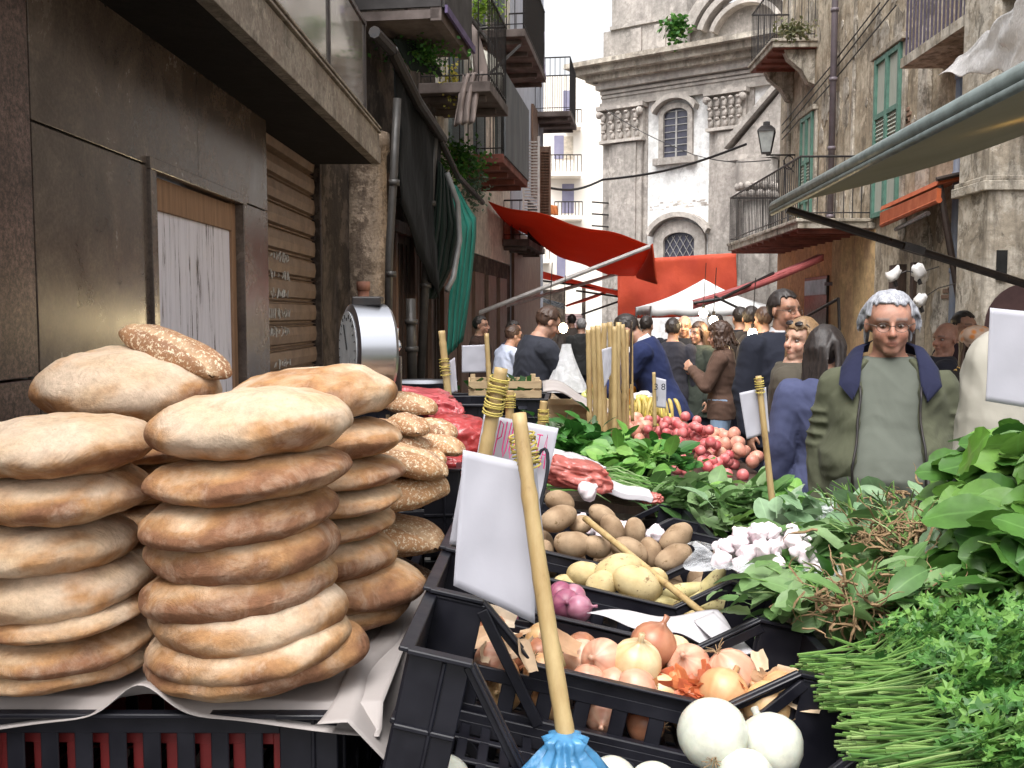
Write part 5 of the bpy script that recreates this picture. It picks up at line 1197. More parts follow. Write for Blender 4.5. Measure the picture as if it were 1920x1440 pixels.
for x, y, z in ((-.05, 1.4, .66), (.6, 1.4, .56), (1.05, .9, .8), (1.05, 3.3, .8), (-.05, 3.2, .66), (.08, 4, .92), (1.02, 5.5, .85), (.08, 7, .92), (1.02, 9, .85), (.08, 9.1, .92)): mb = MB(); mb.box((x, y, z / 2), (.05, .05, z)); mb.build('leg', M_DWOOD, t)

# ------------------------------------------------------------------ onions and potatoes
k = tinted('onion_skin', rough=.38, spec=.5, bump=.15, bscale=60, bdist=.001, sss=.12)
M_ONION = k; M_WON = tinted('white_onion_skin', rough=.3, spec=.5, bump=.05, sss=.25); M_POT = tinted('potato_skin', rough=.8, spec=.2, bump=.35, bscale=90, bdist=.002, speck=((.20, .13, .07), 45, .60)); M_ROOT = mat('dry_roots', (.36, .25, .14), (.20, .13, .07), scale=60, rough=.9)
def onion_mesh(seed, c1, c2, r=.038, m=None, neck=.028):
    prof = [(.004, -.92), (.25, -.90), (.55, -.78), (.82, -.5), (.97, -.15), (1, .1), (.94, .38), (.80, .62), (.56, .82), (.34, .92), (.18, 1.0), (.11, 1.10), (.13, 1.14 + neck / r * .35)]
    mb = MB(); mb.lathe([(a * r, z * r) for a, z in prof], 36, fn=lambda v: Vector((v.x * (1 + .03 * nz(v, 22, seed)), v.y * (1 + .03 * nz(v, 22, seed + 3)), v.z * (1 + .02 * nz(v, 40, seed)))))
    me = mb.mesh('onion', m or M_ONION, True); c1 = np.array(c1); c2 = np.array(c2)
    def cf(a):
        out = np.empty_like(a)
        for i, (x, y, z) in enumerate(a):
            th = math.atan2(y, x); s_ = .5 + .55 * nz((math.cos(th) * 20, math.sin(th) * 20, z * 6), 1, seed) + .3 * nz((math.cos(th) * 4, math.sin(th) * 4, z * 10), 1, seed) + .45 * nz((math.cos(th) * 2, math.sin(th) * 2, z * 20), 1, seed + 2); s_ = max(0, min(1, s_)); out[i] = (c1 * (1 - s_) + c2 * s_) * (1.0 if z < r * .9 else .75)
        return out
    vcolor(me, cf)
    mb = MB(); rg = random.Random(seed)
    for j in range(12):
        a = rg.uniform(0, 6.28); l = rg.uniform(.008, .02); mb.tube([(0.003 * math.cos(a), .003 * math.sin(a), -.9 * r), (.3 * l * math.cos(a), .3 * l * math.sin(a), -.92 * r - .4 * l), (l * math.cos(a), l * math.sin(a), -.92 * r - .7 * l)], .0007, 4)
    return me, mb.mesh('roots', M_ROOT)
ON = {'gold': [onion_mesh(1, (.58, .30, .11), (.70, .52, .29)), onion_mesh(2, (.50, .22, .09), (.66, .42, .22)), onion_mesh(3, (.60, .38, .18), (.72, .60, .38))], 'pink': [onion_mesh(4, (.54, .22, .14), (.68, .43, .30)), onion_mesh(5, (.60, .32, .20), (.74, .55, .42))], 'brown': [onion_mesh(6, (.34, .12, .06), (.50, .24, .14))], 'red': [onion_mesh(7, (.22, .04, .10), (.42, .16, .22)), onion_mesh(8, (.32, .08, .15), (.52, .28, .34))], 'white': [onion_mesh(9, (.56, .57, .48), (.64, .65, .56), .05, M_WON, .02)]}
def onion(kind, p, s, rot, label, group=None, var=0):
    a, b = ON[kind][var % len(ON[kind])]; t = thing('onion', label, 'onion', p, 0, group); t.rotation_euler = rot; t.scale = (s * (1.08 if label[-5:] != 'crate' else 1),) * 3
    obj('bulb', a, t); obj('roots', b, t); return t
rg = random.Random(12)
vis = [('pink', 1130, 1238, 1.63, 1.0, (-60, 40), 'pink onion at the left end of the onion crate'), ('pink', 1092, 1236, 1.66, .85, (60, -60), 'smaller pink onion behind the bamboo stake'), ('gold', 1192, 1245, 1.62, 1.08, (-15, 10), 'shiny golden onion left of the brown one'), ('brown', 1224, 1210, 1.70, 1.05, (20, 15), 'dark brown onion topmost at the back rim with dry roots upward'), ('pink', 1292, 1250, 1.68, 1.05, (40, -30), 'large pink onion in the middle of the crate'), ('gold', 1262, 1228, 1.74, .9, (10, 40), 'pale golden onion half hidden at the back rim'), ('pink', 1370, 1262, 1.66, 1.1, (150, 10), 'big reddish onion with its root end up'), ('gold', 1354, 1300, 1.58, 1.05, (-50, -40), 'streaky cream onion in front of the reddish one'), ('pink', 1192, 1292, 1.58, .9, (60, 20), 'pink onion low at the near rim'), ('gold', 1440, 1325, 1.56, 1.1, (70, 30), 'pale onion with loose skins at the right end of the crate'), ('gold', 1462, 1300, 1.62, .95, (20, 70), 'cream onion with roots at the right corner'), ('gold', 1240, 1300, 1.60, .8, (90, 0), 'small onion under loose red skins'), ('pink', 1150, 1285, 1.60, .85, (90, 30), 'onion peeping over the near rim at left')]
for i, (kd, px, py, D, s, r_, lab) in enumerate(vis): onion(kd, at(px, py, D), s, (R(r_[0]), R(r_[1]), R(rg.uniform(0, 360))), lab, None, i)
for L_ in range(2):       # the layers of onions below
    for i in range(7):
        for j in range(3):
            x = -.07 + i * .083 + rg.uniform(-.008, .008) + .02 * L_; y = 1.592 + j * .078 + rg.uniform(-.006, .006)
            onion(rg.choice(('gold', 'pink', 'gold', 'brown')), S(x, y, -.118 - .052 * L_), rg.uniform(.8, .92), [rg.uniform(0, 6.28) for _ in range(3)], 'onion lying under the top ones inside the second crate', 'onions filling the second black crate', i + j)
for i, (px, py, D, s, r_, lab) in enumerate(((1336, 1378, 1.34, 1.02, (-70, 20), 'largest white onion in the nearest crate'), (1445, 1400, 1.37, .9, (-50, -20), 'white onion to the right of the largest one'), (1398, 1462, 1.29, .75, (-80, 0), 'white onion at the bottom edge between the two big ones'), (1148, 1468, 1.30, .7, (110, 60), 'white onion with green shoots at the bottom edge'), (1225, 1478, 1.30, .7, (90, 10), 'white onion at the bottom edge right of the blue bag'))):
    onion('white', at(px, py, D), s, (R(r_[0]), R(r_[1]), 0), lab, None)
for i in range(0): onion('white', S(.0 + .1 * i, 1.42, -.168), .8, (1.5, i, 0), 'white onion deep inside the nearest crate', 'white onions low in the nearest crate')
onion('white', at(832, 1468, 1.34), .8, (1, 0, 0), 'white onion low behind the corner of the nearest crate')
# loose onion skins
def flakes(c, spread, n, cols, label, seed=1, size=.03):
    rg = random.Random(seed); mb = MB()
    for i in range(n):
        p = Vector(c) + Vector((rg.gauss(0, spread[0]), rg.gauss(0, spread[1]), abs(rg.gauss(0, spread[2])))); rt = Euler([rg.uniform(-1, 1), rg.uniform(-1, 1), rg.uniform(0, 6.28)]).to_matrix(); s = size * rg.uniform(.5, 1.3); cv = rg.uniform(.3, .9)
        b = len(mb.v); mb.sheet(lambda u, v: p + rt @ Vector(((u - .5) * s * (1 - .5 * abs(v - .5)), (v - .5) * s * 1.5, cv * s * ((u - .5) ** 2 + .6 * (v - .5) ** 2) + .1 * s * math.sin(u * 9))), 5, 6, 0)
    o = mb.build('onion_skins', cols, smooth=True); return tag(o, label, 'onion skin')
M_FLK = leafmat('onion_flake', (.66, .22, .09), (.45, .10, .05), (.85, .50, .24), .35, .4); M_FLKP = leafmat('pale_flake', (.8, .6, .4), (.6, .35, .2), (.85, .75, .6), .35, .4)
flakes(at(1275, 1288, 1.60), (.045, .02, .006), 26, M_FLK, 'loose orange red onion skins in the middle of the onion crate', 3)
flakes(at(1450, 1290, 1.62), (.04, .03, .008), 20, M_FLKP, 'loose pale onion skins at the right end of the onion crate', 4, .035)
flakes(at(960, 1210, 1.62), (.04, .05, .006), 18, M_FLKP, 'scraps of onion skin by the left end of the onion crate', 5, .03)

def potato_mesh(seed, rx_, ry_, rz_, c1, c2, m=None):
    mb = MB(); mb.ell((0, 0, 0), (rx_, ry_, rz_), None, 28, 18, fn=lambda v: v * (1 + .17 * nz(v, 13, seed) + .045 * nz(v, 42, seed)))
    me = mb.mesh('potato', m or M_POT, True); c1 = np.array(c1); c2 = np.array(c2)
    def cf(a):
        out = np.empty_like(a)
        for i, p in enumerate(a): s_ = max(0, min(1, .5 + .9 * fbm(p, 25, seed))); out[i] = c1 * (1 - s_) + c2 * s_
        return out
    vcolor(me, cf); return me
PB = [potato_mesh(i, .046 + .004 * (i % 2), .034, .031, (.25, .165, .10), (.39, .28, .18)) for i in range(4)]; PY = [potato_mesh(10 + i, .050, .036, .033, (.45, .34, .16), (.56, .45, .25)) for i in range(3)]; PF = [potato_mesh(20 + i, .065, .023, .022, (.50, .42, .19), (.62, .55, .30)) for i in range(2)]
def pot(me, p, rot, s, label, group=None, cat='potato', name='potato'): o = obj(name, me, None, p, rot, (s,) * 3); return tag(o, label, cat, group)
pv = [(1048, 940, 2.62, 1.0, (0, 20, 30), 'brown potato at the top left of the heap'), (1046, 972, 2.55, 1.05, (0, -20, 20), 'large brown potato below the top left one'), (1075, 1020, 2.45, 1.15, (0, 5, -10), 'widest brown potato at the near left of the heap'), (1130, 970, 2.65, .9, (0, 40, 0), 'brown potato behind the wooden stick'), (1148, 990, 2.55, .95, (0, 60, 10), 'upright brown potato right of the stick end'), (1190, 1000, 2.6, .9, (0, 80, 40), 'brown potato in the middle of the heap'), (1268, 1008, 2.5, 1.1, (0, -35, 10), 'big dark brown potato at the right of the heap'), (1180, 1035, 2.45, 1.05, (0, 30, 20), 'greyish potato under the stick'), (1220, 1035, 2.48, .95, (0, 70, 0), 'pale brown potato in the middle front'), (1262, 1046, 2.42, 1.0, (0, -30, 0), 'brown potato by the right rim'), (1120, 1025, 2.45, 1.0, (0, 20, 40), 'brown potato partly under the stick'), (1090, 985, 2.6, .8, (0, 0, 60), 'small brown potato between larger ones')]
for i, (px, py, D, s, r_, lab) in enumerate(pv): pot(PB[i % 4], at(px, py, D), [R(a) for a in r_], s, lab)
for i in range(7):
    for j in range(3): pot(PB[(i + j) % 4], S(-.06 + .085 * i, 2.44 + .075 * j, -.15), [rg.uniform(0, 6) for _ in range(3)], .95, 'brown potato at the bottom of the fifth crate', 'brown potatoes under the heap')
yv = [(1100, 1078, 2.25, .9, (0, 10, 0), 'small yellow potato at the left of the yellow crate'), (1160, 1072, 2.24, 1.2, (0, -10, 20), 'large pale yellow potato under the stick'), (1195, 1095, 2.19, 1.2, (0, 20, 0), 'large pale yellow potato right of the stick'), (1225, 1085, 2.3, .8, (0, 0, 0), 'yellow potato behind the large ones'), (1130, 1095, 2.2, .9, (0, 0, 40), 'yellow potato at the near rim')]
for i, (px, py, D, s, r_, lab) in enumerate(yv): pot(PY[i % 3], at(px, py, D), [R(a) for a in r_], s, lab)
for i, (px, py, r_, lab) in enumerate(((1285, 1108, (0, -8, 10), 'long finger potato, upper of the pair'), (1300, 1122, (0, -15, -8), 'long finger potato, lower of the pair'), (1330, 1098, (0, -50, 0), 'short finger potato by the right rim'), (1345, 1135, (0, 5, 20), 'finger potato low by the right rim'), (1262, 1130, (0, 10, 30), 'finger potato low in the middle'))): pot(PF[i % 2], at(px, py, 2.2), [R(a) for a in r_], .9, lab)
for i in range(8):
    for j in range(2): pot(PY[(i + j) % 3], S(-.07 + .075 * i, 2.16 + .09 * j, -.15), [rg.uniform(0, 6) for _ in range(3)], .85, 'yellow potato at the bottom of the fourth crate', 'yellow potatoes at the bottom')
for i, (px, py, D, s) in enumerate(((1062, 1132, 1.95, .8), (1085, 1140, 1.93, .75), (1050, 1115, 2.0, .75), (1075, 1118, 2.0, .7))): onion('red', at(px, py, D), s, (R(70), i, i), ['purple onion nearest the bamboo stake', 'purple onion right of the nearest one', 'purple onion at the back left', 'purple onion at the back right'][i] + ' of the third crate', None, i)
for i in range(7): onion('red', S(-.06 + .085 * i, 1.95, -.16), .8, (1, i, i), 'purple onion under the white paper in the third crate', 'purple onions under the paper')
# white paper in crate three and the wooden stick across
M_WPAPER = mat('white_paper', (.55, .53, .55), (.47, .45, .47), scale=3, rough=.6, bump=.25, bscale=9, bdist=.01)
A, B, C_, D_ = at(1100, 1150, 1.88), at(1345, 1150, 2.04), at(1400, 1225, 1.86), at(1240, 1190, 1.845)
def f(u, v): p = (A.lerp(B, u)).lerp(D_.lerp(C_, u), v); p.z += .008 * math.sin(u * 8) + .004 * math.sin(v * 7); return p
mb = MB(); mb.sheet(f, 24, 12, .001); o = mb.build('paper_sheet', M_WPAPER, smooth=True); tag(o, 'white paper lying over the red onions in the third crate', 'paper')
A, B, C_, D_ = at(1300, 1165, 1.96), at(1338, 1148, 2.0), at(1415, 1225, 1.80), at(1372, 1232, 1.78)
mb = MB(); mb.sheet(lambda u, v: (A.lerp(B, u)).lerp(D_.lerp(C_, u), v), 8, 12, .002); o = mb.build('price_card', M_WPAPER, smooth=True); tag(o, 'blank white card lying on the black rim at the foot of the stick', 'card')
M_BAM = tinted('bamboo', rough=.45, spec=.4, bump=.1, bscale=50)
k = N('bamboo_cane'); mp = k.map((5, 5, 1.2), rand=True); a = k.noise(6, mp, 8, .7); r = k.ramp(a, [(.3, (.20, .12, .05)), (.42, (.36, .245, .105)), (.7, (.47, .35, .17))]); k.color(r); k.set(Roughness=.5); k.bump(a, .15, .002); M_BAM = k.m
M_TWINE = mat('yellow_twine', (.50, .40, .10), (.38, .30, .08), scale=80, rough=.7)
def cane(mb, a, b, r, bend=0, nodes=3, seed=1, taper=.9):
    a = Vector(a); b = Vector(b); n = 24; pts = []; rr = []; rg = random.Random(seed); side = (b - a).cross(Vector((0, 1, 0))).normalized(); nd = [rg.uniform(.1, .9) for _ in range(nodes)]
    for i in range(n + 1):
        q = i / n; pts.append(a.lerp(b, q) + side * (bend * math.sin(q * 3.14))); rad = r * (1 - (1 - taper) * q); rad *= 1 + .14 * sum(math.exp(-((q - w) / .012) ** 2) for w in nd) - .10 * sum(math.exp(-((q - w - .035) / .012) ** 2) for w in nd); rr.append(rad)
    mb.tube(pts, rr, 12)
def twine(mb, c, axis, r, n=7, h=.035, seed=1):
    axis = Vector(axis).normalized(); a = axis.cross(Vector((0, 1, .1))).normalized(); b = axis.cross(a); rg = random.Random(seed)
    for i in range(n):
        tl = rg.uniform(-.35, .35); off = (i / (n - 1) - .5) * h
        mb.tube([Vector(c) + axis * (off + tl * r * math.sin(t)) + a * r * math.cos(t) + b * r * math.sin(t) for t in np.linspace(0, 6.283, 15)], .0016, 5)
mb = MB(); cane(mb, at(1097, 972, 2.50), at(1380, 1200, 1.93), .0085, nodes=2, seed=4); o = mb.build('wooden_stick', M_BAM, smooth=True); tag(o, 'thin split bamboo stick lying diagonally across the potato crates', 'stick')
# ------------------------------------------------------------------ signs on canes
M_CARD = mat('card_paper', (.42, .415, .46), (.37, .365, .41), scale=2, rough=.55, bump=.2, bscale=5, bdist=.01)
M_PINK = mat('pink_ink', (.70, .05, .22)); M_INK = mat('black_ink', (.012, .013, .02))
def card(name, pts, label, parent, th=.0012, bulge=.006):
    A, B, C_, D_ = [Vector(p) for p in pts]; nrm = (B - A).cross(D_ - A).normalized()
    mb = MB(); mb.sheet(lambda u, v: (A.lerp(B, u)).lerp(D_.lerp(C_, u), v) + nrm * (bulge * math.sin(math.pi * u) + bulge * .6 * nz((u * 3, v * 3, 0), 1, 2)), 16, 16, th); return mb.build(name, M_CARD, parent, smooth=True)
t = thing('price_sign', 'blank folded white card tied to a stout bamboo cane in the foreground', 'sign', at(1065, 1420, 1.30))
mb = MB(); cane(mb, at(1067, 1415, 1.225), at(973, 775, 1.33), .0128, bend=.003, nodes=5, seed=6, taper=.8); mb.build('cane', M_BAM, t, smooth=True)
mb = MB(); cane(mb, at(1052, 1250, 1.335), at(964, 868, 1.375), .0075, bend=.004, nodes=3, seed=7); mb.build('cane', M_BAM, t, smooth=True)
card('card', (at(868, 843, 1.34), at(1000, 872, 1.345), at(1003, 1170, 1.325), at(850, 1098, 1.32)), '', t)
card('card', (at(985, 868, 1.36), at(1004, 872, 1.375), at(1032, 1140, 1.365), at(1000, 1150, 1.34)), '', t, bulge=.002)
card('card', (at(872, 850, 1.40), at(990, 880, 1.40), at(985, 1060, 1.40), at(842, 1020, 1.40)), '', t)
mb = MB(); twine(mb, at(984, 845, 1.36), at(975, 775, 1.36) - at(1000, 900, 1.35), .0185, 9, .045, 3); mb.build('twine', M_TWINE, t)
t = thing('price_sign', 'white card with pink handwriting and a black number on a cane', 'sign', at(960, 1000, 1.60))
cd = card('card', (at(908, 776, 1.66), at(1048, 803, 1.62), at(1008, 985, 1.60), at(880, 930, 1.64)), '', t)
A, B, D_ = at(908, 776, 1.655), at(1048, 803, 1.615), at(880, 930, 1.635); ex = (B - A).normalized(); ey = (D_ - A).normalized(); ez = ex.cross(-ey).normalized(); ey2 = -(ez.cross(ex))
def on_card(txt, u, v, size, m, sx=1.0, tilt=0):
    me = text_mesh(txt, size, m); p = A + (B - A) * u + (D_ - A) * v; mt = Matrix((ex, -ey2 * 1.0, ez)).transposed(); o = obj('lettering', me, None); o.parent = cd; KIDS.setdefault(cd.name, []).append(o)
    q = mw(cd).inverted() @ (p + ez * .010); o.location = q; o.rotation_euler = (mt @ Matrix.Rotation(tilt, 3, 'Z')).to_euler(); o.scale = (sx, 1, 1); return o
def stroke(pts, r, m, off=.0095):
    mb = MB(); P_ = [A + (B - A) * u + (D_ - A) * v + ez * off for u, v in pts]; mb.tube(P_, r, 6); mb.build('lettering', m, cd)
def word(u0, v0, letters, du, dv, w, h, r, m):
    """single stroke capitals on the card; each letter is polylines in a unit box"""
    G = {'C': [[(.9, .15), (.5, 0), (.1, .3), (.1, .7), (.5, 1), (.9, .85)]], 'U': [[(.1, 0), (.15, .8), (.5, 1), (.8, .8), (.85, 0)]], 'I': [[(.5, 0), (.5, 1)]], 'P': [[(.1, 1), (.15, 0), (.8, .1), (.8, .45), (.15, .55)]], 'R': [[(.1, 1), (.15, 0), (.8, .1), (.8, .4), (.15, .5), (.9, 1)]], 'A': [[(0, 1), (.45, 0), (.9, 1)], [(.2, .6), (.7, .6)]], 'T': [[(0, .05), (1, .05)], [(.5, .05), (.5, 1)]], 'L': [[(.1, 0), (.1, 1), (.8, 1)]]}
    for i, ch_ in enumerate(letters):
        for pl in G.get(ch_, []): stroke([(u0 + du * i + x * w - .15 * w * y, v0 + dv * i + y * h) for x, y in pl], r, m)
word(.06, .04, 'CIPUU', .093, .0, .075, .42, .0011, M_PINK); word(.56, .10, 'PATA', .10, .0, .075, .40, .0011, M_PINK)
stroke([(.86 + .11 * math.cos(a) , .72 + .44 * math.sin(a) - .35 * math.cos(a) * .3) for a in np.linspace(-1.2, 5.3, 20)], .0030, M_INK); stroke([(.975, .80), (.94, 1.1), (.90, 1.42)], .0030, M_INK)
stroke([(.52, .72), (.46, .85), (.40, 1.05)], .0022, M_INK)
mb = MB(); cane(mb, at(895, 930, 1.60), at(940, 690, 1.60), .0125, nodes=2, seed=9); cane(mb, at(893, 940, 1.63), at(925, 760, 1.66), .007, nodes=1, seed=10); mb.build('cane', M_BAM, t, smooth=True)
mb = MB(); twine(mb, at(930, 742, 1.60), at(940, 690, 1.6) - at(900, 880, 1.6), .0165, 12, .06, 4); mb.build('twine', M_TWINE, t)
def small_sign(pts, D, ca, cb, r, label, seed, tw=None, txt=None, under=None):
    t = thing('price_sign', label, 'sign', at(*ca, D)); cd = card('card', [at(x, y, D) for x, y in pts], '', t, .0015, .003)
    mb = MB(); cane(mb, at(*ca, D - .012), at(*cb, D - .012), r, nodes=3, seed=seed); mb.build('cane', M_BAM, t, smooth=True)
    if tw: mb = MB(); twine(mb, at(*tw, D - .012), at(*cb, D) - at(*ca, D), r * 1.3, 6, r * 4, seed); mb.build('twine', M_TWINE, t)
    if txt:
        for tx, x, y, s_ in txt:
            me = text_mesh(tx, s_, M_INK); o = obj('lettering', me); o.parent = cd; o.location = mw(cd).inverted() @ at(x, y, D - .03); o.rotation_euler = (R(90), 0, 0)
    return t
small_sign(((1386, 737), (1436, 726), (1443, 812), (1400, 824)), 2.6, (1450, 960), (1422, 705), .009, 'blank white card on a bamboo cane in front of the women', 21, (1424, 722))
small_sign(((1224, 706), (1249, 712), (1249, 766), (1224, 763)), 4.4, (1228, 800), (1226, 698), .009, 'small white price card in front of the navy suited man', 22, None, (('3 8', 1237, 726, .042), ('1', 1232, 748, .03)))
small_sign(((1856, 577), (1990, 590), (1990, 775), (1848, 752)), 1.75, (1990, 1000), (1975, 560), .014, 'large blank white card at the right edge before the pale jacket', 23)
small_sign(((866, 648), (915, 646), (919, 698), (866, 699)), 3.6, (922, 800), (912, 625), .010, 'blank grey card in front of the far vendor', 24)
small_sign(((838, 680), (853, 670), (858, 735), (842, 738)), 3.0, (842, 760), (828, 620), .012, 'narrow card seen edge on, left of the blank grey card', 25, (834, 688))
for j, (a, b, tw, D, lab) in enumerate((((955, 800), (956, 732), (956, 752), 2.6, 'short cane stake bound with yellow twine left of the foreground cane'), ((1015, 800), (1020, 752), (1019, 780), 2.7, 'short cane stake bound with yellow twine right of the foreground cane'))):
    t = thing('cane_stake', lab, 'stake', at(*a, D)); mb = MB(); cane(mb, at(*a, D), at(*b, D), .012, nodes=1, seed=31 + j); mb.build('cane', M_BAM, t, smooth=True); mb = MB(); twine(mb, at(*tw, D), (0, 0, 1), .015, 7, .035, 5 + j); mb.build('twine', M_TWINE, t)
# bundle of canes
rg = random.Random(9)
cn = ((1103, 618, 1106, 770, 4.9), (1112, 612, 1118, 790, 4.7), (1121, 610, 1123, 805, 4.6), (1133, 606, 1136, 800, 4.6), (1143, 604, 1144, 790, 4.8), (1152, 612, 1153, 810, 4.5), (1160, 604, 1162, 800, 4.6), (1166, 608, 1168, 795, 4.7), (1176, 618, 1177, 780, 4.9), (1184, 622, 1186, 760, 5.1))
for i, (xa, ya_, xb, yb_, D) in enumerate(cn):
    mb = MB(); cane(mb, at(xb, yb_ + 30, D), at(xa, ya_, D), .0150 if i < 8 else .010, bend=rg.uniform(-.01, .01), nodes=4, seed=40 + i); o = mb.build('bamboo_cane', M_BAM, smooth=True)
    tag(o, 'bamboo cane standing in the cluster between the vendor and the suited man', 'cane', 'tall canes standing in the middle of the stall')
mb = MB(); cane(mb, at(1182, 720, 4.9), at(1184, 600, 4.9), .006, seed=60); o = mb.build('metal_rod', M_DARKMETAL, smooth=True); tag(o, 'thin dark rod right of the cane cluster', 'rod')
t = thing('price_sign', 'narrow white card hung among the cluster of canes', 'sign', at(1140, 700, 4.55)); card('card', (at(1128, 655, 4.55), at(1147, 650, 4.55), at(1146, 700, 4.55), at(1133, 728, 4.55)), '', t)
# blue bag at the foot of the cane
mb = MB()
def fn(v):
    a = math.atan2(v.y, v.x); k_ = 1 + .16 * math.sin(a * 9 + v.z * 20) + .2 * nz(v, 20); return Vector((v.x * k_, v.y * k_, v.z))
mb.lathe([(.06, -.09), (.062, -.06), (.05, -.03), (.035, -.008), (.024, .005), (.028, .014), (.02, .018)], 60, at(1058, 1405, 1.215), fn=fn); o = mb.build('plastic_bag', M_BLUEBAG, smooth=True); tag(o, 'blue plastic bag bunched round the foot of the bamboo cane', 'bag')
# red net bags, garlic and trays in the far crates
bag(at(1078, 888, 3.0), (.12, .09, .045), 'red net bag of garlic behind the handwritten card', bagmat('red_net', (.60, .17, .14)), 21, (0, R(14), 0), 'net_bag')
bag(at(1070, 872, 3.05), (.10, .07, .035), 'white wrapped packet lying on the red net bag', bagmat('white_bag', ()), 22, (0, R(14), 0), 'packet', 'packet')
A, B, C_, D_ = at(1118, 905, 3.2), at(1215, 930, 3.2), at(1222, 945, 3.02), at(1115, 922, 3.02)
mb = MB(); mb.sheet(lambda u, v: (A.lerp(B, u)).lerp(D_.lerp(C_, u), v) + Vector((0, 0, .004 * math.sin(u * 9))), 12, 6, .02); o = mb.build('foam_tray', M_WPAPER, bevel=.003); tag(o, 'white tray lying on the far black crate', 'tray')
bag(at(1222, 935, 3.12), (.035, .03, .018), 'small red net lying at the end of the white tray', bagmat('red_net', ()), 25, (0, 0, 0), 'net_bag')
def garlic_mesh(seed):
    mb = MB(); mb.lathe([(.002, -.016), (.012, -.015), (.021, -.006), (.022, .004), (.014, .015), (.006, .021), (.004, .027)], 24, fn=lambda v: Vector((v.x * (1 + .12 * math.cos(6 * math.atan2(v.y, v.x) + seed)), v.y * (1 + .12 * math.cos(6 * math.atan2(v.y, v.x) + seed)), v.z)))
    return mb.mesh('garlic', MG, True)
MG = mat('garlic_skin', (.82, .77, .78), (.66, .52, .56), scale=40, rough=.5, bump=.2); GAR = [garlic_mesh(i) for i in range(3)]
rg = random.Random(4)
for i in range(26): pot(GAR[i % 3], at(1085 + rg.uniform(0, 165), 915, 2.85) + Vector((0, rg.uniform(-.08, .12), 0)), [rg.uniform(0, 6) for _ in range(3)], 1.05, 'garlic bulb in the slotted crate behind the brown potatoes', 'garlic bulbs in the sixth crate', 'garlic', 'garlic_bulb'); bpy.context.scene.collection.objects[-1]
for o in [o for o in col.objects if o.name.startswith('garlic_bulb')]: o.location.z = zhi(o.location.x) - .13 + rg.uniform(0, .03)
pot(GAR[0], at(1100, 922, 2.78), (0, 1, 0), 1.35, 'white garlic head resting on the rim of the sixth crate', None, 'garlic', 'garlic_bulb')
# plastic bag of garlic cloves on the greens
t = thing('garlic_bag', 'open clear plastic bag full of white garlic lying on the greens', 'bag', at(1450, 1070, 2.1))
mb = MB(); c = at(1450, 1018, 2.08) + Vector((0, 0, .012)); rg = random.Random(8)
gp = []
while len(gp) < 42:
    a, q = rg.uniform(0, 6.28), math.sqrt(rg.random()); p = c + Vector((.125 * q * math.cos(a), .11 * q * math.sin(a), -.045 + .055 * (1 - q * q) * rg.uniform(.3, 1.2)))
    if all((p - g).length > .022 for g in gp): gp.append(p)
for p in gp: pot(GAR[rg.randint(0, 2)], p, [rg.uniform(-1.6, 1.6), rg.uniform(-1.6, 1.6), rg.uniform(0, 6)], rg.uniform(.85, 1.15), 'white garlic bulb heaped in the open plastic bag', 'garlic bulbs heaped in the plastic bag', 'garlic', 'garlic_bulb')
k = N('clear_film'); mp = k.map(); a = k.noise(14, mp, 5, .6, 1); k.color((.85, .87, .9)); k.set(Roughness=.12, Specular_IOR_Level=.8); k.bump(a, .8, .02); tp = k.n('ShaderNodeBsdfTransparent'); ms = k.n('ShaderNodeMixShader'); f_ = k.ramp(a, [(.35, .35), (.65, .9)]); k.l(f_, 0, ms, 0); k.l(k.p, 0, ms, 1); k.l(tp, 0, ms, 2); k.l(ms, 0, k.out, 'Surface'); M_FILM = k.m
def f(u, v):
    a = u * 2 * math.pi; rr = .118 + .07 * v + .02 * math.sin(a * 7 + 3 * v); return c + Vector((rr * math.cos(a), rr * math.sin(a), -.05 + .03 * v + .012 * math.sin(a * 5) - .05 * max(0, v - .5)))
mb = MB(); mb.sheet(f, 70, 10, 0); mb.build('plastic_film', M_FILM, t, smooth=True)
bag(at(1545, 968, 2.35), (.06, .05, .03), 'crumpled clear plastic bag catching light behind the rooted greens', M_FILM, 33, amp=.3)
# ================================================================== GREENS
def leaf_base(L, W, n=6, curl=.3, pet=.3, fold=.25, jag=0, seed=0, rnd=1.0):
    """a leaf along +x, base at 0: petiole then blade; returns verts, faces"""
    vs = []; fs = []; rg = random.Random(seed); lv = [1] * 4
    tw = rg.uniform(-1.2, 1.2); lb = rg.uniform(-.25, .25); curl = curl * rg.uniform(.3, 1.8)
    def bend(x, y, z):
        a = tw * x; y2 = y * math.cos(a) - z * math.sin(a); z2 = y * math.sin(a) + z * math.cos(a); return (x, y2 + lb * x * x / L, z2 - curl * x * x / L + .05 * W * nz((x / L * 4, y / W * 3, seed), 1))
    w = W * .03
    vs += [bend(0, -w, 0), bend(0, w, 0), bend(pet * L, -w, 0), bend(pet * L, w, 0)]; fs.append((0, 1, 3, 2))
    b = 4
    for i in range(n + 1):
        q = i / n; x = pet * L + (1 - pet) * L * q; hw = W / 2 * (math.sin(math.pi * min(1, q ** rnd * .97 + .03)) ** .55) * (1 + (rg.uniform(-jag, jag) if 0 < i < n else 0))
        if i == n: hw = W * .03
        ru = .05 * W * math.sin(i * 2.1 + seed)
        vs += [bend(x, -hw, fold * hw + ru * .5), bend(x, -hw * .5, fold * hw * .25), bend(x, 0, 0), bend(x, hw * .5, fold * hw * .25), bend(x, hw, fold * hw - ru * .5)]
        lv += [0, .5, 1, .5, 0]
        if i:
            a = b + (i - 1) * 5; c = b + i * 5
            for k_ in range(4): fs.append((a + k_, a + k_ + 1, c + k_ + 1, c + k_))
    return np.array(vs), fs, lv
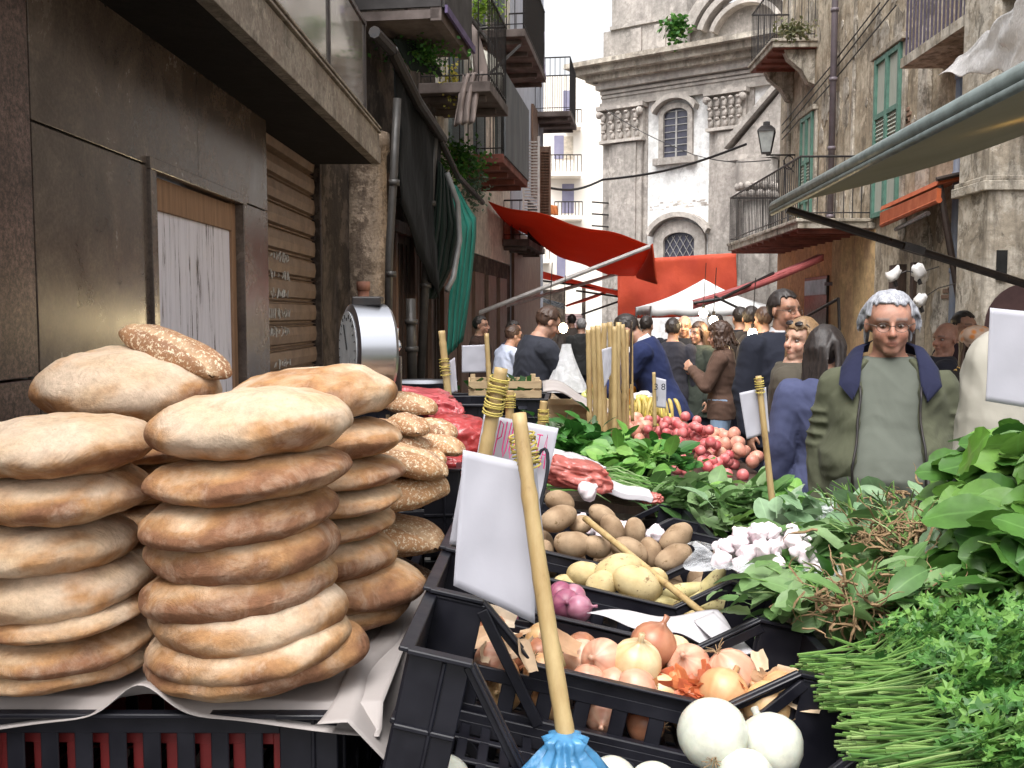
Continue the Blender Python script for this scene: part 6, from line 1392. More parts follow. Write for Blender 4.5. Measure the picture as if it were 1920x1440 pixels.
def parsley_base(s, seed=0):
    rg = random.Random(seed); vs = []; fs = []
    for (cx, cy, ang, sc) in ((.55, 0, 0, 1), (.25, .28, .9, .8), (.25, -.28, -.9, .8)):
        b = len(vs); vs.append((cx, cy, .05)); n = 10
        for j in range(n):
            a = ang + (j - (n - 1) / 2) * (5.2 / n); r = sc * (.50 if j % 2 else .27) * rg.uniform(.85, 1.15); vs.append((cx + r * math.cos(a), cy + r * math.sin(a), rg.uniform(-.08, .1)))
        fs += [(b, b + 1 + j, b + 2 + j) for j in range(n - 1)]
    vs += [(0, -.015, 0), (0, .015, 0), (.5, 0, .03)]; b = len(vs) - 3; fs.append((b, b + 1, b + 2))
    return np.array(vs) * s, fs, [0] * len(vs)
def scatter(bases, mats_, n, place, seed, name='leaves', parent=None, org=None):
    """place(rng,i)->(matrix 4x4 or (loc, rot euler, scale)); join leaves into one mesh"""
    rg = random.Random(seed); V = []; Fc = []; off = 0; C_ = []
    for i in range(n):
        bv, bf, bl = bases[i % len(bases)]; C_ += bl; loc, rot, sc = place(rg, i)
        m = np.array(Euler(rot).to_matrix()) if not isinstance(rot, Matrix) else np.array(rot); v = (bv * sc) @ m.T + np.array(loc); V.append(v); Fc += [tuple(x + off for x in f) for f in bf]; off += len(bv)
    V = np.concatenate(V); mb = MB(); mb.v = [tuple(p) for p in V]; mb.f = Fc; mb.m = [0] * len(Fc); mb.c = C_; return mb
def dirmat(d, roll=0):
    d = Vector(d).normalized(); up = Vector((0, 0, 1)) if abs(d.z) < .98 else Vector((0, 1, 0)); y = up.cross(d).normalized(); z = d.cross(y)
    return Matrix((d, y, z)).transposed() @ Matrix.Rotation(roll, 3, 'X')
M_PARS = leafmat('parsley_leaf', (.08, .21, .04), (.035, .115, .025), (.17, .33, .07), .45, .3); M_STEM = leafmat('green_stem', (.13, .25, .055), (.055, .135, .03), (.26, .36, .13), .4, .15)
M_CHARD = leafmat('chard_leaf', (.09, .21, .036), (.04, .12, .022), (.16, .31, .06), .38, .3); M_WILD = leafmat('wild_leaf', (.13, .24, .075), (.065, .15, .045), (.23, .34, .16), .42, .3); M_SAGE = leafmat('grey_green_leaf', (.21, .33, .18), (.13, .24, .12), (.33, .45, .30), .45, .25)
M_DKG = leafmat('deep_green_leaf', (.05, .17, .03), (.028, .105, .02), (.10, .26, .05), .45, .25); M_LTG = leafmat('fresh_green_leaf', (.15, .33, .06), (.08, .22, .04), (.27, .45, .12), .42, .3)
M_ROOTS = mat('earthy_roots', (.30, .20, .11), (.16, .10, .05), scale=50, rough=.9)
PARS = [parsley_base(.034, i) for i in range(5)]
def parsley(c, yaw, label, seed, rad=.05, ns=120, nl=640, L=.20, group='parsley bunches laid in the right foreground'):
    t = thing('parsley_bunch', label, 'parsley', c, 0, group); rg = random.Random(seed); R_ = Matrix.Rotation(yaw, 3, 'Z'); c = Vector(c)
    mb = MB(); tips = []
    for i in range(ns):
        a = rg.uniform(0, 6.28); r = rad * math.sqrt(rg.random()); p0 = Vector((rg.uniform(-.05, .03), r * math.cos(a) * 1.2, r * .8 * math.sin(a))); p1 = p0 * .9 + Vector((L * .5, rg.gauss(0, .012), rg.gauss(.004, .008))); e = Vector((L + rg.uniform(0, .14), p0.y * 1.9 + rg.gauss(0, .035), p0.z * 1.6 + rg.uniform(-.01, .05)))
        mb.tube([c + R_ @ p0, c + R_ @ p1, c + R_ @ e], [.0021, .0017, .0008], 5, cap=True); tips.append((R_ @ e, R_ @ (e - p1)))
    mb.build('stems', M_STEM, t)
    def place(rg, i):
        e, d = tips[i % len(tips)]; q = rg.uniform(-.5, .25); p = e + d.normalized() * (q * .12) + Vector((rg.gauss(0, .018), rg.gauss(0, .018), rg.gauss(0, .016)))
        dd = d.normalized() + Vector((rg.uniform(-1, 1), rg.uniform(-1, 1), rg.uniform(-.3, 1.0))) * .9; return tuple(c + p), dirmat(dd, rg.uniform(-.8, .8)), rg.uniform(.6, 1.15)
    scatter(PARS, None, nl, place, seed).build('leaves', M_PARS, t); return t
pp = [((.405, 1.56, 1.045), 4, 'far parsley bunch with its cut stems at the back by the roots'), ((.40, 1.47, 1.075), -3, 'parsley bunch second from the back, stems to the left'), ((.39, 1.37, 1.075), 2, 'parsley bunch in the middle of the right foreground'), ((.375, 1.27, 1.07), -4, 'parsley bunch with neat cut stems beside the white onions'), ((.36, 1.17, 1.065), 3, 'parsley bunch nearest the camera at the bottom edge'), ((.56, 1.50, 1.10), 12, 'leafy parsley bunch lying on the others at the right'), ((.58, 1.30, 1.095), -10, 'leafy parsley bunch at the right edge'), ((.36, 1.07, 1.05), 0, 'parsley bunch cut by the bottom of the photo'), ((.62, 1.12, 1.06), 5, 'leafy parsley at the bottom right corner'), ((.60, 1.66, 1.06), 20, 'parsley bunch with long side sprigs under the chard')]
for i, (c, yw, lab) in enumerate(pp): parsley((c[0] + .085, c[1], c[2]), R(yw), lab, 100 + i, L=.14)
# long loose sprigs reaching out
mb = MB()
for i, (a, b, c_) in enumerate((((1495, 1228), (1560, 1220), (1640, 1212)), ((1560, 1195), (1600, 1210), (1620, 1225)), ((1640, 1280), (1700, 1330), (1760, 1400)), ((1790, 1340), (1810, 1380), (1815, 1420)))): mb.tube([at(*a, 1.42), at(*b, 1.42), at(*c_, 1.43)], .0022, 5)
o = mb.build('parsley_sprig', M_STEM); tag(o, 'loose green stalks lying over the parsley bunches', 'parsley')

CH = [leaf_base(.128, .080, 13, .40, .25, .12, .0, i, 1.25) for i in range(9)]
def leafheap(name, c, label, bases, m, n, pos, direc, seed, size=(.7, 1.1), cat='vegetables', group=None, stem=None, roll=.9):
    t = thing(name, label, cat, c, 0, group); c = Vector(c)
    def place(rg, i):
        p = pos(rg, i); d = direc(rg, p); return tuple(c + p), dirmat(d, rg.uniform(-roll, roll)), rg.uniform(*size)
    scatter(bases, None, n, place, seed).build('leaves', m, t, smooth=True)
    if stem:
        rg = random.Random(seed + 5); mb = MB()
        for i in range(stem[0]):
            p = pos(rg, i) * .8; d = direc(rg, p).normalized(); mb.tube([c + p - d * stem[1], c + p + Vector((rg.uniform(-.01, .01), 0, rg.uniform(0, .01))), c + p + d * stem[1]], [stem[2], stem[2], stem[2] * .5], 5)
        mb.build('stems', M_STEM, t)
    return t
# chard wall: layered spoon shaped leaves
rgc = random.Random(77)
crows = [(1.10, .86, 1.95, 34), (1.17, .88, 1.95, 34), (1.25, .90, 1.97, 34), (1.30, .97, 2.0, 28), (1.33, 1.03, 2.03, 20), (1.14, .80, 1.72, 16), (1.22, .86, 1.70, 16)]
for i, (z, x, y, n) in enumerate(crows):
    c = (x, y, z)
    leafheap('chard_bunch', c, ['lowest dark chard bunch under the others at the right edge', 'second chard bunch up with glossy rounded leaves', 'third chard bunch up in the tall right pile', 'fourth chard bunch up, tilted towards the crates', 'topmost bright chard bunch with upright leaves', 'nearer low chard bunch over the parsley', 'nearer upper chard bunch at the right edge'][i], CH, M_CHARD, n + 130,
             lambda rg, i: Vector((rg.uniform(.04, .24), rg.uniform(-.16, .18), rg.uniform(-.035, .05))), lambda rg, p: Vector((-1 + rg.uniform(-.2, .5), rg.uniform(-.9, .45), rg.uniform(-.1, .65))), 200 + i, (.7, 1.15), 'chard', None, (14, .1, .003), 1.0)
big = [((1800, 880), (1835, 812), 1.75, 1.1), ((1850, 870), (1920, 850), 1.75, 1.1), ((1770, 965), (1728, 900), 1.72, .9), ((1850, 950), (1765, 870), 1.7, .9), ((1890, 1010), (1835, 1085), 1.66, .85), ((1870, 1000), (1770, 985), 1.69, .8), ((1920, 960), (1830, 930), 1.66, .9), ((1905, 1060), (1885, 1000), 1.62, .8)]
mb = MB()
for i, (a, b, D, s) in enumerate(big[:1]):
    p, q = at(*a, D), at(*b, D - .05); d = q - p; bv, bf, bl = leaf_base(d.length * .95 + .02, .095 * s, 12, .2, .15, .10, .0, i, 1.3); m = np.array(dirmat(d, rgc.uniform(-.5, .5) + (1.0 if i % 2 else .7))); v = bv @ m.T + np.array(p - d * .2); mb.add([tuple(x) for x in v], bf); mb.c = (mb.c or []) + bl
o = mb.build('chard_leaves', leafmat('bright_chard', (.12, .27, .035), (.085, .21, .03), (.18, .36, .06), .36, .35), smooth=True); tag(o, 'big glossy loose chard leaves on the face of the tall right pile', 'chard')
# rooted wild greens
WL = [leaf_base(.12, .045, 7, .4, .25, .3, .12, i) for i in range(8)]; WR = [leaf_base(.10, .055, 7, .3, .25, .2, .1, 10 + i) for i in range(8)]
def rooted(c, label, seed, dirn=(-1, 0, .1), n=100, spread=(.065, .055, .03), m=M_WILD, rootdir=(1, -.2, 0), nr=90, size=(.5, 1.05), rr=.05, base=WL):
    t = thing('rooted_greens', label, 'wild greens', c, 0, None); c = Vector(c); dd = Vector(dirn)
    scatter(base, None, n, lambda rg, i: (tuple(c + Vector((rg.gauss(0, spread[0]), rg.gauss(0, spread[1]), rg.gauss(0, spread[2])))), dirmat(dd + Vector((rg.gauss(0, .45), rg.gauss(0, .55), rg.gauss(.1, .35))), rg.uniform(-1, 1)), rg.uniform(*size)), seed).build('leaves', m, t, smooth=True)
    rg = random.Random(seed); mb = MB(); rd = Vector(rootdir).normalized()
    for i in range(nr):
        p = c + rd * .05 + Vector((rg.gauss(0, rr * .8), rg.gauss(0, rr * .7), rg.gauss(.02, .018))); pts = [p]; v = Vector((rg.gauss(0, 1), rg.gauss(0, 1), rg.gauss(0, .5))).normalized()
        for k_ in range(6): v = (v + Vector((rg.gauss(0, .5), rg.gauss(0, .5), rg.gauss(-.02, .35)))).normalized(); pts.append(pts[-1] + v * rg.uniform(.008, .018))
        mb.tube(pts, [rg.uniform(.0014, .0032)] * 4 + [.0010, .0008, .0004], 4)
    mb.build('roots', M_ROOTS, t)
    mb = MB()
    for i in range(26):
        p = c + rd * .03 + Vector((rg.gauss(0, .03), rg.gauss(0, .03), rg.gauss(.015, .012))); d = dd + Vector((rg.gauss(0, .5), rg.gauss(0, .5), rg.gauss(.1, .25))); mb.tube([p, p + d.normalized() * .05, p + d.normalized() * .09 + Vector((0, 0, -.01))], [.003, .002, .001], 5)
    mb.build('stems', M_STEM, t); return t
rooted(at(1600, 1040, 2.05), 'rooted greens bunch with tangled roots up behind the garlic bag', 300, (-1, .2, .15), 90)
rooted(at(1690, 1030, 2.0), 'rooted greens bunch with a large tan root tangle beside the chard', 301, (.2, .7, .2), 70, rootdir=(-.3, -.6, .2), nr=110, rr=.06)
rooted(at(1640, 1140, 1.75), 'rooted greens bunch with dark muddy roots nearest the parsley', 302, (.8, .1, .2), 60, rootdir=(-1, -.5, 0), nr=130, rr=.05)
rooted(at(1720, 1120, 1.78), 'rooted greens bunch under the chard wall', 303, (-.7, -.4, .1), 60, rootdir=(.6, -.6, -.2), nr=90)
rooted(at(1510, 1115, 1.85), 'broad leaved greens spilling over the crate corner', 304, (-1, -.5, .1), 60, (.05, .05, .02), rootdir=(1, .4, 0), nr=10, base=WR)
rooted(at(1590, 975, 2.3), 'grey green leaves standing up behind the rooted bunches', 305, (-.3, .2, .7), 50, (.09, .05, .02), M_SAGE, rootdir=(1, 0, .2), nr=30, base=WR)
rooted(at(1670, 985, 2.3), 'grey green broad leaves in front of the white haired man', 306, (-.6, 0, .3), 40, (.06, .05, .02), M_SAGE, rootdir=(.5, 0, .3), nr=40, base=WR)
rooted(at(1590, 1105, 1.98), 'dark leaved bunch between the garlic bag and the roots', 307, (-.5, -.5, .1), 60, (.07, .06, .03), M_DKG, nr=10)
# support trays under the greens
gt = thing('wooden_tray', 'low wooden tray carrying the parsley and rooted greens', 'tray', (.8, 1.8, .86))
mb = MB(); mb.box2((.52, .85, .95), (1.10, 2.5, .975)); mb.build('base', M_DWOOD, gt)
mb = MB()
for a, b in (((.55, .85, .861), (1.1, .87, .949)), ((.55, 2.48, .861), (1.1, 2.5, .949)), ((1.08, .875, .861), (1.1, 2.475, .949))): mb.box2(a, b)
mb.build('sides', M_CRWOOD, gt)
mb = MB(); mb.box2((.78, 1.6, .98), (1.12, 2.2, 1.12)); o = mb.build('foam_box', M_WPAPER, bevel=.01); tag(o, 'pale box hidden beneath the chard pile', 'box')
# arugula and others behind
SM = [leaf_base(.10, .03, 5, .4, .3, .3, .2, i) for i in range(4)]
def heap(c, r, n, base, m, label, seed, lay=(-1, -.2, .3), size=(.6, 1.2), stem=None, name='greens_bunch', group=None):
    return leafheap(name, c, label, base, m, n, lambda rg, i: Vector((rg.gauss(0, .45) * r[0], rg.gauss(0, .45) * r[1], (abs(rg.gauss(0, .5))) * r[2])), lambda rg, p: Vector(lay) + Vector((rg.gauss(0, .6), rg.gauss(0, .6), rg.gauss(0, .35))), seed, size, 'greens', group, stem)
heap((.74, 2.72, 1.0), (.11, .16, .06), 260, SM, M_LTG, 'feathery light green bunch by the farther side of the garlic bag', 400, (.8, -.5, .2), stem=(70, .09, .0015))
heap((.72, 3.0, 1.0), (.14, .16, .06), 260, SM, M_LTG, 'light green stemmed bunch in front of the blank white card', 401, (.9, -.3, .2), stem=(60, .09, .0015))
heap((.66, 3.05, 1.0), (.13, .16, .07), 240, WR, M_WILD, 'leafy green bunch behind the far black crates', 402, (.6, -.4, .4))
heap((.55, 3.40, .98), (.17, .14, .05), 240, WR, M_WILD, 'broad leafy green bunch left of the woman in blue', 403, (.6, -.4, .4))
heap((.80, 3.45, .92), (.17, .16, .05), 260, WR, M_LTG, 'bright broad leaf greens at the stall edge', 404, (.6, -.4, .4))
heap((.38, 3.7, 1.06), (.16, .18, .06), 220, WR, M_LTG, 'fresh greens behind the spring onions', 405)
heap((.18, 4.05, 1.04), (.22, .25, .09), 330, WR, M_DKG, 'left half of the dark green leafy mound', 406, (-.2, -.6, .6))
heap((.44, 4.0, 1.01), (.22, .2, .07), 330, WR, M_DKG, 'right half of the dark green leafy mound', 407, (.2, -.6, .6))
heap((.12, 4.5, 1.07), (.2, .2, .05), 300, SM, leafmat('dusty_green', (.10, .16, .07), (.06, .11, .05), (.18, .22, .12)), 'grey green thin greens behind the dark mound', 408)
for i, (x, y) in enumerate(((.13, 3.42), (.22, 3.36), (.30, 3.5))):
    t = thing('spring_onions', ['left bunch of spring onions over the red net', 'middle bunch of spring onions', 'right bunch of spring onions near the dark mound'][i], 'spring onions', (x, y, 1.05)); rg = random.Random(500 + i); mb = MB()
    for j in range(46):
        a = Vector((x - .14 + rg.gauss(0, .02), y + rg.gauss(0, .05), 1.06 + rg.gauss(0, .012))); b = Vector((x + .12 + rg.gauss(0, .03), y - .05 + rg.gauss(0, .05), 1.04 + rg.gauss(0, .012))); mb.tube([a, a.lerp(b, .5) + Vector((0, 0, rg.uniform(.0, .035))), b], [.003, .0026, .0016], 5)
    mb.build('stalks', leafmat('stalk', (.20, .38, .10), (.12, .28, .06), (.5, .6, .35)), t)

# ================================================================== FRUIT AND ROOTS FARTHER ON
def ball_mesh(seed, r, c1, c2, m, sq=1.0):
    return potato_mesh(seed, r, r, r * sq, c1, c2, m)
M_FR = tinted('fruit_skin', rough=.4, spec=.45, bump=.1, bscale=60)
RAD = [ball_mesh(50 + i, .025, (.40, .05, .06), (.60, .20, .19), M_FR) for i in range(3)]; PNK = [potato_mesh(55 + i, .038, .032, .030, (.52, .20, .15), (.66, .34, .24), M_FR) for i in range(3)]; LEM = [potato_mesh(60 + i, .036, .028, .028, (.62, .46, .06), (.75, .60, .16), M_FR) for i in range(2)]
ORA = [ball_mesh(65, .042, (.75, .25, .02), (.82, .34, .03), M_FR)]; GRN = [ball_mesh(66, .035, (.48, .50, .12), (.62, .62, .22), M_FR)]
def pile(meshes, n, area, label, group, name, cat, seed, base=None, h=.12, s=(.9, 1.15)):
    rg = random.Random(seed); (x0, x1, ya, yb) = area; pts = []
    r0 = .9 * max(v.co.length for v in meshes[0].vertices)
    tries = 0
    while len(pts) < n and tries < 4000:
        tries += 1; x, y = rg.uniform(x0, x1), rg.uniform(ya, yb); u = abs((x - (x0 + x1) / 2) / ((x1 - x0) / 2)); v = abs((y - (ya + yb) / 2) / ((yb - ya) / 2)); zz = (base if base is not None else .98 - .1 * (x - .0)) + h * (1 - max(u, v) ** 2) * rg.uniform(.25, 1) + r0 * .6
        p = Vector((x, y, zz))
        if all((p - q).length > r0 * 1.35 for q in pts): pts.append(p)
    for i, p in enumerate(pts): pot(meshes[i % len(meshes)], p, [rg.uniform(0, 6) for _ in range(3)], rg.uniform(*s), label, group, cat, name)
pile(RAD, 130, (.58, 1.0, 4.35, 5.7), 'red radish in the red heap on the right half of the stall', 'red radishes heaped on the stall', 'radish', 'radish', 71, None, .24)
pile(PNK, 34, (.85, 1.12, 4.55, 5.3), 'pinkish potato at the stall edge right of the radishes', 'pinkish potatoes at the stall edge', 'potato', 'potato', 72, .90, .15)
pile(PNK, 34, (.42, .72, 5.2, 5.9), 'pink skinned potato behind the radishes and the canes', 'pink potatoes behind the radishes', 'potato', 'potato', 73, None, .14)
pile(LEM, 46, (.55, .95, 6.0, 7.0), 'yellow lemon in the heap left of the navy suited man', 'lemons heaped on the stall', 'lemon', 'lemon', 74, None, .17)
pile(ORA, 12, (.62, .82, 7.3, 7.8), 'orange in the small heap beside the suited man', 'oranges in a small heap', 'orange', 'orange', 75, None, .16)
pile(GRN, 40, (.25, .60, 6.3, 7.2), 'yellow green fruit heaped under the leaning vendor', 'yellow green fruit in a heap', 'fruit', 'fruit', 76, None, .15)
pile(ORA, 14, (.36, .58, 7.3, 7.9), 'orange fruit behind the yellow green heap', 'orange fruit behind the canes', 'orange', 'orange', 77, None, .14)
pile(LEM, 14, (.0, .35, 4.9, 5.3), 'pale courgette or melon behind the thin greens', 'pale fruits behind the grey green leaves', 'fruit', 'fruit', 78, None, .06, (1.2, 1.5))
for i, (px, py, D) in enumerate(((1198, 765, 5.9), (1220, 758, 6.0), (1243, 762, 5.8))):
    t = thing('banana_bunch', ['left', 'middle', 'right'][i] + ' bunch of bananas by the small price card', 'bananas', at(px, py + 12, D)); c = at(px, py, D)
    for j in range(5):
        mb = MB(); a = (j - 2) * .35; mb.tube([c + Vector((.02 * j - .04 + .055 * math.sin(a) * q, -.05 * q, .045 - .09 * q * q + .0 * q)) + Vector((.012 * (j - 2), 0, 0)) for q in np.linspace(0, 1.2, 8)], [.004, .009, .012, .013, .013, .011, .008, .004], 8); mb.build('banana', mat('banana_skin', (.50, .38, .11), (.40, .30, .08), scale=20, rough=.5), t, smooth=True)
bag(at(1205, 748, 6.6), (.07, .05, .05), 'small white plastic bag beside the oranges', M_WBAG, 44)
mb = MB(); A_ = at(1062, 700, 7.2)
def f(u, v): a = u * 6.283; r = .03 + .13 * v ** 1.3; return A_ + Vector((r * math.cos(a) * (1 + .15 * math.sin(a * 7)), r * .6 * math.sin(a), .22 - .36 * v))
mb.sheet(f, 48, 14, 0); o = mb.build('plastic_bag', M_WBAG, smooth=True); tag(o, 'white plastic bag held up in front of the leaning vendor', 'bag')
# lit bulbs strung over the stalls
for i, (px, py, D, lab) in enumerate(((1031, 598, 8.6, 'lit bulb right above the leaning vendor'), (1056, 612, 9.5, 'lit bulb just right of the leaning vendor'), (1319, 584, 10, 'lit bulb under the left part of the white gazebo'), (1338, 598, 9.5, 'brightest lit bulb below the white gazebo'), (1411, 622, 9.0, 'lit bulb between the dark dressed crowd and the tall man'))):
    c = at(px, py, D); t = thing('hanging_bulb', lab, 'lamp', c, 0, 'lit bulbs hanging over the market'); mb = MB(); mb.lathe([(.006, -.065), (.032, -.052), (.045, -.022), (.036, .01), (.016, .03)], 14, c); mb.build('bulb', emit('bulb_lit', (1, .82, .5), 30), t, smooth=True)
    mb = MB(); mb.tube([c + Vector((0, 0, .028)), c + Vector((0, 0, .075))], .015, 8); mb.tube([c + Vector((0, 0, .07)), c + Vector((.02, 0, .5))], .004, 4); mb.build('bulb_holder', M_IRON, t)
    l_ = bpy.data.lights.new('bulb_light', 'POINT'); l_.energy = 3; l_.color = (1, .75, .4); l_.shadow_soft_size = .05; lo = bpy.data.objects.new('bulb_light', l_); col.objects.link(lo); setparent(lo, t); lo.location = (0, -.06, -.06)
# ================================================================== PEOPLE
M_SKIN = tinted('skin', rough=.5, spec=.35, bump=.12, bscale=120, bdist=.001, sss=.15)
M_EYEW = mat('eye_white', (.34, .30, .28), rough=.3); M_IRIS = mat('eye_iris', (.05, .03, .02), rough=.1)
M_SHOE = mat('dark_shoe', (.03, .025, .022), rough=.5); M_GLASS = mat('spectacle_frame', (.16, .12, .10), rough=.3, metal=.6)
def hairmat(name, c1, c2, rough=.45):
    if name in MC: return MC[name]
    k = N(name); mp = k.map((60, 60, 6)); a = k.noise(2.0, mp, 6, .7); r = k.ramp(a, [(.35, c2), (.65, c1)]); k.color(r); k.set(Roughness=rough, Specular_IOR_Level=.4); k.bump(a, .6, .004); MC[name] = k.m; return k.m
HM = {'white': hairmat('white_hair', (.46, .47, .51), (.15, .15, .17)), 'dark': hairmat('dark_hair', (.035, .025, .022), (.012, .010, .010)), 'brown': hairmat('brown_hair', (.075, .040, .025), (.03, .016, .012)), 'blond': hairmat('fair_hair', (.30, .19, .10), (.14, .08, .04)), 'grey': hairmat('grey_hair', (.28, .27, .27), (.12, .11, .11))}
SK = {'light': (.50, .30, .22), 'mid': (.42, .235, .165), 'ruddy': (.36, .185, .13), 'tan': (.34, .18, .12)}
def person(px, Y, H, face, label, top=('cloth', (.03, .03, .035)), topmat=None, legs=(.02, .022, .035), hair=('dark', 'short'), skin='mid', lean=0, side=0, head=(0, 0), arms=None, fat=1.0, belly=0, coat=0, glasses=False, female=False, voxel=.0075, open_jacket=None, collar=None, shoulder=1.0, extra=None, brow=None):
    """face: heading in degrees, 0 looks at the camera, 90 looks to the photo's right. arms: {'L':(elbow,wrist), 'R':...} in the local frame, metres at H=1.75"""
    base = at(px, 600, Y); base.z = 0; s = H / 1.75
    t = thing('person', label, 'person', base, R(face)); t.scale = (s, s, s)
    # local frame: faces -Y, z up, +x is the photo's right when facing the camera
    Lr = Matrix.Rotation(R(lean), 4, 'X') if lean else Matrix.Identity(4)      # lean forward (towards -Y) about the hips
    Ls = Matrix.Rotation(R(side), 4, 'Y') if side else Matrix.Identity(4)
    hip = Vector((0, 0, .95)); T = Matrix.Translation(hip) @ Ls @ Lr @ Matrix.Translation(-hip)
    HT = T @ Matrix.Translation((0, -.014, 1.487)) @ Matrix.Rotation(R(head[1]), 4, 'X') @ Matrix.Rotation(R(head[0]), 4, 'Z')
    sw = .185 * shoulder * (0.90 if female else 1)
    A = {'L': (Vector((sw + .055, .015, 1.14)), Vector((sw + .06, -.05, .89))), 'R': (Vector((-sw - .055, .015, 1.14)), Vector((-sw - .06, -.05, .89)))}
    if arms:
        for k_, v in arms.items(): A[k_] = (Vector(v[0]), Vector(v[1]))
    sh = {'L': T @ Vector((sw, .005, 1.385)), 'R': T @ Vector((-sw, .005, 1.385))}
    if not arms: arms = {}
    for k_ in 'LR':
        if k_ not in arms: A[k_] = (T @ A[k_][0], T @ A[k_][1])
    wv = .85 if female else 1.0
    def torso(mb, c, z0=.86, flare=0, cloth_=False):
        rr = [(.80, .165, .115, .0), (.88, .172, .122, .0), (.96, .170, .122, 0), (1.04, .150 * wv + .0, .112, -.0), (1.12, .148 * wv, .112, -.005), (1.22, .165 * (.95 if female else 1), .122 + (.012 if female else 0), -.008), (1.32, .178 * shoulder, .120, -.003), (1.39, .172 * shoulder, .10, .005), (1.43, .135 * shoulder, .088, .012), (1.465, .090, .074, .014), (1.495, .066, .066, .012), (1.51, .056, .058, .01)]
        if cloth_: rr = rr[:-2] + [(1.476, .080, .070, .020)]
        out = []
        for z, a, b, yo in rr:
            if z < z0: continue
            bl = belly * math.exp(-((z - 1.04) / .15) ** 2); fl = flare * max(0, (1.0 - z) / .3)
            out.append((z, (a * fat + c + bl * .35 + fl), (b * fat + c + bl * .75 + fl), yo - bl * .5))
        mb.loft(out, 28, T=T)
    def arm(mb, k_, c, r=(.056, .046, .031), end=1.0):
        e, w = A[k_]; we = e.lerp(w, end); mb.caps(sh[k_] - Vector((0, 0, .004)), e, r[0] * (fat * .5 + .5) + c, r[1] + c); mb.caps(e, we, r[1] + c, r[2] + c)
    def leg(mb, sx, c, r=(.083, .058, .042), end=.09):
        h_ = Vector((sx * .085, 0, .90)); k_ = Vector((sx * .10, -.012, .50)); a_ = Vector((sx * .105, .02, end)); mb.caps(h_, k_, r[0] * fat + c, r[1] + c); mb.caps(k_, a_, r[1] + c, r[2] + c)
    # ---- body (one surface)
    mb = MB(); torso(mb, -.012)
    for k_ in 'LR': arm(mb, k_, -.012)
    for sx in (-1, 1):
        leg(mb, sx, -.010); mb.caps((sx * .105, .03, .055), (sx * .115, -.11, .04), .042, .034)
    neck = T @ Vector((0, .01, 1.44)); nr = (.060 if not female else .045)
    hx = lambda v: HT @ Vector(v)
    mb.caps(neck, hx((0, .012, .04)), nr * (.5 + .5 * fat), nr * .95 * (.6 + .4 * fat))
    fw = (1 if not female else .93) * (1 + .25 * (fat - 1)) * (1.06 if belly > .1 else 1)
    HR = HT.to_3x3()
    mb.ell(hx((0, .012, .145)), (.074 * fw, .092, .092), HR, 20, 14); mb.ell(hx((0, -.022, .075)), (.060 * fw, .064, .072), HR, 18, 12); mb.ell(hx((0, -.060, .022)), (.030 * fw, .026, .024), HR, 12, 8)
    mb.ell(hx((0, -.045, .14)), (.062 * fw, .045, .05), HR, 16, 10)
    for sx in (-1, 1):
        mb.ell(hx((sx * .036, -.056, .080)), (.026, .026, .030), HR, 12, 8); mb.ell(hx((sx * .076 * fw, .012, .108)), (.010, .019, .031), HR @ Euler((0, 0, R(sx * 18))).to_matrix(), 10, 8)
        mb.caps(hx((sx * .012, -.084, .136)), hx((sx * .046, -.072, .134)), .010, .009, 8); mb.ell(hx((sx * .012, -.098, .078)), (.009, .011, .009), HR, 8, 6)
    mb.caps(hx((0, -.086, .125)), hx((0, -.110, .082)), .0085, .0125, 10)
    mb.ell(hx((0, -.078, .050)), (.026, .018, .016), HR, 12, 8); mb.ell(hx((0, -.084, .052)), (.017, .015, .006), HR, 10, 6); mb.ell(hx((0, -.083, .041)), (.014, .015, .007), HR, 10, 6)
    # hands: palm, four bent fingers, thumb
    for k_ in 'LR':
        e, w = A[k_]; d = (w - e).normalized(); n_ = Vector((1 if k_ == 'L' else -1, 0, 0)); n_ = (n_ - d * n_.dot(d)); n_ = n_.normalized() if n_.length > .1 else Vector((0, 0, 1)); q = d.cross(n_).normalized()   # q: across the palm
        if q.y > 0: q = -q
        Rm = Matrix((q, n_, d)).transposed(); mb.ell(w + d * .048, (.040, .016, .048), Rm, 12, 10)
        for j, (o_, l_) in enumerate(((-.029, .066), (-.010, .078), (.010, .080), (.028, .070))):
            p0 = w + d * .078 - q * (o_ * -1); p1 = p0 + (d * .9 - n_ * .3).normalized() * l_ * .5; p2 = p1 + (d * .5 - n_ * .9).normalized() * l_ * .5; mb.caps(p0, p1, .0092, .0085, 8); mb.caps(p1, p2, .0085, .0072, 8)
        tb = w + d * .022 + q * .034; mb.caps(tb, tb + (d * .75 + q * .5 - n_ * .35).normalized() * .034, .0115, .0105, 8); tb2 = tb + (d * .75 + q * .5 - n_ * .35).normalized() * .034; mb.caps(tb2, tb2 + (d * .95 - n_ * .35).normalized() * .028, .0105, .008, 8)
    me = fuse(mb, voxel * .8, 7, .5, 'body', M_SKIN)
    n = len(me.vertices); co = np.empty(n * 3, np.float32); me.vertices.foreach_get('co', co); co = co.reshape(-1, 3)
    inv = np.array(HT.inverted()); lc = co @ inv[:3, :3].T + inv[:3, 3]
    # sculpt eye sockets and mouth line
    push = np.zeros(n)
    for sx in (-1, 1): push += .0105 * np.exp(-(((lc[:, 0] - sx * .031) / .017) ** 2 + ((lc[:, 2] - .113) / .011) ** 2)) * (lc[:, 1] < -.04)
    push += .004 * np.exp(-((lc[:, 0] / .022) ** 2 + ((lc[:, 2] - .047) / .003) ** 2)) * (lc[:, 1] < -.04)
    fwd = np.array(HR @ Vector((0, 1, 0))); co = co + push[:, None] * fwd; me.vertices.foreach_set('co', co.astype(np.float32).ravel())
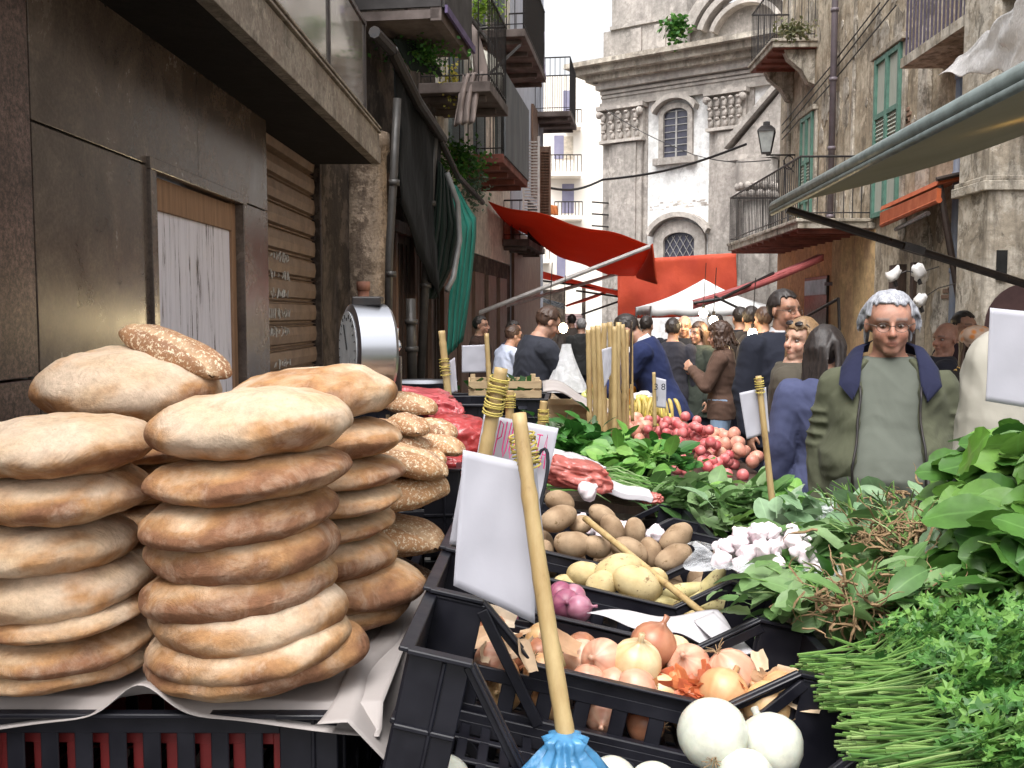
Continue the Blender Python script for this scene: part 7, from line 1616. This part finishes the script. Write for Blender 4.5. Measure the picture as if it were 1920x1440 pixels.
    base_c = np.array(SK[skin]); hb = np.array({'white': (.20, .17, .16), 'blond': (.16, .09, .05), 'grey': (.12, .09, .08)}.get(hair[0], (.03, .02, .015)))
    def cf(a):
        l = a @ inv[:3, :3].T + inv[:3, 3]; c = np.tile(base_c, (len(a), 1)); f_ = (l[:, 1] < -.03)
        def mixin(w, col_):
            nonlocal c
            w = np.clip(w, 0, 1)[:, None]; c = c * (1 - w) + np.array(col_) * w
        for sx in (-1, 1):
            mixin(.35 * np.exp(-(((l[:, 0] - sx * .04) / .022) ** 2 + ((l[:, 2] - .075) / .022) ** 2)) * f_, base_c * (1.15, .75, .7))
            bz = l[:, 2] - .138 - .10 * (.034 - np.abs(l[:, 0])) * 0; mixin(.85 * (np.abs(l[:, 0] - sx * .033) < .022) * np.exp(-((bz) / .005) ** 2) * f_, hb)
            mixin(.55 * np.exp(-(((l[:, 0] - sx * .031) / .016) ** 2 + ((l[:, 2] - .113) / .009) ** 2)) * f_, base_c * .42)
        mixin(.7 * np.exp(-((l[:, 0] / .021) ** 4 + ((l[:, 2] - .047) / .009) ** 2)) * (l[:, 1] < -.07), base_c * (.95, .55, .55)); mixin(.8 * np.exp(-((l[:, 0] / .020) ** 4 + ((l[:, 2] - .047) / .0022) ** 2)) * (l[:, 1] < -.07), base_c * .25)
        mixin(.25 * np.exp(-((l[:, 0] / .02) ** 2 + ((l[:, 2] - .085) / .018) ** 2)) * (l[:, 1] < -.08), base_c * (1.2, .75, .7))
        if not female: mixin(.18 * (l[:, 2] < .055) * (l[:, 2] > -.02) * f_, base_c * (.75, .75, .8))
        return c
    vcolor(me, cf); body = obj('body', me, t)
    for sx in (-1, 1):
        mb = MB(); c = hx((sx * .031, -.0672, .1125)); mb.ell(c, (.0115, .0115, .0060), HR, 12, 8); ey = mb.build('eye', M_EYEW, t, smooth=True, world=False)
        mb = MB(); mb.ell(c + HR @ Vector((0, -.0085, 0)), (.0050, .0042, .0048), HR, 10, 6); mb.build('iris', M_IRIS, ey, smooth=True, world=False)
    # ---- clothes
    tm = topmat or cloth('cloth_%d_%d_%d' % tuple(int(x * 500) for x in top[1]), top[1])
    lm = cloth('legs_%d_%d_%d' % tuple(int(x * 500) for x in legs), legs, .4, 6)
    mb = MB(); leg(mb, -1, .014, end=.075); leg(mb, 1, .014, end=.075); mb.loft([(.82, .16 * fat, .11 * fat, 0), (.90, (.182) * fat, .132 * fat + belly * .25, -belly * .2), (1.0, .172 * fat + belly * .2, .130 * fat + belly * .5, -belly * .4)], 24)
    jm = fuse(mb, voxel, 5, .5, 'trousers', lm); wrinkle(jm, .004, (7, 7, 9), 2); obj('trousers', jm, t)
    mb = MB()
    for sx in (-1, 1): mb.caps((sx * .105, .045, .05), (sx * .118, -.13, .038), .050, .040)
    me = fuse(mb, .009, 3, .5, 'shoes', M_SHOE); me.transform(Matrix.Translation((0, 0, .0))); obj('shoes', me, t)
    cth = .016 + (.012 if coat else 0)
    if open_jacket is None:
        mb = MB(); torso(mb, cth, .80, .02 if coat else 0, cloth_=True)
        if coat: mb.loft([(1.0 - coat, .19 * fat + .03, .14 * fat + .03, .0), (.85, .185 * fat + .02, .135 * fat + .02, 0), (.95, .175 * fat + cth, .125 * fat + cth, 0)], 24, T=None if lean < 10 else T)
        for k_ in 'LR': arm(mb, k_, cth + .004, end=.93)
        jm = fuse(mb, voxel, 5, .5, 'top', tm); wrinkle(jm, .0055, (7, 7, 12), px % 17); obj('jacket' if coat else 'top', jm, t)
    else:
        mb = MB(); torso(mb, .010, .80, cloth_=True); jm = fuse(mb, voxel, 4, .5, 'shirt', cloth('shirt_grey_green', (.118, .128, .108), .45, 5)); wrinkle(jm, .0035, (6, 6, 12), 9); obj('shirt', jm, t)
        mb = MB(); th_open = lambda z: (.50 + .10 * max(0, (1.3 - z)) + .22 * max(0, (z - 1.36) / .1)) * open_jacket
        def jf(u, v):
            z = .74 + (1.475 - .74) * v; a0 = th_open(z); th_ = -math.pi / 2 + a0 + (2 * math.pi - 2 * a0) * u
            kz = [(.74, .20, .155, 0), (.88, .195, .15, 0), (1.0, .19, .155, 0), (1.1, .185, .155, 0), (1.22, .19, .15, 0), (1.32, .195, .14, 0), (1.40, .185, .12, .005), (1.44, .14, .10, .01), (1.475, .085, .085, .012)]
            i = 0
            while i < len(kz) - 2 and z > kz[i + 1][0]: i += 1
            q = (z - kz[i][0]) / (kz[i + 1][0] - kz[i][0]); a = [kz[i][j] * (1 - q) + kz[i + 1][j] * q for j in range(4)]
            bl = belly * math.exp(-((z - 1.06) / .16) ** 2); rx_ = (a[1] * (fat * .7 + .3) + bl * .35 + .012) * (1 if abs(th_ - math.pi / 2) < 2.2 else 1.0); ry_ = a[2] * (fat * .7 + .3) + bl * .75 * max(0, -math.sin(th_)) + .012
            fold_ = .006 * math.sin(z * 34 + u * 9) + .008 * nz((u * 9, v * 7, 0), 1, 3)
            return T @ Vector(((rx_ + fold_) * math.cos(th_), a[3] + (ry_ + fold_) * math.sin(th_) - bl * .15, z))
        mb.sheet(jf, 70, 40, .026)
        for k_ in 'LR':
            e, w = A[k_]; mb.caps(sh[k_] - Vector((0, 0, .022)), e, .070, .068); mb.caps(e, e.lerp(w, .93), .072, .055)
            for q in (.08, .2, .27, .42, .5, .66, .78, .84, .95):
                c = e.lerp(w, q) + Vector((.006 * math.sin(q * 31), .004, 0)); mb.ell(c, (.066 - .010 * q, .070 - .012 * q, .016), None, 14, 6)
            for q in np.linspace(.45, .95, 4): mb.ell(sh[k_].lerp(e, q), (.082, .084, .018), None, 14, 6)
        jm = fuse(mb, .0080, 3, .5, 'jacket', tm); wrinkle(jm, .0065, (8, 8, 13), 3); obj('jacket', jm, t)
        # wide turned down collar
        for sx in (-1, 1):
            K_ = [Vector((sx * .052, .075, 1.535)), Vector((sx * .088, -.005, 1.515)), Vector((sx * .098, -.075, 1.455)), Vector((sx * .105, -.135, 1.375)), Vector((sx * .125, -.160, 1.325))]; O_ = [Vector((sx * .07, .115, 1.49)), Vector((sx * .150, .02, 1.475)), Vector((sx * .172, -.06, 1.435)), Vector((sx * .178, -.125, 1.375)), Vector((sx * .128, -.163, 1.318))]
            def cfn(u, v):
                x = u * 4; i = min(3, int(x)); q = x - i; a = K_[i].lerp(K_[i + 1], q); b = O_[i].lerp(O_[i + 1], q); p = a.lerp(b, v); p.z += .018 * math.sin(math.pi * v); return T @ p
            mb = MB(); mb.sheet(cfn, 20, 8, .007 * sx); mb.build('collar', cloth('navy_lining', (.018, .02, .045)), t, smooth=True, world=False)
            mb = MB(); Z = [Vector(jf(0 if sx > 0 else 1, v)) for v in np.linspace(0, .86, 16)]; mb.tube([p + Vector((0, -.012, 0)) for p in Z], .005, 6); mb.build('zip', M_IRON, t, smooth=True, world=False)
        mb = MB()
        for k_ in 'LR':
            pass
    if collar:
        for sx in (-1, 1):
            mb = MB(); mb.sheet(lambda u, v: T @ Vector((sx * (.058 + .018 * v) * math.sin(.3 + 2.5 * u), .012 - (.066 + .02 * v) * -math.cos(.3 + 2.5 * u) * 1.0, 1.50 - .045 * v + .012 * math.cos(.3 + 2.5 * u))), 14, 3, .004 * sx); mb.build('collar', cloth('collar_%d' % int(collar[0] * 100), collar), t, smooth=True, world=False)
    # ---- hair
    hk, hs_ = hair
    if hs_ != 'bald':
        mb = MB(); long_ = hs_ in ('long', 'bob', 'curly'); back = {'short': .075, 'swept': .055, 'long': .05, 'bob': .03, 'curly': .05}.get(hs_, .075); rgh = random.Random(int(px))
        thk = {'short': .009, 'swept': .008, 'long': .014, 'bob': .016, 'curly': .030}[hs_]
        def keep(l):
            l = Vector((l.x, l.y, l.z + .016 * nz((l.x, 0, l.y), 45, px)))
            hl = .200 if hs_ in ('short', 'swept') else .190
            front = l.y < -.028
            if front and l.z < hl - .5 * (-.028 - l.y) * .3: return False
            if -.028 <= l.y < .03 and l.z < (.135 if not long_ else .06) - (l.y) * .5: return False
            return l.z > back
        cap_ = MB(); cap_.ell((0, .012, .145), (.074 * fw + thk, .092 + thk, .092 + thk), None, 40, 28, fn=lambda v: v * (1 + .07 * nz((v.x * 2, v.y * .6, v.z * .6), 45, px) + (.10 * nz(v, 60, px) if hs_ == 'curly' else 0)))
        for f_ in cap_.f:
            cs_ = [Vector(cap_.v[i]) for i in f_]; c = sum(cs_, Vector()) / len(cs_)
            if keep(c): mb.prism([HT @ p for p in cs_], (HR @ (Vector((0, .012, .12)) - c)).normalized() * thk * 1.3)
        for i in range({'short': 60, 'swept': 130, 'long': 190, 'bob': 150, 'curly': 170}[hs_]):
            a = rgh.uniform(.0, math.pi) if not long_ else rgh.uniform(-.55, math.pi + .55); el = rgh.uniform(.1, 1.25); r_ = Vector((.078 * fw * math.cos(a) * math.cos(el), .096 * math.sin(a) * math.cos(el), .096 * math.sin(el))); p = Vector((0, .012, .145)) + r_ * 1.04
            if r_.y < -.03 and el < .85 and not long_: continue
            dn = Vector((r_.x * .5, r_.y * .5, -.06)).normalized()
            if hs_ == 'short': pts = [p, p + dn * .02]; w_ = .007
            elif hs_ == 'swept': pts = [p, p + Vector((r_.x * .25, .012, -.02)), p + Vector((r_.x * .38, .022, -.05)), p + Vector((r_.x * .30, .028, -.075 - .03 * rgh.random()))] if abs(a - math.pi / 2) > .1 else [p, p + dn * .04]; w_ = .010
            elif hs_ == 'curly': pts = [p + Vector((rgh.gauss(0, .012), rgh.gauss(0, .012), rgh.gauss(0, .012))) + Vector((r_.x * .2 * q, max(0, r_.y) * .2 * q, -.055 * q)) for q in range(4)]; w_ = .016
            else:
                Ln = .34 if hs_ == 'long' else .20; sx_ = math.copysign(1, p.x); e0 = Vector((sx_ * (.080 + rgh.uniform(0, .02)), p.y * .8 + .02, .07)); pts = [p, p.lerp(e0, .5) + Vector((sx_ * .014, .004, .02)), e0, e0 + Vector((sx_ * .012 * rgh.random(), .01 + .03 * rgh.random(), -Ln * rgh.uniform(.45, 1.0)))] ; w_ = .013
                if p.y > .05: e0 = Vector((p.x * 1.05, .115, .06)); pts = [p, p.lerp(e0, .5) + Vector((0, .012, .01)), e0, e0 + Vector((rgh.gauss(0, .012), .01, -Ln * rgh.uniform(.5, 1.0)))]
            k_ = len(pts); mb.tube([HT @ q for q in pts], [w_ * (1 - .55 * (j / max(1, k_ - 1))) for j in range(k_)], 6, flat=.6)
        if hs_ == 'swept':
            for i in range(90):
                sx_ = rgh.choice((-1, 1)); y_ = rgh.uniform(.03, .09); p = Vector((sx_ * (.080 - .35 * max(0, y_ - .05)), y_, rgh.uniform(.09, .17))); o_ = rgh.uniform(-.004, .006)
                pts = [p, p + Vector((sx_ * o_ * .5, .004, -.02)), p + Vector((sx_ * o_, .010, -.042)), p + Vector((sx_ * (o_ * 1.6), .018, -.050 - .03 * rgh.random()))]; mb.tube([HT @ q for q in pts], [.007, .007, .005, .002], 6, flat=.6)
        hm = fuse(mb, .0055 if voxel < .008 else .0075, 2, .5, 'hair', HM[hk]); obj('hair', hm, t)
    if glasses:
        mb = MB()
        for sx in (-1, 1): mb.tube([hx((sx * .032 + .023 * math.cos(a), -.094 + .004 * abs(math.cos(a)), .108 + .017 * math.sin(a))) for a in np.linspace(0, 6.283, 21)], .0013, 5); mb.tube([hx((sx * .055, -.090, .113)), hx((sx * .080 * fw, -.02, .118)), hx((sx * .078 * fw, .015, .115))], .0018, 5)
        mb.tube([hx((-.009, -.098, .112)), hx((0, -.102, .115)), hx((.009, -.098, .112))], .0012, 5); mb.build('glasses', M_GLASS, t, smooth=True, world=False)
    if extra == 'sunglasses':
        mb = MB()
        for sx in (-1, 1): mb.ell(hx((sx * .033, -.070, .208)), (.028, .007, .019), HR @ Euler((R(-48), 0, 0)).to_matrix(), 14, 8); mb.tube([hx((sx * .06, -.04, .21)), hx((sx * .092, .03, .15))], .003, 5)
        mb.build('sunglasses', mat('sunglass', (.02, .015, .015), rough=.1), t, smooth=True, world=False)
    return t

DK = (.018, .018, .022); NV = (.018, .022, .060)
# the white haired man close to the stall
person(1668, 3.72, 1.765, -17, 'white haired man in glasses and an open sage green jacket over a grey green shirt', topmat=cloth('sage_jacket', (.082, .086, .056), .55, 8), legs=(.02, .024, .05), hair=('white', 'swept'), skin='ruddy', fat=1.06, belly=.12, glasses=True, open_jacket=1.0, voxel=.007, shoulder=.99, head=(3, 4),
       arms={'R': ((-.228, .03, 1.12), (-.215, -.05, .87)), 'L': ((.222, .04, 1.13), (.215, .0, .88))})
# tall man in glasses
person(1468, 6.0, 1.83, 20, 'tall man in glasses and dark navy jacket behind the fair haired woman', top=('c', (.018, .020, .030)), hair=('dark', 'short'), skin='tan', glasses=True, coat=.2, head=(14, 0), collar=(.5, .5, .52))
# fair haired woman
person(1494, 5.15, 1.655, 62, 'fair haired woman with sunglasses on her head, looking left towards the stall', top=('c', (.075, .065, .05)), hair=('blond', 'long'), skin='light', female=True, coat=.15, head=(-120, 6), extra='sunglasses', arms={'R': ((-.23, -.05, 1.12), (-.12, -.22, 1.0))})
# dark haired woman in blue
person(1555, 4.45, 1.62, 178, 'long dark haired woman in a blue and navy pullover seen from behind', topmat=cloth('blue_pullover', (.06, .068, .13)), legs=(.07, .10, .17), hair=('dark', 'long'), skin='mid', female=True, coat=.12, head=(-45, 6), shoulder=1.05)
# woman in brown jacket and jeans
person(1355, 8.5, 1.60, 252, 'curly dark haired woman in brown jacket and jeans, hands near her face', top=('c', (.10, .06, .045)), legs=(.22, .30, .42), hair=('brown', 'curly'), skin='mid', female=True, head=(0, 8), arms={'L': ((.2, -.12, 1.12), (.06, -.28, 1.28)), 'R': ((-.2, -.10, 1.1), (-.08, -.27, 1.24))})
# navy suited man bending over the fruit
person(1250, 7.4, 1.76, 255, 'man in a navy suit jacket leaning left over the fruit', top=('c', (.022, .030, .085)), hair=('dark', 'short'), skin='tan', coat=.22, lean=22, head=(0, 25), collar=(.5, .55, .65), arms={'L': ((.18, -.32, 1.12), (.14, -.55, .98)), 'R': ((-.2, -.25, 1.08), (-.14, -.50, .98))})
person(1283, 10.2, 1.665, 345, 'balding man in a black jacket behind the navy suited man', top=('c', DK), hair=('grey', 'bald'), skin='mid', coat=.2)
person(1262, 9.6, 1.64, 160, 'dark haired man half hidden behind the navy suited man', top=('c', (.03, .03, .04)), hair=('dark', 'short'))
person(1312, 9.6, 1.60, 300, 'woman with long dark brown hair and a dark green coat in mid lane', top=('c', (.035, .042, .035)), hair=('brown', 'long'), female=True, coat=.3)
person(1408, 9.8, 1.76, 170, 'broad man in black with his back turned, under the white gazebo', top=('c', (.020, .017, .018)), hair=('dark', 'short'), coat=.3, fat=1.12)
person(1388, 10.6, 1.76, 190, 'dark haired person in black behind the man with his back turned', top=('c', DK), hair=('dark', 'short'), coat=.2)
person(1432, 9.5, 1.75, 200, 'dark clothed person between the bulbs and the tall man', top=('c', (.025, .022, .025)), hair=('brown', 'short'), coat=.25)
person(1186, 9.4, 1.60, 200, 'person in a white shirt behind the cane cluster', top=('c', (.55, .55, .56)), hair=('dark', 'short'))
person(1212, 11.5, 1.66, 150, 'dark dressed shopper far behind the suited man', top=('c', DK), hair=('dark', 'short'))
person(1345, 12.5, 1.68, 170, 'dark dressed shopper far back under the gazebo roof', top=('c', (.03, .03, .03)), hair=('dark', 'short'))
# leaning vendor
person(990, 7.4, 1.76, 112, 'vendor in a dark grey jacket leaning right over the stall', top=('c', (.030, .032, .042)), hair=('brown', 'short'), skin='mid', coat=.2, lean=11, head=(0, 15), fat=1.12, arms={'L': ((.16, -.30, 1.10), (.10, -.52, .90)), 'R': ((-.2, -.25, 1.10), (-.12, -.50, .92))})
person(938, 10.0, 1.58, 120, 'vendor in a pale blue shirt behind the dark jacketed one', top=('c', (.42, .46, .58)), hair=('brown', 'short'), skin='mid', lean=14, arms={'L': ((.2, -.25, 1.05), (.12, -.45, .88)), 'R': ((-.2, -.2, 1.05), (-.1, -.4, .9))})
person(962, 11.2, 1.60, 60, 'far vendor in dark blue between the pale shirt and the dark jacket', top=('c', (.03, .035, .06)), hair=('dark', 'short'))
person(900, 11.5, 1.66, 75, 'far dark haired figure above the blank grey card', top=('c', (.05, .03, .025)), hair=('dark', 'short'))
person(1090, 14.5, 1.62, 200, 'distant shopper in dark clothes left of the cane cluster', top=('c', (.03, .03, .03)), hair=('grey', 'short'))
person(1072, 17, 1.68, 200, 'farthest shopper in the middle of the lane', top=('c', (.12, .1, .09)), hair=('dark', 'short'))
# right side
person(1770, 6.6, 1.62, 75, 'bald man in dark clothes seen in profile right of the white haired man', top=('c', (.03, .03, .04)), hair=('grey', 'bald'), skin='ruddy', coat=.2, head=(-140, 0))
person(1806, 7.4, 1.70, 20, 'dark haired person behind the bald man', top=('c', (.04, .025, .03)), hair=('dark', 'short'))
ps = person(1832, 5.6, 1.60, 175, 'person in a black and yellow scarf and orange headscarf, back turned', topmat=None, top=('c', (.025, .022, .02)), hair=('brown', 'bob'), female=True)
k = N('patterned_knit'); mp = k.map((1, 1, 1)); wv_ = k.n('ShaderNodeTexWave'); wv_.inputs['Scale'].default_value = 14; wv_.inputs['Distortion'].default_value = 6; wv_.bands_direction = 'Z'; k.l(mp, 0, wv_, 0); r = k.ramp(wv_, [(.45, (.015, .012, .01)), (.55, (.55, .34, .10))]); k.color(r); k.set(Roughness=.9)
mb = MB(); mb.loft([(1.36, .17, .12, 0), (1.42, .16, .115, 0), (1.48, .10, .10, .0), (1.53, .085, .095, .0), (1.56, .06, .07, 0)], 24); me = fuse(mb, .008, 4, .5, 'scarf', k.m); obj('scarf', me, ps)
k = N('headscarf'); mp = k.map(); v_ = k.n('ShaderNodeTexVoronoi'); v_.inputs['Scale'].default_value = 22; k.l(mp, 0, v_, 0); r = k.ramp(v_, [(.2, (.62, .22, .05)), (.5, (.55, .38, .28))], 0); k.color(r); k.set(Roughness=.8)
mb = MB(); mb.ell((0, .01, 1.655), (.105, .12, .085), None, 24, 14); mb.ell((.06, .08, 1.68), (.05, .05, .05), None, 12, 8); me = fuse(mb, .008, 3, .5, 'headscarf', k.m); obj('headscarf', me, ps)
person(2010, 2.66, 1.92, 205, 'person in an off white jacket turned away at the right edge behind the blank card', topmat=cloth('off_white_jacket', (.34, .32, .275), .6, 6), hair=('dark', 'short'), skin='mid', coat=.12, fat=1.15, shoulder=1.3, voxel=.0075)
